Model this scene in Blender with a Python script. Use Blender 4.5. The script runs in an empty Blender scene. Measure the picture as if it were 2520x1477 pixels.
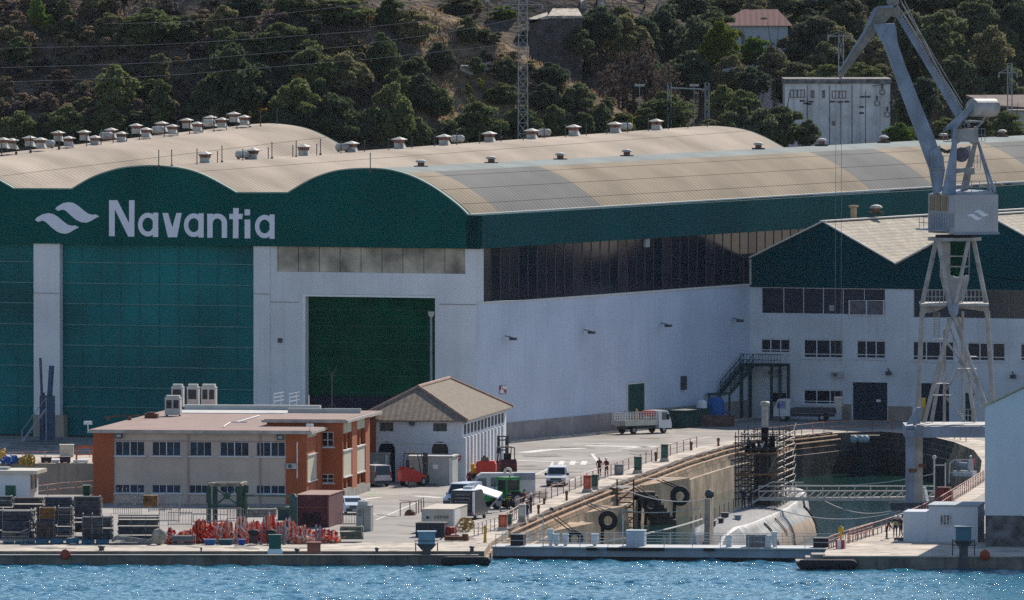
import bpy, bmesh, math, random
import numpy as np
from mathutils import Vector, Matrix
random.seed(7)
R = math.radians
SC = bpy.context.scene
COL = SC.collection
# ------------------------------------------------ camera
H = 54.0; F = 31300.0; PIT = math.atan(988.5/31300.0)
cam = bpy.data.cameras.new('camera'); camo = bpy.data.objects.new('camera', cam); COL.objects.link(camo)
cam.sensor_width = 36; cam.lens = F/2520*36; cam.clip_start = 10; cam.clip_end = 6000
camo.location = (0, 0, H); camo.rotation_euler = (math.pi/2-PIT, 0, 0); SC.camera = camo
# ------------------------------------------------ world, sun, exposure
SUN_EL, SUN_AZ = R(36), R(21.0)      # azimuth measured from +Y towards +X
w = bpy.data.worlds.new('World'); SC.world = w; w.use_nodes = True
nt = w.node_tree; nt.nodes.clear()
sky = nt.nodes.new('ShaderNodeTexSky'); sky.sky_type = 'NISHITA'; sky.sun_disc = False
sky.sun_elevation = SUN_EL; sky.sun_rotation = SUN_AZ
sky.air_density = 1.0; sky.dust_density = 0.3; sky.ozone_density = 2.2
bgn = nt.nodes.new('ShaderNodeBackground'); bgn.inputs[1].default_value = 0.105
outn = nt.nodes.new('ShaderNodeOutputWorld')
nt.links.new(sky.outputs[0], bgn.inputs[0]); nt.links.new(bgn.outputs[0], outn.inputs[0])
sl = bpy.data.lights.new('sun', 'SUN'); sl.energy = 4.8; sl.angle = R(0.53); sl.color = (1, .91, .79)
so = bpy.data.objects.new('sun', sl); COL.objects.link(so)
sdir = Vector((math.sin(SUN_AZ)*math.cos(SUN_EL), math.cos(SUN_AZ)*math.cos(SUN_EL), math.sin(SUN_EL)))
so.rotation_euler = sdir.to_track_quat('Z', 'Y').to_euler(); so.location = sdir*500
SC.view_settings.view_transform = 'Standard'; SC.view_settings.look = 'None'
SC.view_settings.gamma = 1; SC.view_settings.exposure = 0.33
SC.cycles.max_bounces = 5; SC.cycles.diffuse_bounces = 3; SC.cycles.glossy_bounces = 3
SC.cycles.transparent_max_bounces = 8; SC.cycles.sample_clamp_indirect = 6
SC.cycles.use_denoising = False
SC.cycles.volume_bounces = 0; SC.cycles.volume_max_steps = 4
# ------------------------------------------------ projection helpers (photo pixels at 2520 wide -> world)
CO = Vector((0, 0, H)); FW = Vector((0, math.cos(PIT), -math.sin(PIT))); UP = Vector((0, math.sin(PIT), math.cos(PIT)))
REG = {'A': (0, 1000, 2.637), 'B': (650, 1000, 2.637), 'C': (1300, 1060, 2.637), 'D': (1900, 1060, 2.6377), 'E': (0, 260, 2.52),
       'F': (700, 300, 2.52), 'G': (1964, 0, 2.3075), 'H': (1964, 560, 2.3075), 'I': (0, 0, 2.52), 'J': (1000, 0, 2.52),
       'K': (1250, 620, 2.546), 'L': (0, 620, 2.546), 'M': (1160, 1180, 4.923), 'N': (1980, 1060, 4.343), 'O': (0, 1320, 5.6),
       'Q': (430, 1290, 4.582), 'R': (2440, 260, 3.693)}
def k(r, x, y):
    o = REG[r]; return ((o[0]+x/o[2])*.9117, (o[1]+y/o[2])*.9117)
def ray(px, py): return FW + Vector((1, 0, 0))*((px-1260)/F) - UP*((py-738.5)/F)
def G(px, py, z=0.0):
    d = ray(px, py); t = (z-H)/d.z; return CO + d*t
def V(px, py, Y):
    d = ray(px, py); return CO + d*(Y/d.y)
def PX(p):
    q = Vector(p)-CO; dz = q.dot(FW); return 1260+q.x/dz*F, 738.5-q.dot(UP)/dz*F
class Fr:
    """a frame: origin on the ground, u to the right along a front, t into depth"""
    def __init__(s, O, deg):
        a = R(deg); s.O = Vector(O); s.eu = Vector((math.cos(a), -math.sin(a), 0)); s.et = Vector((math.sin(a), math.cos(a), 0)); s.a = a
    def p(s, u, t, z): return s.O + s.eu*u + s.et*t + Vector((0, 0, z))
    def uz(s, px, py, t=0.0):
        d = ray(px, py); q = (s.O+s.et*t-CO).dot(s.et)/d.dot(s.et); w_ = CO+d*q-s.O; return w_.dot(s.eu), w_.z
    def tz(s, px, py, u=0.0):
        d = ray(px, py); q = (s.O+s.eu*u-CO).dot(s.eu)/d.dot(s.eu); w_ = CO+d*q-s.O; return w_.dot(s.et), w_.z
WF = Fr((0, 0, 0), 0)
# ------------------------------------------------ materials
MT = {}
def M(name, rgb, rough=.85, var=.12, scale=.6, streak=0.0, metal=0.0, spec=.35, bump=0.0, bscale=6.0, rib=None, tr=0.0, dirt=None):
    if name in MT: return MT[name]
    m = bpy.data.materials.new(name); m.use_nodes = True; n = m.node_tree; L = n.links
    b = n.nodes['Principled BSDF']; b.inputs['Roughness'].default_value = rough; b.inputs['Metallic'].default_value = metal
    b.inputs['Specular IOR Level'].default_value = spec
    geo = n.nodes.new('ShaderNodeNewGeometry'); col = None
    def noise(sc, det=4, vec=None):
        t = n.nodes.new('ShaderNodeTexNoise'); t.inputs['Scale'].default_value = sc; t.inputs['Detail'].default_value = det
        L.new(vec or geo.outputs['Position'], t.inputs['Vector']); return t
    base = n.nodes.new('ShaderNodeRGB'); base.outputs[0].default_value = (*rgb, 1); col = base.outputs[0]
    def mixf(colin, fac, other, blend='MIX'):
        x = n.nodes.new('ShaderNodeMix'); x.data_type = 'RGBA'; x.blend_type = blend
        if isinstance(fac, float): x.inputs[0].default_value = fac
        else: L.new(fac, x.inputs[0])
        L.new(colin, x.inputs[6])
        if isinstance(other, tuple): x.inputs[7].default_value = (*other, 1)
        else: L.new(other, x.inputs[7])
        return x.outputs[2]
    def ramp(fac, a, c):
        r = n.nodes.new('ShaderNodeMapRange'); r.inputs[1].default_value = a; r.inputs[2].default_value = c; L.new(fac, r.inputs[0]); return r.outputs[0]
    if var > 0:
        t = noise(scale, 6); f = ramp(t.outputs[0], .3, .7)
        dk = tuple(c*(1-var*1.6) for c in rgb); lt = tuple(min(1, c*(1+var)) for c in rgb)
        col = mixf(base.outputs[0], f, base.outputs[0]); r = n.nodes.new('ShaderNodeMix'); r.data_type = 'RGBA'
        r.inputs[6].default_value = (*dk, 1); r.inputs[7].default_value = (*lt, 1); L.new(f, r.inputs[0]); col = r.outputs[2]
    if streak > 0:
        mp = n.nodes.new('ShaderNodeMapping'); mp.inputs['Scale'].default_value = (1.6, 1.6, .07); L.new(geo.outputs['Position'], mp.inputs[0])
        t = noise(1.2, 6, mp.outputs[0]); f = ramp(t.outputs[0], .5, .8)
        mm = n.nodes.new('ShaderNodeMath'); mm.operation = 'MULTIPLY'; mm.inputs[1].default_value = streak; L.new(f, mm.inputs[0])
        col = mixf(col, mm.outputs[0], dirt or tuple(c*.35 for c in rgb))
    if dirt and not streak:
        t = noise(scale*3.1, 8); f = ramp(t.outputs[0], .52, .62); col = mixf(col, f, dirt)
    if rib:      # (axis angle deg from +X, period m, depth) ribs running across that axis, modelled as bump and a thin dirt line
        mp = n.nodes.new('ShaderNodeMapping'); mp.vector_type = 'POINT'; mp.inputs['Rotation'].default_value = (0, 0, R(-rib[0])); L.new(geo.outputs['Position'], mp.inputs[0])
        wv = n.nodes.new('ShaderNodeTexWave'); wv.wave_type = 'BANDS'; wv.bands_direction = 'X' if len(rib) < 4 else rib[3]
        wv.inputs['Scale'].default_value = 2*math.pi/(20*rib[1]); L.new(mp.outputs[0], wv.inputs[0])
        f = ramp(wv.outputs[0], .0, .35); inv = n.nodes.new('ShaderNodeMath'); inv.operation = 'SUBTRACT'; inv.inputs[0].default_value = 1; L.new(f, inv.inputs[1])
        mm = n.nodes.new('ShaderNodeMath'); mm.operation = 'MULTIPLY'; mm.inputs[1].default_value = rib[2]; L.new(inv.outputs[0], mm.inputs[0])
        col = mixf(col, mm.outputs[0], tuple(c*.45 for c in rgb))
        bp = n.nodes.new('ShaderNodeBump'); bp.inputs['Strength'].default_value = min(.5, rib[2]*1.6); bp.inputs['Distance'].default_value = .05
        L.new(wv.outputs[0], bp.inputs['Height']); L.new(bp.outputs[0], b.inputs['Normal'])
    if bump > 0 and not rib:
        t = noise(bscale, 5); bp = n.nodes.new('ShaderNodeBump'); bp.inputs['Strength'].default_value = bump; bp.inputs['Distance'].default_value = .08
        L.new(t.outputs[0], bp.inputs['Height']); L.new(bp.outputs[0], b.inputs['Normal'])
    L.new(col, b.inputs['Base Color'])
    MT[name] = m; m.diffuse_color = (*rgb, 1); return m
# ------------------------------------------------ object helpers
ORG = {}
def tag(o, label=None, cat=None, group=None, kind=None):
    if label: o['label'] = label
    if cat: o['category'] = cat
    if group: o['group'] = group
    if kind: o['kind'] = kind
    return o
def thing(name, label, cat, loc=(0, 0, 0), rz=0.0, group=None):
    o = bpy.data.objects.new(name, None); COL.objects.link(o); o.location = Vector(loc); o.rotation_euler = (0, 0, rz)
    o.empty_display_size = .3
    ORG[o] = Vector(loc); return tag(o, label, cat, group)
def kids(o): return [c for c in bpy.data.objects if c.parent == o]
def copy_tree(o, parent=None, top=True):
    c = o.copy(); COL.objects.link(c)
    if parent is not None: c.parent = parent
    for ch in list(o.children): copy_tree(ch, c, False)
    return c
def put(root, loc, rz=0.0, label=None, group=None, scale=None):
    root.location = Vector(loc); root.rotation_euler = (0, 0, rz)
    if scale: root.scale = (scale,)*3 if not isinstance(scale, tuple) else scale
    if label: root['label'] = label
    if group: root['group'] = group
    return root
class MB:
    """collects shapes; build() links them as one mesh object"""
    def __init__(s): s.v = []; s.f = []; s.m = []; s.mi = 0; s.sm = []; s.smooth = False
    def add(s, vs, fs):
        b = len(s.v); s.v += [tuple(x) for x in vs]
        for f in fs: s.f.append([b+i for i in f]); s.m.append(s.mi); s.sm.append(s.smooth)
        return s
    def hexa(s, c):     # 8 corners: bottom 4 then top 4
        return s.add(c, [(3, 2, 1, 0), (4, 5, 6, 7), (0, 1, 5, 4), (1, 2, 6, 5), (2, 3, 7, 6), (3, 0, 4, 7)])
    def box(s, u0, u1, t0, t1, z0, z1, fr=WF):
        c = [fr.p(u, t, z) for z in (z0, z1) for u, t in ((u0, t0), (u1, t0), (u1, t1), (u0, t1))]
        return s.hexa(c)
    def frus(s, u0, u1, t0, t1, z0, z1, k0=1.0, k1=.8, fr=WF, dx=0, dy=0):
        cu, ct = (u0+u1)/2, (t0+t1)/2; c = []
        for z, q, ox, oy in ((z0, k0, 0, 0), (z1, k1, dx, dy)):
            for u, t in ((u0, t0), (u1, t0), (u1, t1), (u0, t1)): c.append(fr.p(cu+(u-cu)*q+ox, ct+(t-ct)*q+oy, z))
        return s.hexa(c)
    def prism(s, pts, a, b):      # pts list of Vectors (a closed outline), a,b offset vectors
        n = len(pts); vs = [Vector(p)+Vector(a) for p in pts]+[Vector(p)+Vector(b) for p in pts]
        fs = [tuple(range(n))[::-1], tuple(range(n, 2*n))]+[(i, (i+1) % n, n+(i+1) % n, n+i) for i in range(n)]
        return s.add(vs, fs)
    def tube(s, p, q, r, n=6, r2=None, cap=True):
        p = Vector(p); q = Vector(q); d = q-p
        if d.length < 1e-6: return s
        d.normalize(); a = d.orthogonal().normalized(); b_ = d.cross(a); r2 = r if r2 is None else r2
        vs = [p+(a*math.cos(2*math.pi*i/n)+b_*math.sin(2*math.pi*i/n))*r for i in range(n)]+[q+(a*math.cos(2*math.pi*i/n)+b_*math.sin(2*math.pi*i/n))*r2 for i in range(n)]
        fs = [(i, (i+1) % n, n+(i+1) % n, n+i) for i in range(n)]
        if cap: fs += [tuple(range(n))[::-1], tuple(range(n, 2*n))]
        return s.add(vs, fs)
    def path(s, pts, r, n=5):
        for a, b in zip(pts, pts[1:]): s.tube(a, b, r, n)
        return s
    def bar(s, p, q, w_, h_):     # rectangular bar; w_ horizontal width, h_ height
        p = Vector(p); q = Vector(q); d = (q-p).normalized(); side = d.cross(Vector((0, 0, 1)))
        if side.length < 1e-3: side = Vector((1, 0, 0))
        side.normalize(); up = side.cross(d).normalized(); c = []
        for e in (p, q): c += [e-side*w_/2-up*h_/2, e+side*w_/2-up*h_/2, e+side*w_/2+up*h_/2, e-side*w_/2+up*h_/2]
        return s.hexa(c)
    def lathe(s, c, prof, n=12, ax=None):   # prof [(r,h)]
        c = Vector(c); az = Vector(ax or (0, 0, 1)).normalized(); a = az.orthogonal().normalized() if ax else Vector((1, 0, 0)); b_ = az.cross(a); vs = []
        for r, h in prof: vs += [c+az*h+(a*math.cos(2*math.pi*i/n)+b_*math.sin(2*math.pi*i/n))*max(r, 1e-4) for i in range(n)]
        fs = [(j*n+i, j*n+(i+1) % n, (j+1)*n+(i+1) % n, (j+1)*n+i) for j in range(len(prof)-1) for i in range(n)]
        fs += [tuple(range(n))[::-1], tuple(range((len(prof)-1)*n, len(prof)*n))]
        return s.add(vs, fs)
    def ball(s, c, r, n=10, m=6, sq=(1, 1, 1)):
        c = Vector(c); vs = [c+Vector((0, 0, -r*sq[2]))]
        for j in range(1, m):
            th = math.pi*j/m
            vs += [c+Vector((r*sq[0]*math.sin(th)*math.cos(2*math.pi*i/n), r*sq[1]*math.sin(th)*math.sin(2*math.pi*i/n), -r*sq[2]*math.cos(th))) for i in range(n)]
        vs.append(c+Vector((0, 0, r*sq[2]))); L_ = len(vs)-1
        fs = [(0, 1+(i+1) % n, 1+i) for i in range(n)]+[(1+j*n+i, 1+j*n+(i+1) % n, 1+(j+1)*n+(i+1) % n, 1+(j+1)*n+i) for j in range(m-2) for i in range(n)]
        fs += [(1+(m-2)*n+i, 1+(m-2)*n+(i+1) % n, L_) for i in range(n)]
        return s.add(vs, fs)
    def torus(s, c, R1, r2, ax=(0, 1, 0), n=24, m=8):
        c = Vector(c); az = Vector(ax).normalized(); a = az.orthogonal().normalized(); b_ = az.cross(a); vs = []
        for i in range(n):
            th = 2*math.pi*i/n; rad = a*math.cos(th)+b_*math.sin(th)
            for j in range(m): ph = 2*math.pi*j/m; vs.append(c+rad*(R1+r2*math.cos(ph))+az*r2*1.15*math.sin(ph))
        fs = [(i*m+j, i*m+(j+1) % m, ((i+1) % n)*m+(j+1) % m, ((i+1) % n)*m+j) for i in range(n) for j in range(m)]
        return s.add(vs, fs)
    def grid(s, rows):
        nr, nc = len(rows), len(rows[0]); vs = [p for r_ in rows for p in r_]
        return s.add(vs, [(i*nc+j, i*nc+j+1, (i+1)*nc+j+1, (i+1)*nc+j) for i in range(nr-1) for j in range(nc-1)])
    def build(s, name, mats, parent=None, world=True, smooth=False):
        me = bpy.data.meshes.new(name); o = bpy.data.objects.new(name, me); COL.objects.link(o)
        v = s.v
        if parent is not None:
            o.parent = parent
            if world:
                q = parent
                while q.parent is not None: q = q.parent
                og = ORG.get(q, Vector()); v = [(x[0]-og.x, x[1]-og.y, x[2]-og.z) for x in v]
        me.from_pydata(v, [], s.f); mats = mats if isinstance(mats, (list, tuple)) else [mats]
        for m_ in mats: me.materials.append(m_)
        if len(mats) > 1: me.polygons.foreach_set('material_index', s.m)
        if smooth or any(s.sm): me.polygons.foreach_set('use_smooth', [True]*len(s.f) if smooth else s.sm)
        bm = bmesh.new(); bm.from_mesh(me)
        ng = [f for f in bm.faces if len(f.verts) > 4]
        if ng: bmesh.ops.triangulate(bm, faces=ng)
        bmesh.ops.recalc_face_normals(bm, faces=bm.faces); bm.to_mesh(me); bm.free(); me.update()
        return o
def solo(mb, name, mats, label, cat, group=None, smooth=False, kind=None):
    """one thing that is a single mesh, origin at the base centre"""
    xs = [v[0] for v in mb.v]; ys = [v[1] for v in mb.v]; zs = [v[2] for v in mb.v]
    c = Vector(((min(xs)+max(xs))/2, (min(ys)+max(ys))/2, min(zs)))
    mb.v = [(v[0]-c.x, v[1]-c.y, v[2]-c.z) for v in mb.v]
    o = mb.build(name, mats, smooth=smooth); o.location = c
    return tag(o, label, cat, group, kind)
def struct(mb, name, mats, smooth=False): return tag(mb.build(name, mats, smooth=smooth), kind='structure')
ORD = ['first', 'second', 'third', 'fourth', 'fifth', 'sixth', 'seventh', 'eighth', 'ninth', 'tenth', 'eleventh', 'twelfth', 'thirteenth', 'fourteenth',
       'fifteenth', 'sixteenth', 'seventeenth', 'eighteenth', 'nineteenth', 'twentieth']
ORD += ['twenty-'+o for o in ORD[:9]]+['thirtieth']+['thirty-'+o for o in ORD[:9]]+['fortieth']+['forty-'+o for o in ORD[:9]]+['fiftieth']+['fifty-'+o for o in ORD[:9]]+['sixtieth']+['sixty-'+o for o in ORD[:9]]+['seventieth']+['seventy-'+o for o in ORD[:9]]
# shared paints
WHITE = M('white_wall', (.64, .66, .70), .9, .08, .25, streak=.22, dirt=(.36, .33, .30))
RIBW = M('white_cladding', (.54, .60, .72), .7, .08, .15, streak=.30, dirt=(.36, .36, .38), rib=(66.3, .95, .05))
TEAL = M('teal_cladding', (.0, .078, .070), .8, .12, .2, spec=.02, streak=.12, dirt=(.0, .05, .048))
TEALD = M('teal_door', (.0, .14, .15), .5, .3, .10, spec=.12)
GREEND = M('green_door', (.0, .055, .028), .8, .2, .5, spec=.03)
GLASS = M('dark_glass', (.007, .011, .024), .12, .25, .8, spec=.5)
GLASSB = M('brown_glass', (.016, .015, .028), .15, .25, .8, spec=.6)
FRAMEW = M('white_frame', (.62, .63, .66), .6, .04, 2)
GREY = M('grey_paint', (.25, .27, .32), .55, .12, .8, streak=.25)
STEEL = M('galvanised_steel', (.34, .35, .36), .5, .18, 2, metal=.2)
DARKST = M('dark_steel', (.06, .065, .075), .6, .2, 2)
BLACK = M('black_rubber', (.018, .019, .022), .8, .2, 3)
CONC = M('concrete', (.40, .36, .31), .95, .2, .35, bump=.3, bscale=3, dirt=(.27, .24, .21))
STONE = M('stone_wall', (.33, .28, .23), .95, .22, .3, streak=.7, dirt=(.11, .085, .07), bump=.4, bscale=2)
RUST = M('rusty_steel', (.16, .065, .035), .85, .35, 1.5)
REDP = M('red_paint', (.45, .035, .025), .55, .15, 2)
ORANGE = M('orange_render', (.36, .095, .038), .9, .08, .4, streak=.12)
BEIGE = M('beige_render', (.52, .42, .36), .92, .08, .4, streak=.25, dirt=(.34, .27, .23))
WOOD = M('weathered_wood', (.26, .20, .14), .9, .3, 2)
GREENP = M('green_paint', (.015, .10, .06), .6, .2, 2)
BLUEP = M('blue_paint', (.02, .12, .33), .55, .15, 2)
YELLOW = M('yellow_paint', (.55, .33, .03), .6, .15, 2)
WHITEP = M('white_paint', (.72, .73, .74), .45, .05, 2)
# ================================================ THE SETTING: ground, dock, sea
ASPH = M('asphalt', (.32, .295, .27), .95, .22, .10, bump=.3, bscale=4, dirt=(.235, .212, .19))
QUAYC = M('quay_concrete', (.54, .47, .39), .95, .25, .25, bump=.3, bscale=3, dirt=(.29, .245, .20))
DL = [(1049, -2.3), (1063, -1.9), (1085, -.3), (1116, 3.2), (1143, 6.5), (1170, 9.9), (1193, 13), (1223, 17), (1248, 21), (1262, 24.2), (1272, 28.3), (1283, 32.7), (1287, 37.2), (1279, 41.4), (1262, 43.9), (1243, 45.2),
      (1220, 45.1), (1194, 44), (1160, 40.4), (1121, 36), (1090, 31.6), (1063, 26.6), (1046, 24.4)]
rim = [Vector((x, y, 0)) for y, x in DL]
YQL = G(600, 1358).y; YQR = G(2260, 1369).y
def lin(pts, y):
    for (a, b), (c, d) in zip(pts, pts[1:]):
        if a <= y <= c: return b+(d-b)*(y-a)/(c-a)
def lwall(y): return lin(DL[:10], y)
def rwall(y): return lin([d for d in DL[::-1][:10]], y)
rim[0] = Vector((rim[0].x, YQL, 0)); rim[-1] = Vector((G(2025, 1369).x, YQR, 0))
g = MB()
PIT0, PIT1, PITX = 1150.0, G(300, 1142).y, -29.5      # the empty slip on the left
outline = [Vector((-900, YQL, 0))]+rim+[Vector((900, YQR, 0)), Vector((900, 1640, 0)), Vector((-900, 1640, 0)), Vector((-900, PIT1, 0)), Vector((PITX, PIT1, 0)), Vector((PITX-6.5, PIT0, 0)), Vector((-900, PIT0, 0))]
pw = MB(); pl_ = [Vector((-900, PIT1, 0)), Vector((PITX, PIT1, 0)), Vector((PITX-6.5, PIT0, 0)), Vector((-900, PIT0, 0))]
pw.grid([[p+Vector((0, 0, z)) for p in pl_] for z in (-.002, -6)]); pw.add([p+Vector((0, 0, -5.9)) for p in pl_], [(0, 1, 2, 3)]); struct(pw, 'slip_walls', STONE)
tp_ = MB(); tp_.add([Vector((-900, PIT1, .006)), Vector((PITX, PIT1, .006)), Vector((PITX, PIT1+22, .006)), Vector((-900, PIT1+22, .006))], [(0, 1, 2, 3)]); struct(tp_, 'terrace_pavement', QUAYC)
g.add(outline, [tuple(range(len(outline)))])
struct(g, 'ground', ASPH)
# bright worn concrete along the quay edges and the dock coping (sheets 4 mm above the ground)
def offset_line(pts, w_):
    out = []
    for i, p in enumerate(pts):
        a = pts[max(0, i-1)]; b = pts[min(len(pts)-1, i+1)]; d = (b-a).normalized(); n_ = Vector((-d.y, d.x, 0)); out.append(p+n_*w_)
    return out
outr = offset_line(rim, 3.2)       # left of travel = away from the basin
cp = MB(); cp.grid([[p+Vector((0, 0, .004)) for p in rim], [p+Vector((0, 0, .004)) for p in outr]]); struct(cp, 'dock_coping_pavement', QUAYC)
q = MB(); q.grid([[Vector((-900, YQL, .008)), Vector((rim[0].x-.02, YQL, .008))], [Vector((-900, YQL+14, .008)), Vector((rim[0].x-.02, YQL+14, .008))]])
xr = rim[-1].x
q.grid([[Vector((xr, YQR, .008)), Vector((900, YQR, .008))], [Vector((xr+2.5, YQR+34, .008)), Vector((900, YQR+34, .008))]]); struct(q, 'quay_pavement', QUAYC)
# quay faces down to the sea, with a lower ledge
ZS = -1.1
qw = MB()
QFACE = M('quay_face', (.17, .155, .14), .95, .3, .5, streak=.8, dirt=(.05, .045, .045), bump=.5, bscale=2)
lip = M('quay_lip', (.40, .37, .33), .95, .2, .6)
qw.box(-900, xr*0+rim[0].x-.3, YQL-.9, YQL-.002, -3, -.38); qw.box(-900, rim[0].x-.6, YQL-.95, YQL-.05, -.379, -.30)
qw.mi = 0
struct(qw, 'left_quay_wall', QFACE)
qw = MB(); qw.box(xr+.2, 900, YQR-.5, YQR-.002, -3, -.1); struct(qw, 'right_quay_wall', QFACE)
lp = MB(); lp.box(-900, rim[0].x-.45, YQL-1.1, YQL-.1, -.296, -.24); lp.box(xr, 900, YQR-.6, YQR+.004, -.097, .012); struct(lp, 'quay_lip', lip)
bs = MB(); bs.box(-900, rim[0].x, YQL+.002, YQL+1.0, -3, -.01); bs.box(xr, 900, YQR+.004, YQR+1, -3, -.01); struct(bs, 'quay_base', QFACE)
# dry dock basin: stepped sides
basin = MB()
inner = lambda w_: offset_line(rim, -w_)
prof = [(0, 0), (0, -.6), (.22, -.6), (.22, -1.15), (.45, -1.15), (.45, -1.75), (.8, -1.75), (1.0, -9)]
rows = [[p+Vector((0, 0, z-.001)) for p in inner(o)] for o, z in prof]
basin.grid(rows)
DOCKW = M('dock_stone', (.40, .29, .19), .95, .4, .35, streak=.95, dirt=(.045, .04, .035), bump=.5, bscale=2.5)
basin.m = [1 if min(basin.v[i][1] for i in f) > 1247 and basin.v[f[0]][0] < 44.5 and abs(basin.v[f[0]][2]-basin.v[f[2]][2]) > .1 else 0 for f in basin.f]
struct(basin, 'dock_basin', [DOCKW, M('shaded_wet_head_stone', (.085, .075, .068), .95, .4, .35, streak=.9, dirt=(.03, .03, .03), bump=.5, bscale=2.5)])  # shade of the dock head put into a darker, wet stone colour
fl = MB(); fl.add([p+Vector((0, 0, -8.9)) for p in inner(1.0)], [tuple(range(len(rim)))]); struct(fl, 'dock_floor', DOCKW)
# concrete strips of ledge (lighter tread) on the lower altar
led = MB(); a_ = inner(.5); b_ = inner(.78)
led.grid([[p+Vector((0, 0, -1.74)) for p in a_[2:]], [p+Vector((0, 0, -1.74)) for p in b_[2:]]]); struct(led, 'dock_ledge', QUAYC)
# ---- water
def water_mat(name, col, rough, amp, sc):
    m = bpy.data.materials.new(name); m.use_nodes = True; n = m.node_tree; b = n.nodes['Principled BSDF']
    b.inputs['Base Color'].default_value = (*col, 1); b.inputs['Roughness'].default_value = rough; b.inputs['IOR'].default_value = 1.33
    geo = n.nodes.new('ShaderNodeNewGeometry'); h = None
    for s_, wt in sc:
        mp = n.nodes.new('ShaderNodeMapping'); mp.inputs['Scale'].default_value = (s_, s_*.8, 1); n.links.new(geo.outputs['Position'], mp.inputs[0])
        t = n.nodes.new('ShaderNodeTexNoise'); t.inputs['Scale'].default_value = 1; t.inputs['Detail'].default_value = 3; n.links.new(mp.outputs[0], t.inputs['Vector'])
        mm = n.nodes.new('ShaderNodeMath'); mm.operation = 'MULTIPLY'; mm.inputs[1].default_value = wt; n.links.new(t.outputs[0], mm.inputs[0])
        if h is None: h = mm.outputs[0]
        else:
            ad = n.nodes.new('ShaderNodeMath'); ad.operation = 'ADD'; n.links.new(h, ad.inputs[0]); n.links.new(mm.outputs[0], ad.inputs[1]); h = ad.outputs[0]
    bp = n.nodes.new('ShaderNodeBump'); bp.inputs['Strength'].default_value = 1; bp.inputs['Distance'].default_value = amp
    n.links.new(h, bp.inputs['Height']); n.links.new(bp.outputs[0], b.inputs['Normal']); return m
SEA = water_mat('sea_water', (.006, .15, .225), .048, .115, [(2.8, .9), (9, .42), (22, .06)])
DOCKWAT = water_mat('dock_water', (.004, .040, .036), .10, .02, [(1.5, 1.0), (4, .4)])
def waves(x0, x1, y0, y1, dx, dy, z, amp, seed, fade=6.0):
    rng = np.random.default_rng(seed); nx = int((x1-x0)/dx); ny = int((y1-y0)/dy)
    X, Y = np.meshgrid(np.linspace(x0, x1, nx), np.linspace(y0, y1, ny)); Z = np.zeros_like(X)
    for i in range(70):
        lam = .5*(4.5/.5)**rng.random()
        th = rng.normal(1.2, .75); kx, ky = math.cos(th)*2*math.pi/lam, math.sin(th)*2*math.pi/lam
        Z += amp*lam**.95*.055*np.sin(kx*X+ky*Y+rng.random()*6.28)
    gust = .75+.35*np.sin(X*.05+1)*np.sin(Y*.21+X*.03)
    e = np.minimum(np.minimum(X-x0, x1-X), np.minimum(Y-y0, 0*Y+99))/fade
    Z *= gust*np.clip(e, 0, 1)
    me = bpy.data.meshes.new('sea'); v = np.stack([X, Y, Z+z], -1).reshape(-1, 3)
    idx = np.arange(nx*ny).reshape(ny, nx); f = np.stack([idx[:-1, :-1], idx[:-1, 1:], idx[1:, 1:], idx[1:, :-1]], -1).reshape(-1, 4)
    # outer flat ring to the horizon
    ex = [(x0, y0), (x1, y0), (x1, y1), (x0, y1), (-2500, -600), (2500, -600), (2500, y1), (-2500, y1)]
    v = np.concatenate([v, np.array([(a, b, z) for a, b in ex])]); nb = nx*ny
    extra = np.array([(nb+4, nb+5, nb+1, nb+0), (nb+5, nb+6, nb+2, nb+1), (nb+7, nb+4, nb+0, nb+3)])
    f = np.concatenate([f, extra])
    me.vertices.add(len(v)); me.vertices.foreach_set('co', v.ravel()); me.loops.add(f.size); me.loops.foreach_set('vertex_index', f.ravel().astype(np.int32))
    me.polygons.add(len(f)); me.polygons.foreach_set('loop_start', np.arange(0, f.size, 4, dtype=np.int32)); me.polygons.foreach_set('loop_total', np.full(len(f), 4, dtype=np.int32))
    me.polygons.foreach_set('use_smooth', np.ones(len(f), dtype=bool)); me.update(calc_edges=True); me.validate()
    return me
me = waves(-62, 62, 940, 1062, .17, .22, ZS, .13, 5)
me.materials.append(SEA); sea = bpy.data.objects.new('sea', me); COL.objects.link(sea); tag(sea, kind='structure')
ZD = -4.0
dw = MB(); dw.add([p+Vector((0, 0, ZD)) for p in inner(.86)], [tuple(range(len(rim)))]); struct(dw, 'dock_water', DOCKWAT)
# ---- hillside terrain behind the yard
def hn(x, y, s):   # smooth value noise
    return math.sin(x/s*1.7+math.sin(y/s*1.3)*1.6)*math.cos(y/s*1.9+math.sin(x/s*.9)*1.3)
def Y0(x): return 1392+max(0, min(1, (x+25)/85))*66
def hill(x, y):
    crest = 39.5-max(0, x+5)*.58+max(0, -5-x)*.35
    s = y-Y0(x); near = s*.58+hn(x, y, 9)*.9+hn(x, y, 4)*.35
    if near > crest: near = crest-(near-crest)*.12+hn(x, y, 7)*.5
    far = 9+(y-1500)*.50+hn(x, y, 14)*1.5
    if far > 64: far = 64
    if y < 1500: far = -5
    return max(near, far, -.6) if s > 0 else -.6
tm = MB(); xs = [-260+i*4 for i in range(45)]+[-80+i*1.5 for i in range(114)]+[92+i*6 for i in range(30)]
ys = [1388+i*1.6 for i in range(130)]+[1600+i*20 for i in range(26)]
tm.grid([[(x, y, hill(x, y)) for x in xs] for y in ys])
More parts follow.
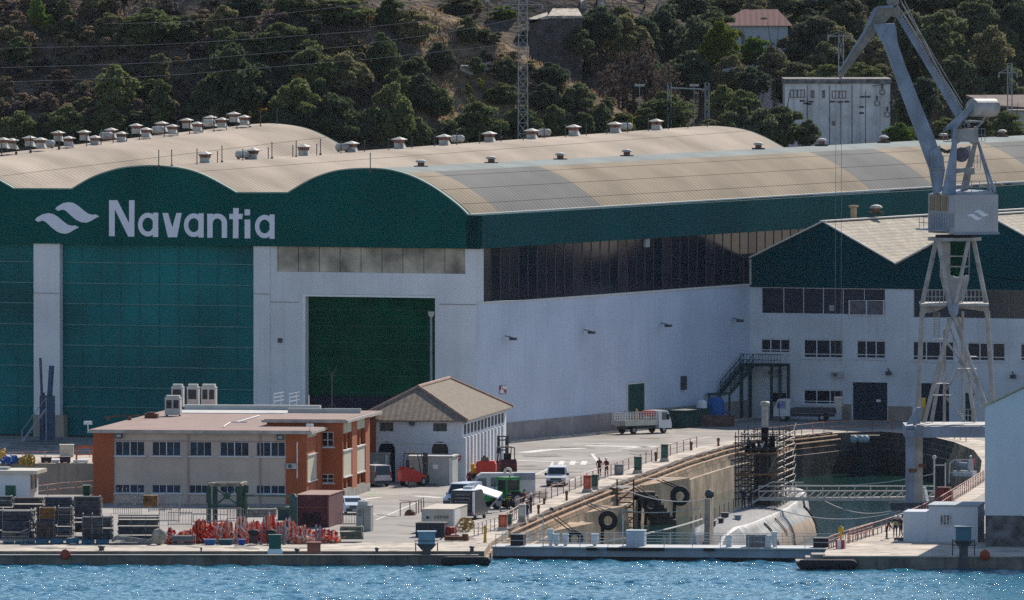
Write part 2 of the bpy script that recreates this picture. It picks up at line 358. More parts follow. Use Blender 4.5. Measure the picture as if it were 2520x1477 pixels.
def hill_mat(nm, c0, c1):
    m = bpy.data.materials.new(nm); m.use_nodes = True; n = m.node_tree; b = n.nodes['Principled BSDF']; b.inputs['Roughness'].default_value = 1
    b.inputs['Specular IOR Level'].default_value = .1
    geo = n.nodes.new('ShaderNodeNewGeometry'); cr = n.nodes.new('ShaderNodeValToRGB')
    t = n.nodes.new('ShaderNodeTexNoise'); t.inputs['Scale'].default_value = .22; t.inputs['Detail'].default_value = 9; t.inputs['Roughness'].default_value = .7
    n.links.new(geo.outputs['Position'], t.inputs['Vector']); n.links.new(t.outputs[0], cr.inputs[0])
    e = cr.color_ramp.elements; e[0].position = .35; e[0].color = (.035, .036, .026, 1); e[1].position = .7; e[1].color = c1
    x = cr.color_ramp.elements.new(.5); x.color = c0
    n.links.new(cr.outputs[0], b.inputs['Base Color'])
    bp = n.nodes.new('ShaderNodeBump'); bp.inputs['Distance'].default_value = .6; bp.inputs['Strength'].default_value = 1
    t2 = n.nodes.new('ShaderNodeTexNoise'); t2.inputs['Scale'].default_value = 1.3; t2.inputs['Detail'].default_value = 6
    n.links.new(geo.outputs['Position'], t2.inputs['Vector']); n.links.new(t2.outputs[0], bp.inputs['Height']); n.links.new(bp.outputs[0], b.inputs['Normal'])
    return m
tm.m = [1 if (-12 < tm.v[f[0]][0] < 40 and tm.v[f[0]][1] < 1475 and tm.v[f[0]][2] > 26-.25*(tm.v[f[0]][0]+5)+4*hn(tm.v[f[0]][0], tm.v[f[0]][1], 5)) else 0 for f in tm.f]
struct(tm, 'hillside', [hill_mat('scrub_slope', (.13, .10, .078, 1), (.22, .165, .12, 1)), hill_mat('dry_grass_slope', (.20, .14, .085, 1), (.34, .25, .15, 1))], smooth=True)
def onhill(px, py):
    d = ray(px, py); y = 1388.0
    while y < 1900:
        p = CO+d*(y/d.y)
        if p.z < hill(p.x, p.y): return Vector((p.x, p.y, hill(p.x, p.y)))
        y += .8
    return CO+d*(1600/d.y)
# ---- painted road markings
PAINT = M('road_paint', (.70, .68, .64), .9, .15, 1.2, dirt=(.45, .42, .38))
mk = MB()
def stripe(pts, w_, z=.014):
    P_ = [G(*p) for p in pts]
    for a, b in zip(P_, P_[1:]):
        d = (b-a).normalized(); n_ = Vector((-d.y, d.x, 0))*w_/2; zz = Vector((0, 0, z))
        mk.add([a-n_+zz, b-n_+zz, b+n_+zz, a+n_+zz], [(0, 1, 2, 3)])
# long thin lines of the yard (measured in the photo, laid on the ground)
for r_, pts, w_ in [('C', [(290, 630), (490, 540), (508, 495)], .2), ('C', [(220, 485), (790, 508)], .9), ('C', [(610, 640), (820, 545)], .22),
                    ('C', [(825, 492), (785, 440), (1000, 415)], .3), ('C', [(300, 432), (480, 410), (740, 400)], 1.6), ('C', [(740, 382), (1240, 392)], 1.8), ('C', [(640, 372), (900, 366)], .9),
                    ('C', [(1300, 375), (1640, 318)], .3), ('C', [(1000, 402), (1240, 384)], 1.2), ('B', [(960, 1070), (1310, 920)], .22), ('B', [(860, 925), (1000, 905)], .6), ('B', [(920, 952), (1250, 952)], .35),
                    ('B', [(1240, 898), (1430, 912)], 1.1), ('B', [(960, 885), (1440, 905)], .3)]:
    stripe([k(r_, *p) for p in pts], w_)
for x in (560, 640, 720):
    a, b, c, d = [G(*k('C', xx, yy)) for xx, yy in ((x-20, 518), (x+20, 520), (x+36, 492), (x-4, 490))]
    mk.add([p+Vector((0, 0, .02)) for p in (a, b, c, d)], [(0, 1, 2, 3)])
struct(mk, 'road_markings', PAINT)
mk = MB(); random.seed(13)
for i in range(46):      # repaired patches, oil spots and worn wheel tracks on the yard
    px, py = random.choice(((random.uniform(930, 1210), random.uniform(1215, 1345)), (random.uniform(1270, 1640), random.uniform(1075, 1200)), (random.uniform(60, 1150), random.uniform(1346, 1354)), (random.uniform(20, 220), random.uniform(1085, 1115))))
    c = G(px, py); rx = random.uniform(.3, 2.2); ry = random.uniform(.8, 4.5); a0 = random.uniform(-.4, .1); n_ = 12
    mk.add([c+Vector((rx*math.cos(j*6.283/n_)*random.uniform(.6, 1.1)+a0*ry*math.sin(j*6.283/n_), ry*math.sin(j*6.283/n_)*random.uniform(.7, 1.1), .0195+.0003*i)) for j in range(n_)], [tuple(range(n_))])
struct(mk, 'yard_stains', M('stained_asphalt', (.20, .182, .165), .9, .3, .8, dirt=(.27, .25, .225)))
mk = MB()
gp = MB(); a, b, c, d = [G(*k('B', x, y)) for x, y in ((915, 890), (930, 875), (960, 868), (945, 890))]
gp.add([p+Vector((0, 0, .018)) for p in (a, b, c, d)], [(0, 1, 2, 3)]); struct(gp, 'green_paint_patch', M('green_road_paint', (.2, .45, .2), .9, .2, 1))
# kerb along the hall's side wall
# ================================================ THE BIG HALL
AH = 23.7
HF = Fr(G(1172, 1096), AH)
RT = (90-AH)
ROOFB = M('pink_beige_roof', (.45, .375, .30), .95, .22, .10, rib=(RT, 1.0, .30), spec=.1)
ROOFC = M('beige_roof', (.315, .262, .195), .95, .16, .12, rib=(RT, .95, .4), spec=.08)
ROOFG = M('grey_roof', (.19, .19, .183), .95, .12, .12, rib=(RT, .95, .4), spec=.08)
ROOFS = M('ridge_sheet', (.25, .285, .275), .9, .12, .2, rib=(RT, .95, .35), spec=.1)
SEAM = M('roof_seam', (.27, .22, .17), .9, .2, 1)
TRIM = M('pale_trim', (.62, .60, .56), .8, .05, 1)
hall = thing('shipyard_hall', 'huge white and teal assembly hall with three arched roofs and big wave emblem lettering', 'factory hall', HF.p(0, 0, 0))
def up_(px, py, t=0): return HF.uz(px, py, t)
ZC0 = up_(1172, 611)[1]                      # underside of the green band
# arch outlines measured on the front plane
arcR = [k('F', *p) for p in ((205, 555), (350, 470), (480, 420), (600, 397), (750, 390), (880, 397), (1000, 425), (1100, 465), (1200, 520), (1300, 590), (1380, 655), (1430, 705))]
arcM = [k('E', *p) for p in ((500, 630), (620, 560), (750, 510), (880, 482), (1050, 472), (1200, 483), (1330, 510), (1450, 560), (1550, 615), (1620, 655))]
uzR = [up_(*p) for p in arcR]; uzM = [up_(*p) for p in arcM]
def smooth(pts, n=5):
    out = []
    for i in range(len(pts)-1):
        p0 = pts[max(0, i-1)]; p1 = pts[i]; p2 = pts[i+1]; p3 = pts[min(len(pts)-1, i+2)]
        for j in range(n):
            t = j/n; out.append(tuple(.5*(2*b+(c-a)*t+(2*a-5*b+4*c-d)*t*t+(3*b-a-3*c+d)*t**3) for a, b, c, d in zip(p0, p1, p2, p3)))
    out.append(tuple(pts[-1])); return out
uzR = smooth(uzR); uzM = smooth(uzM)
# the pale joint of the left arch: same shape as the middle one, one bay further left
BAY = up_(910, 415)[0]-up_(372, 409)[0]
shL = up_(38, 464)[0]-uzM[-1][0]
uzL = [(u+shL, z+(up_(38, 464)[1]-uzM[-1][1])) for u, z in uzM]
UL = uzL[0][0]-5.5
UE = uzR[-1][0]; ZE = uzR[-1][1]; UW = 0.0
top = [(UL, uzL[0][1])]+uzL+uzM+uzR+[(UW+.35, ZE-.02)]
fas = MB(); z0 = ZC0
fas.prism([HF.p(u, 0, z) for u, z in [(UL-.3, z0), (UW+.35, z0)][::-1]]+[HF.p(u, 0, z) for u, z in top], HF.et*-.35, HF.et*.6)
fas.build('green_gable_band', TEAL, hall)
edge = MB()
for a, b in zip(top, top[1:]): edge.bar(HF.p(a[0], -.3, a[1]+.06), HF.p(b[0], -.3, b[1]+.06), .3, .13)
edge.build('band_capping', M('capping', (.20, .30, .26), .7, .1, 1), hall)
# ---- roofs: three vaults, each ruled from the front arc to its back arc (they climb slightly)
def vault(name, prof, tlen, rise, mats, seams, patches=None, drop=3.0):
    n = len(prof); T = [tlen*i/24 for i in range(25)] if not patches else sorted(set([0, tlen]+[p[0] for p in patches]))
    m = MB()
    for a, b in zip(T, T[1:]):
        mi = 0
        if patches:
            for t_, q_ in patches:
                if a >= t_-.01: mi = q_
        for i in range(n-1):
            sa = i/(n-1)
            m.mi = 3 if (patches and .30 < sa < .52) else mi
            c = [HF.p(prof[j][0], t+.6, prof[j][1]+rise*t/tlen) for t, j in ((a, i), (a, i+1), (b, i+1), (b, i))]
            m.add(c, [(0, 1, 2, 3)])
    o = m.build(name, mats, hall); bm = bmesh.new(); bm.from_mesh(o.data); bmesh.ops.remove_doubles(bm, verts=bm.verts, dist=.001); bm.to_mesh(o.data); bm.free()
    s = MB()
    for sa in seams:
        i = int(sa*(n-1)); s.bar(HF.p(prof[i][0], .6, prof[i][1]+.015), HF.p(prof[i][0], tlen+.6, prof[i][1]+rise+.015), .05, .01)
    if seams: s.build('roof_seam', SEAM, o)
    g_ = MB(); g_.prism([HF.p(u, tlen+.6, z+rise) for u, z in prof]+[HF.p(prof[-1][0], tlen+.6, 5), HF.p(prof[0][0], tlen+.6, 5)], HF.et*-.02, HF.et*.3)
    g_.build('end_gable', TEAL, hall); return o
def widen(prof, dl, dr, zl=1.3, zr=1.3):
    return [(prof[0][0]-dl, prof[0][1]-zl)]+list(prof)+[(prof[-1][0]+dr, prof[-1][1]-zr)]
gap1 = (uzM[0][0]-uzL[-1][0])/2; gap2 = (uzR[0][0]-uzM[-1][0])/2
def ridge(prof): return max(prof, key=lambda p: p[1])
def end_of(px, py, prof):   # (t, z) where the ridge plane meets this photo point
    return HF.tz(px, py, ridge(prof)[0])
tL, zL = end_of(655, 303, uzL); tM, zM = end_of(1745, 309, uzM); tR, zR = end_of(2520, 333, uzR)
rL, rM, rR = zL-ridge(uzL)[1], zM-ridge(uzM)[1], zR-ridge(uzR)[1]
print('VAULTS', tL, rL, tM, rM, tR, rR, 'BAY', BAY, 'H', ZC0, ridge(uzM)[1])
vL = vault('roof', widen(uzL, gap1, gap1), tL, rL, [ROOFB], [.80]); vM = vault('roof', widen(uzM, gap1, gap2), tM, rM, [ROOFB], [.66])
def eave_t(r, x, y): return HF.tz(*k(r, x, y), UE)[0]
pt = [(0, 0), (eave_t('F', 1620, 695), 1), (eave_t('F', 2320, 648), 0), (eave_t('G', 880, 1190), 1), (eave_t('G', 1275, 1168), 0), (HF.tz(2560, 448, UE)[0], 1)]
TLR = tR+70; print('PATCH', pt)
vR = vault('roof', widen(uzR, gap2, 0, 1.3, 0), TLR, rR*TLR/tR, [ROOFC, ROOFG, ROOFG, ROOFS], [.60, .74, .86], [p for p in pt if p[0] < TLR])
er = MB(); er.bar(HF.p(UE+.1, 0, ZE+.05), HF.p(UE+.1, TLR, ZE+.05+rR*TLR/tR), .5, .14); er.build('eave_trim', TRIM, hall)
# ---- side: green fascia, glazing band, cladding, stone plinth
def side(name, mat, t0, t1, z0a, z1a, u0, u1): m = MB(); m.box(u0, u1, t0, t1, z0a, z1a, HF); return m.build(name, mat, hall)
zwt = HF.tz(1190, 747, 0)[1]; zst = HF.tz(*k('K', 300, 1330), 0)[1]
print('side z', zwt, zst, 'fascia', ZC0, ZE)
t_off = HF.tz(1847, 700, 0)[0]; print('office at t', t_off)
side('side_fascia', M('teal_side', (.003, .070, .078), .8, .1, .1, rib=(RT, 1.2, .12), spec=.08), -.35, TLR, ZC0-.02, ZE-.01, UE-.2, .35)
t_w0 = HF.tz(1190, 700, 0)[0]
side('side_cladding', RIBW, .02, TLR, zst, zwt, -.4, 0)
side('corner_pier', WHITE, .021, t_w0, zwt, ZC0-.021, -.6, .01)
side('plinth', M('pinkish_plinth', (.33, .29, .28), .95, .15, .6, streak=.3, dirt=(.2, .17, .16)), .02, t_off, 0, zst, -.4, .08)
gl = MB(); nP = 30; tt = t_w0; k_ = 0; dp = (t_off-t_w0)/nP
for i in range(int((TLR-t_w0)/dp)):
    gl.mi = 1 if i in (1, 4, 5, 14, 19, 24) else (0 if i % 5 else 2)
    gl.box(-.55, -.25, t_w0+i*dp+.06, t_w0+(i+1)*dp-.06, zwt, ZC0-.03, HF)
gl.build('glazing', [GLASSB, GLASS, M('plum_glass', (.035, .028, .04), .2, .3, 1)], hall)
fm = MB()
for i in range(int((TLR-t_w0)/dp)+1): fm.box(-.5, -.2, t_w0+i*dp-.05, t_w0+i*dp+.05, zwt+.01, ZC0-.04, HF)
fm.build('glazing_bar', M('dark_bar', (.05, .055, .08), .6, .1, 1), hall)
sill = MB(); sill.box(-.3, .1, .03, t_off, zwt-.05, zwt+.12, HF); sill.build('glazing_sill', TRIM, hall)
# roof hatch box on glazing
a = HF.tz(*k('K', 1252, 118), 0); b = HF.tz(*k('K', 1280, 60), 0); m = MB(); m.box(-.2, .05, a[0], b[0], a[1], b[1], HF); m.build('opening_pane', M('pale_pane', (.3, .33, .36), .4, .1, 1), hall)
# side door, phone sign, wall lamps
a = HF.tz(*k('K', 1127, 1250), 0); b = HF.tz(*k('K', 1240, 1058), 0)
m = MB(); m.box(-.1, .09, a[0], b[0], .1, b[1], HF); sd = m.build('side_door', M('dark_green_door', (.004, .05, .045), .6, .1, 1), hall)
m = MB(); w_ = .14
m.box(.0, .12, a[0]-w_, a[0], .1, b[1]+w_, HF); m.box(.0, .12, b[0], b[0]+w_, .1, b[1]+w_, HF); m.box(.0, .12, a[0], b[0], b[1], b[1]+w_, HF); m.build('door_frame', TRIM, sd)
a = HF.tz(*k('K', 248, 1135), 0); b = HF.tz(*k('K', 294, 1073), 0)
m = MB(); m.box(0, .06, a[0], b[0], a[1], b[1], HF); sg = m.build('telephone_sign', M('sign_red', (.40, .02, .03), .6, .1, 1), hall)
sg['label'] = 'red wall sign with a white telephone handset'
m = MB(); cz = (a[1]+b[1])/2+.15; ct = (a[0]+b[0])/2; rr = (b[1]-a[1])*.30; st = (b[0]-a[0])/2*.62
arc = [(ct-st*math.cos(R(q)), cz-rr*.8+rr*1.5*math.sin(R(q))) for q in range(0, 181, 20)]
for p, q in zip(arc[:6], arc[1:7]): m.bar(HF.p(.09, p[0], p[1]), HF.p(.09, q[0], q[1]), .05, .24)
m.box(.06, .12, arc[0][0]-.3, arc[0][0]+.55, arc[0][1]-.30, arc[0][1]+.05, HF); m.box(.06, .12, arc[6][0]-.3, arc[6][0]+.5, arc[6][1]-.25, arc[6][1]+.1, HF)
m.box(.06, .10, a[0]+.5, b[0]-.5, a[1]+.06, a[1]+.18, HF)
m.build('handset_symbol', WHITEP, sg)
for x, y in ((282, 752), (822, 708), (1350, 662), (1844, 628)):
    t_, z_ = HF.tz(*k('K', x, y), 0); m = MB()
    m.tube(HF.p(0, t_+.3, z_+.25), HF.p(.9, t_, z_+.1), .05); m.box(.7, 1.25, t_-.35, t_+.35, z_-.15, z_+.12, HF); m.build('wall_lamp', DARKST, hall)
kb = MB(); kb.box(.4, 1.6, .4, t_off-3, 0.01, .16, HF); struct(kb, 'pavement_kerb', QUAYC)
# ---- front: columns, doors, wall
U = lambda px, py=1000: up_(px, py)[0]
uA, uB, uC, uD, uE2, uF, uG2 = U(84, 850), U(148, 850), U(625, 850), U(665, 850), U(745, 850), U(1072, 850), U(1145, 850)
zdo = up_(900, 724)[1]; zst1, zst0 = ZC0-.05, up_(900, 670)[1]
zj = up_(1000, 749)[1]; 
def front(name, mat, u0, u1, za, zb, t0, t1, parent=None): m = MB(); m.box(u0, u1, t0, t1, za, zb, HF); return m.build(name, mat, parent or hall)
colw = M('shaded_white_wall', (.66, .67, .70), .9, .08, .2, streak=.28, dirt=(.42, .40, .38))
for u0, u1 in ((uA, uB), (uC, uD), (uA-BAY-.3, uB-BAY-.3)):
    front('column', colw, u0, u1, 2.2, ZC0-.01, -.1, 1.2); front('column_base', STONE, u0-.05, u1+.5, 0, 2.2, -.15, 1.2)
m = MB()
m.box(uD, uE2, 0, .8, 0, zst0, HF); m.box(uE2, uF, 0, .8, zdo, zst0, HF); m.box(uF, -.02, 0, .8, 0, zst0, HF)
m.box(uD, U(682), 0, .8, zst0, ZC0-.01, HF); m.box(uG2, -.02, 0, .8, zst0, ZC0-.01, HF); m.build('front_wall', colw, hall)
for bb_ in ((uD+.05, uE2-.4, -.03, 0, zj-.05, zj+.05), (uF+.4, -.05, -.03, 0, zj-.05, zj+.05), (uC+.02, uD-.02, -.13, -.1, up_(640, 722)[1]-.05, up_(640, 722)[1]+.04), (uA, uB, -.13, -.1, up_(100, 720)[1]-.05, up_(100, 720)[1]+.04)): jn = MB(); jn.box(*bb_, HF); jn.build('wall_joint', M('joint', (.35, .33, .32), .9, .1, 1), hall)
# translucent dirty strip over the green door
def strip_mat():
    m_ = M('dirty_sheet', (.42, .37, .29), .7, .38, .45); return m_
u0, u1 = U(682), uG2; n_ = 9
m = MB()
for i in range(n_): m.box(u0+(u1-u0)*i/n_+.04, u0+(u1-u0)*(i+1)/n_-.04, .15, .3, zst0, ZC0-.02, HF)
m.build('translucent_strip', strip_mat(), hall)
m = MB(); m.box(u0, u1, .3, .4, zst0, ZC0-.021, HF); m.build('strip_backing', M('strip_back', (.16, .14, .12), .9, .1, 1), hall)
# small green roller door
rd = front('roller_door', GREEND, uE2+.3, uF-.05, up_(900, 977)[1], zdo-.25, .75, .9); front('door_gap', M('dark_interior', (.012, .014, .03), .9, .1, 1), uE2+.3, uF-.05, 0, up_(900, 977)[1], .9, 1.0)
m = MB()
for (a_, b_, c_, d_) in ((uE2, uE2+.3, 0, zdo), (uF-.04, uF, 0, zdo)): m.box(a_, b_, -.05, .74, c_, d_-.01, HF)
m.box(uE2+.01, uF-.05, -.04, .74, zdo-.25, zdo-.02, HF); m.build('door_surround', WHITEP, hall)
m = MB()
for i in range(1, 9): z_ = up_(900, 724)[1]*i/9; m.box(uE2+.35, uF-.1, .72, .75, z_, z_+.05, HF)
m.build('door_rib', M('door_rib_green', (.006, .075, .05), .6, .1, 1), rd)
# great teal doors, 9 sections each
def bigdoor(u0, u1):
    d_ = front('hangar_door', TEALD, u0, u1, .15, ZC0-.02, .62, .9)
    m1 = MB(); m2 = MB(); n1 = 9; hz = ZC0
    ys = [k('L', 0, y)[1] for y in (238, 382, 530, 676, 818, 963, 1108, 1243)]
    for y_ in ys:
        z_ = up_(625, y_)[1]; m1.box(u0+.1, u1-.1, .5, .62, z_-.05, z_+.05, HF)
    nn = 10
    for i in range(1, nn): uu = u0+(u1-u0)*i/nn; m2.box(uu-.04, uu+.04, .57, .62, .2, ZC0-.03, HF)
    m1.build('door_rail', M('teal_rail', (.07, .20, .21), .6, .15, 1), d_); m2.build('door_groove', M('teal_groove', (.006, .105, .115), .6, .1, 1), d_)
bigdoor(uB, uC); bigdoor(uA-BAY+(uB-uA)-.3, uA)
front('left_wall_end', colw, UL-.3, UL, 0, ZC0, 0, .8)
m = MB(); m.box(UL, UL+.5, .8, tL, 0, uzL[0][1]-1, HF); m.build('far_side_wall', RIBW, hall)
m = MB(); a = up_(*k('L', 1912, 780)); m.box(a[0], a[0]+.45, -.12, 0, a[1], a[1]+.45, HF); m.build('wall_box', DARKST, hall)
# ---- lettering and emblem
LET = M('lettering_paint', (.68, .70, .80), .5, .03, 1)
lt = MB(); T0, T1 = -.42, -.353
def pl(pts, k_=0): lt.prism([HF.p(*up_(*k('E', x, y)), 0) if False else HF.p(up_(*k('E', x, y))[0], 0, up_(*k('E', x, y))[1]) for x, y in pts], HF.et*(T0-.008*k_), HF.et*T1)
def ringq(cx, cy, ro, ri, ry=1.12, a0=0, a1=360, st=12):     # annulus as quads
    A_ = list(range(a0, a1+1, st))
    for p, q_ in zip(A_, A_[1:]):
        c = [(cx+ro*math.cos(R(p)), cy+ro*ry*math.sin(R(p))), (cx+ro*math.cos(R(q_)), cy+ro*ry*math.sin(R(q_))),
             (cx+ri*math.cos(R(q_)), cy+ri*ry*1.06*math.sin(R(q_))), (cx+ri*math.cos(R(p)), cy+ri*ry*1.06*math.sin(R(p)))]
        pl(c)
pl([(754, 703), (810, 703), (890, 860), (890, 703), (927, 703), (925, 951), (884, 951), (792, 762), (792, 948), (754, 948)])
def aa(cx, cy, ro, x0, x1, yt, yb): ringq(cx, cy, ro, ro*.56, 1.2); pl([(x0, yt), (x1, yt), (x1, yb), (x0, yb)], 1)
aa(1018, 869, 67, 1052, 1088, 788, 953); pl([(1117, 790), (1155, 790), (1184, 890), (1212, 790), (1248, 790), (1216, 955), (1154, 955)])
aa(1330, 873, 67, 1362, 1397, 792, 957); aa(1812, 882, 66, 1846, 1879, 800, 965)
pl([(1422, 795), (1458, 795), (1458, 958), (1422, 958)], 1); ringq(1490, 860, 66, 31, 1.0, 180, 360); pl([(1521, 858), (1556, 858), (1556, 959), (1521, 959)], 1)
pl([(1598, 757), (1635, 757), (1633, 962), (1596, 962)]); pl([(1572, 796), (1664, 796), (1658, 832), (1572, 832)], 1)
pl([(1676, 835), (1714, 835), (1714, 963), (1676, 963)]); pl([(1676, 765), (1712, 765), (1712, 806), (1676, 806)])
lt.build('lettering', LET, hall)
def emblem(f, name, parent, mat):
    m = MB(); top_ = [(388, 762), (402, 745), (440, 724), (478, 716), (512, 722), (545, 742), (580, 772), (612, 795), (640, 802), (662, 800), (686, 814)]
    bot = [(408, 776), (438, 766), (460, 775), (500, 812), (535, 840), (565, 853), (598, 856), (625, 848), (650, 832), (672, 820), (686, 814)]
    for dx, dy in ((0, 0), (-138, 75)):
        for i in range(len(top_)-1):
            q_ = [top_[i], top_[i+1], bot[i+1], bot[i]]
            if i == len(top_)-2: q_ = q_[:3] if False else [top_[i], (686, 813), (685, 815), bot[i]]
            f(m, [(x+dx, y+dy) for x, y in q_])
    return m.build(name, mat, parent)
emblem(lambda m, pts: m.prism([HF.p(up_(*k('E', x, y))[0], 0, up_(*k('E', x, y))[1]) for x, y in pts], HF.et*T0, HF.et*T1), 'wave_emblem', hall, LET)
# ---- roof ventilators and rods (each a thing of its own)
VW = M('vent_white', (.46, .44, .40), .7, .25, 1.5); VR = M('vent_rust', (.20, .09, .06), .8, .4, 2); VD = M('vent_dark', (.07, .06, .06), .8, .3, 2)
def mush():      # big square-hatted ventilator, local coordinates
    r = thing('roof_ventilator', 'x', 'ventilator'); m = MB(); m.box(-.75, .75, -.75, .75, -.6, .55); m.build('vent_base', VW, r, False)
    m = MB(); m.frus(-.8, .8, -.8, .8, .55, 1.15, .95, 1.15); m.build('vent_louvre', VR, r, False)
    m = MB(); m.frus(-1.25, 1.25, -1.25, 1.25, 1.15, 1.27, 1, 1); m.frus(-1.25, 1.25, -1.25, 1.25, 1.27, 1.75, 1, .08); m.build('vent_hat', VW, r, False)
    m = MB(); m.add([(.75, -.7, .5), (.75, .7, .5), (1.5, .7, -.7), (1.5, -.7, -.7), (.75, -.7, -.6), (.75, .7, -.6)], [(0, 1, 2, 3), (0, 3, 4), (1, 5, 2)]); m.build('vent_skirt', VW, r, False); return r
def duct():
    r = thing('roof_duct', 'x', 'roof duct'); m = MB()
    m.lathe((-1.7, 0, .3), [(.35, 0), (.75, .25), (.85, .5), (.85, 2.6), (.6, 3.1), (.3, 3.3)], 12, (1, 0, 0)); m.build('duct_body', VW, r, False)
    m = MB(); m.box(-1.1, -.9, -.5, .5, -.8, .3); m.box(.8, 1.0, -.5, .5, -.8, .3); m.tube((1.6, 0, .2), (3.0, 0, -.7), .05); m.build('duct_stand', VD, r, False); return r
def cowl():
    r = thing('roof_cowl', 'x', 'ventilator'); m = MB(); m.box(-1.2, 1.2, -.45, .45, -.3, .12); m.build('cowl_plate', VD, r, False)
    m = MB(); m.lathe((0, 0, 0), [(.62, .1), (.62, .7)], 14); m.build('cowl_neck', VR, r, False)
    m = MB(); m.lathe((0, 0, .7), [(.95, 0), (1.0, .15), (.8, .38), (.35, .52), (.05, .55)], 14); m.build('cowl_cap', VW, r, False); return r
def rod(h):
    return h
protos = {}
VS = {"mush": .46, "duct": .46, "cowl": .55}
def rplace(kind, px, py, prof, uoff, label, group, rise_, zfix=None):
    t_, z_ = HF.tz(px, py, ridge(prof)[0]+uoff)
    if kind not in protos: protos[kind] = {'mush': mush, 'duct': duct, 'cowl': cowl}[kind](); r = protos[kind]
    else: r = copy_tree(protos[kind])
    put(r, HF.p(ridge(prof)[0]+uoff, t_, z_+(.25 if kind!="cowl" else 0)), -HF.a, label, group, VS[kind]*(1.15 if kind=="mush" and prof is uzM else 1)); return r
def rodrow(pts, prof, uoff, where, hh=1.5):
    for i, (px, py) in enumerate(sorted(pts)):
        t_, z_ = HF.tz(px, py, ridge(prof)[0]+uoff); p = HF.p(ridge(prof)[0]+uoff, t_, z_); m = MB(); m.tube(p, p+Vector((0, 0, hh)), .05, 5); m.ball(p+Vector((0, 0, hh)), .07, 6, 4)
        m.box(-.12, .12, -.12, .12, -.4, 0, Fr(p, 0)); solo(m, 'roof_rod', DARKST, f'{ORD[i]} thin dark rod from the left standing on the ridge of {where}', 'rod', f'rods along {where}')
# left vault: front row and back row of hats (photo region I)
fr_ = [(20, 1000), (80, 1005), (275, 1000), (465, 990), (645, 985), (825, 958), (992, 930), (1172, 908), (1340, 890), (1508, 862), (1660, 845)]
bk_ = [(200, 990), (395, 955), (572, 950), (755, 935), (925, 905), (1100, 890), (1270, 868), (1432, 850), (1590, 825)]
for i, (x, y) in enumerate(fr_): rplace('mush', *k('I', x, y+2), uzL, .6, f'{ORD[i]} white hatted ventilator from the left in the near row on the left arched roof', 'hatted ventilators in the near row of the left roof', 0)
for i, (x, y) in enumerate(bk_): rplace('mush', *k('I', x, y), uzL, -2.4, f'{ORD[i]} white hatted ventilator from the left in the rear row on the left arched roof', 'hatted ventilators in the rear row of the left roof', 0)
for i, (x, y) in enumerate([(330, 1000), (725, 945), (1080, 905), (1420, 858)]): rplace('duct', *k('I', x, y), uzL, -1.0, f'{ORD[i]} pale rounded duct box from the left among the ventilators of the left arched roof', 'duct boxes on the left roof', 0)
rodrow([k('I', x, y) for x, y in ((12, 1052), (110, 1030), (208, 1018), (402, 995), (498, 1008), (590, 1000), (688, 985), (770, 980), (862, 968), (948, 965), (1118, 938), (1210, 918), (1290, 915), (1380, 900), (1455, 888), (1542, 880), (1612, 870), (1700, 855), (1772, 850), (1885, 842))], uzL, 1.2, 'the left arched roof', 1.5)
# middle vault
mm_ = [k('E', 1395, 450), k('E', 1720, 425), k('E', 2065, 400), k('E', 2390, 378), k('J', 195, 1005), k('J', 500, 985), k('J', 808, 965), k('J', 1095, 945), k('J', 1382, 918), k('J', 1662, 898), k('J', 1942, 878)]
for i, (x, y) in enumerate(mm_): rplace('mush', x, y, uzM, 0, f'{ORD[i]} rusty white hatted ventilator from the left on the ridge of the middle arched roof', 'hatted ventilators on the middle roof', 0)
for i, (x, y) in enumerate([k('E', 1650, 418), k('E', 2330, 368), k('J', 595, 965), k('J', 1185, 922), k('J', 1740, 880)]): rplace('duct', x, y, uzM, -.8, f'{ORD[i]} long white duct from the left on the ridge of the middle arched roof', 'ducts on the middle roof', 0)
rodrow([k('E', *p) for p in ((1080, 465), (1168, 462), (1340, 455), (1480, 470), (1510, 435), (1652, 455), (1825, 445), (1850, 410), (1992, 430), (2015, 400), (2155, 420), (2180, 385), (2320, 405), (2480, 395))] +
       [k('J', *p) for p in ((125, 1035), (282, 1025), (435, 1010), (588, 1000), (742, 988), (888, 980), (1040, 965), (1182, 958), (1326, 945), (1468, 935), (1608, 920), (1748, 912), (1890, 900), (2026, 890), (2160, 882), (2292, 870))], uzM, .9, 'the middle arched roof', 1.45)
# right vault
cw = [k('F', 1100, 372), k('F', 1578, 348), k('F', 2047, 323), k('F', 2500, 300), k('J', 2205, 1035), k('G', 585, 898), k('G', 972, 880), k('G', 1345, 865), k('G', 1710, 842)]
cw[4] = k('G', 192, 922)
for i, (x, y) in enumerate(cw): rplace('cowl', x, y, uzR, 0, f'{ORD[i]} round white capped vent from the left on the ridge of the right arched roof', 'round vents on the right roof', 0)
rodrow([k('F', 755, 388)], uzR, 0, 'the right arched roof', 1.5)
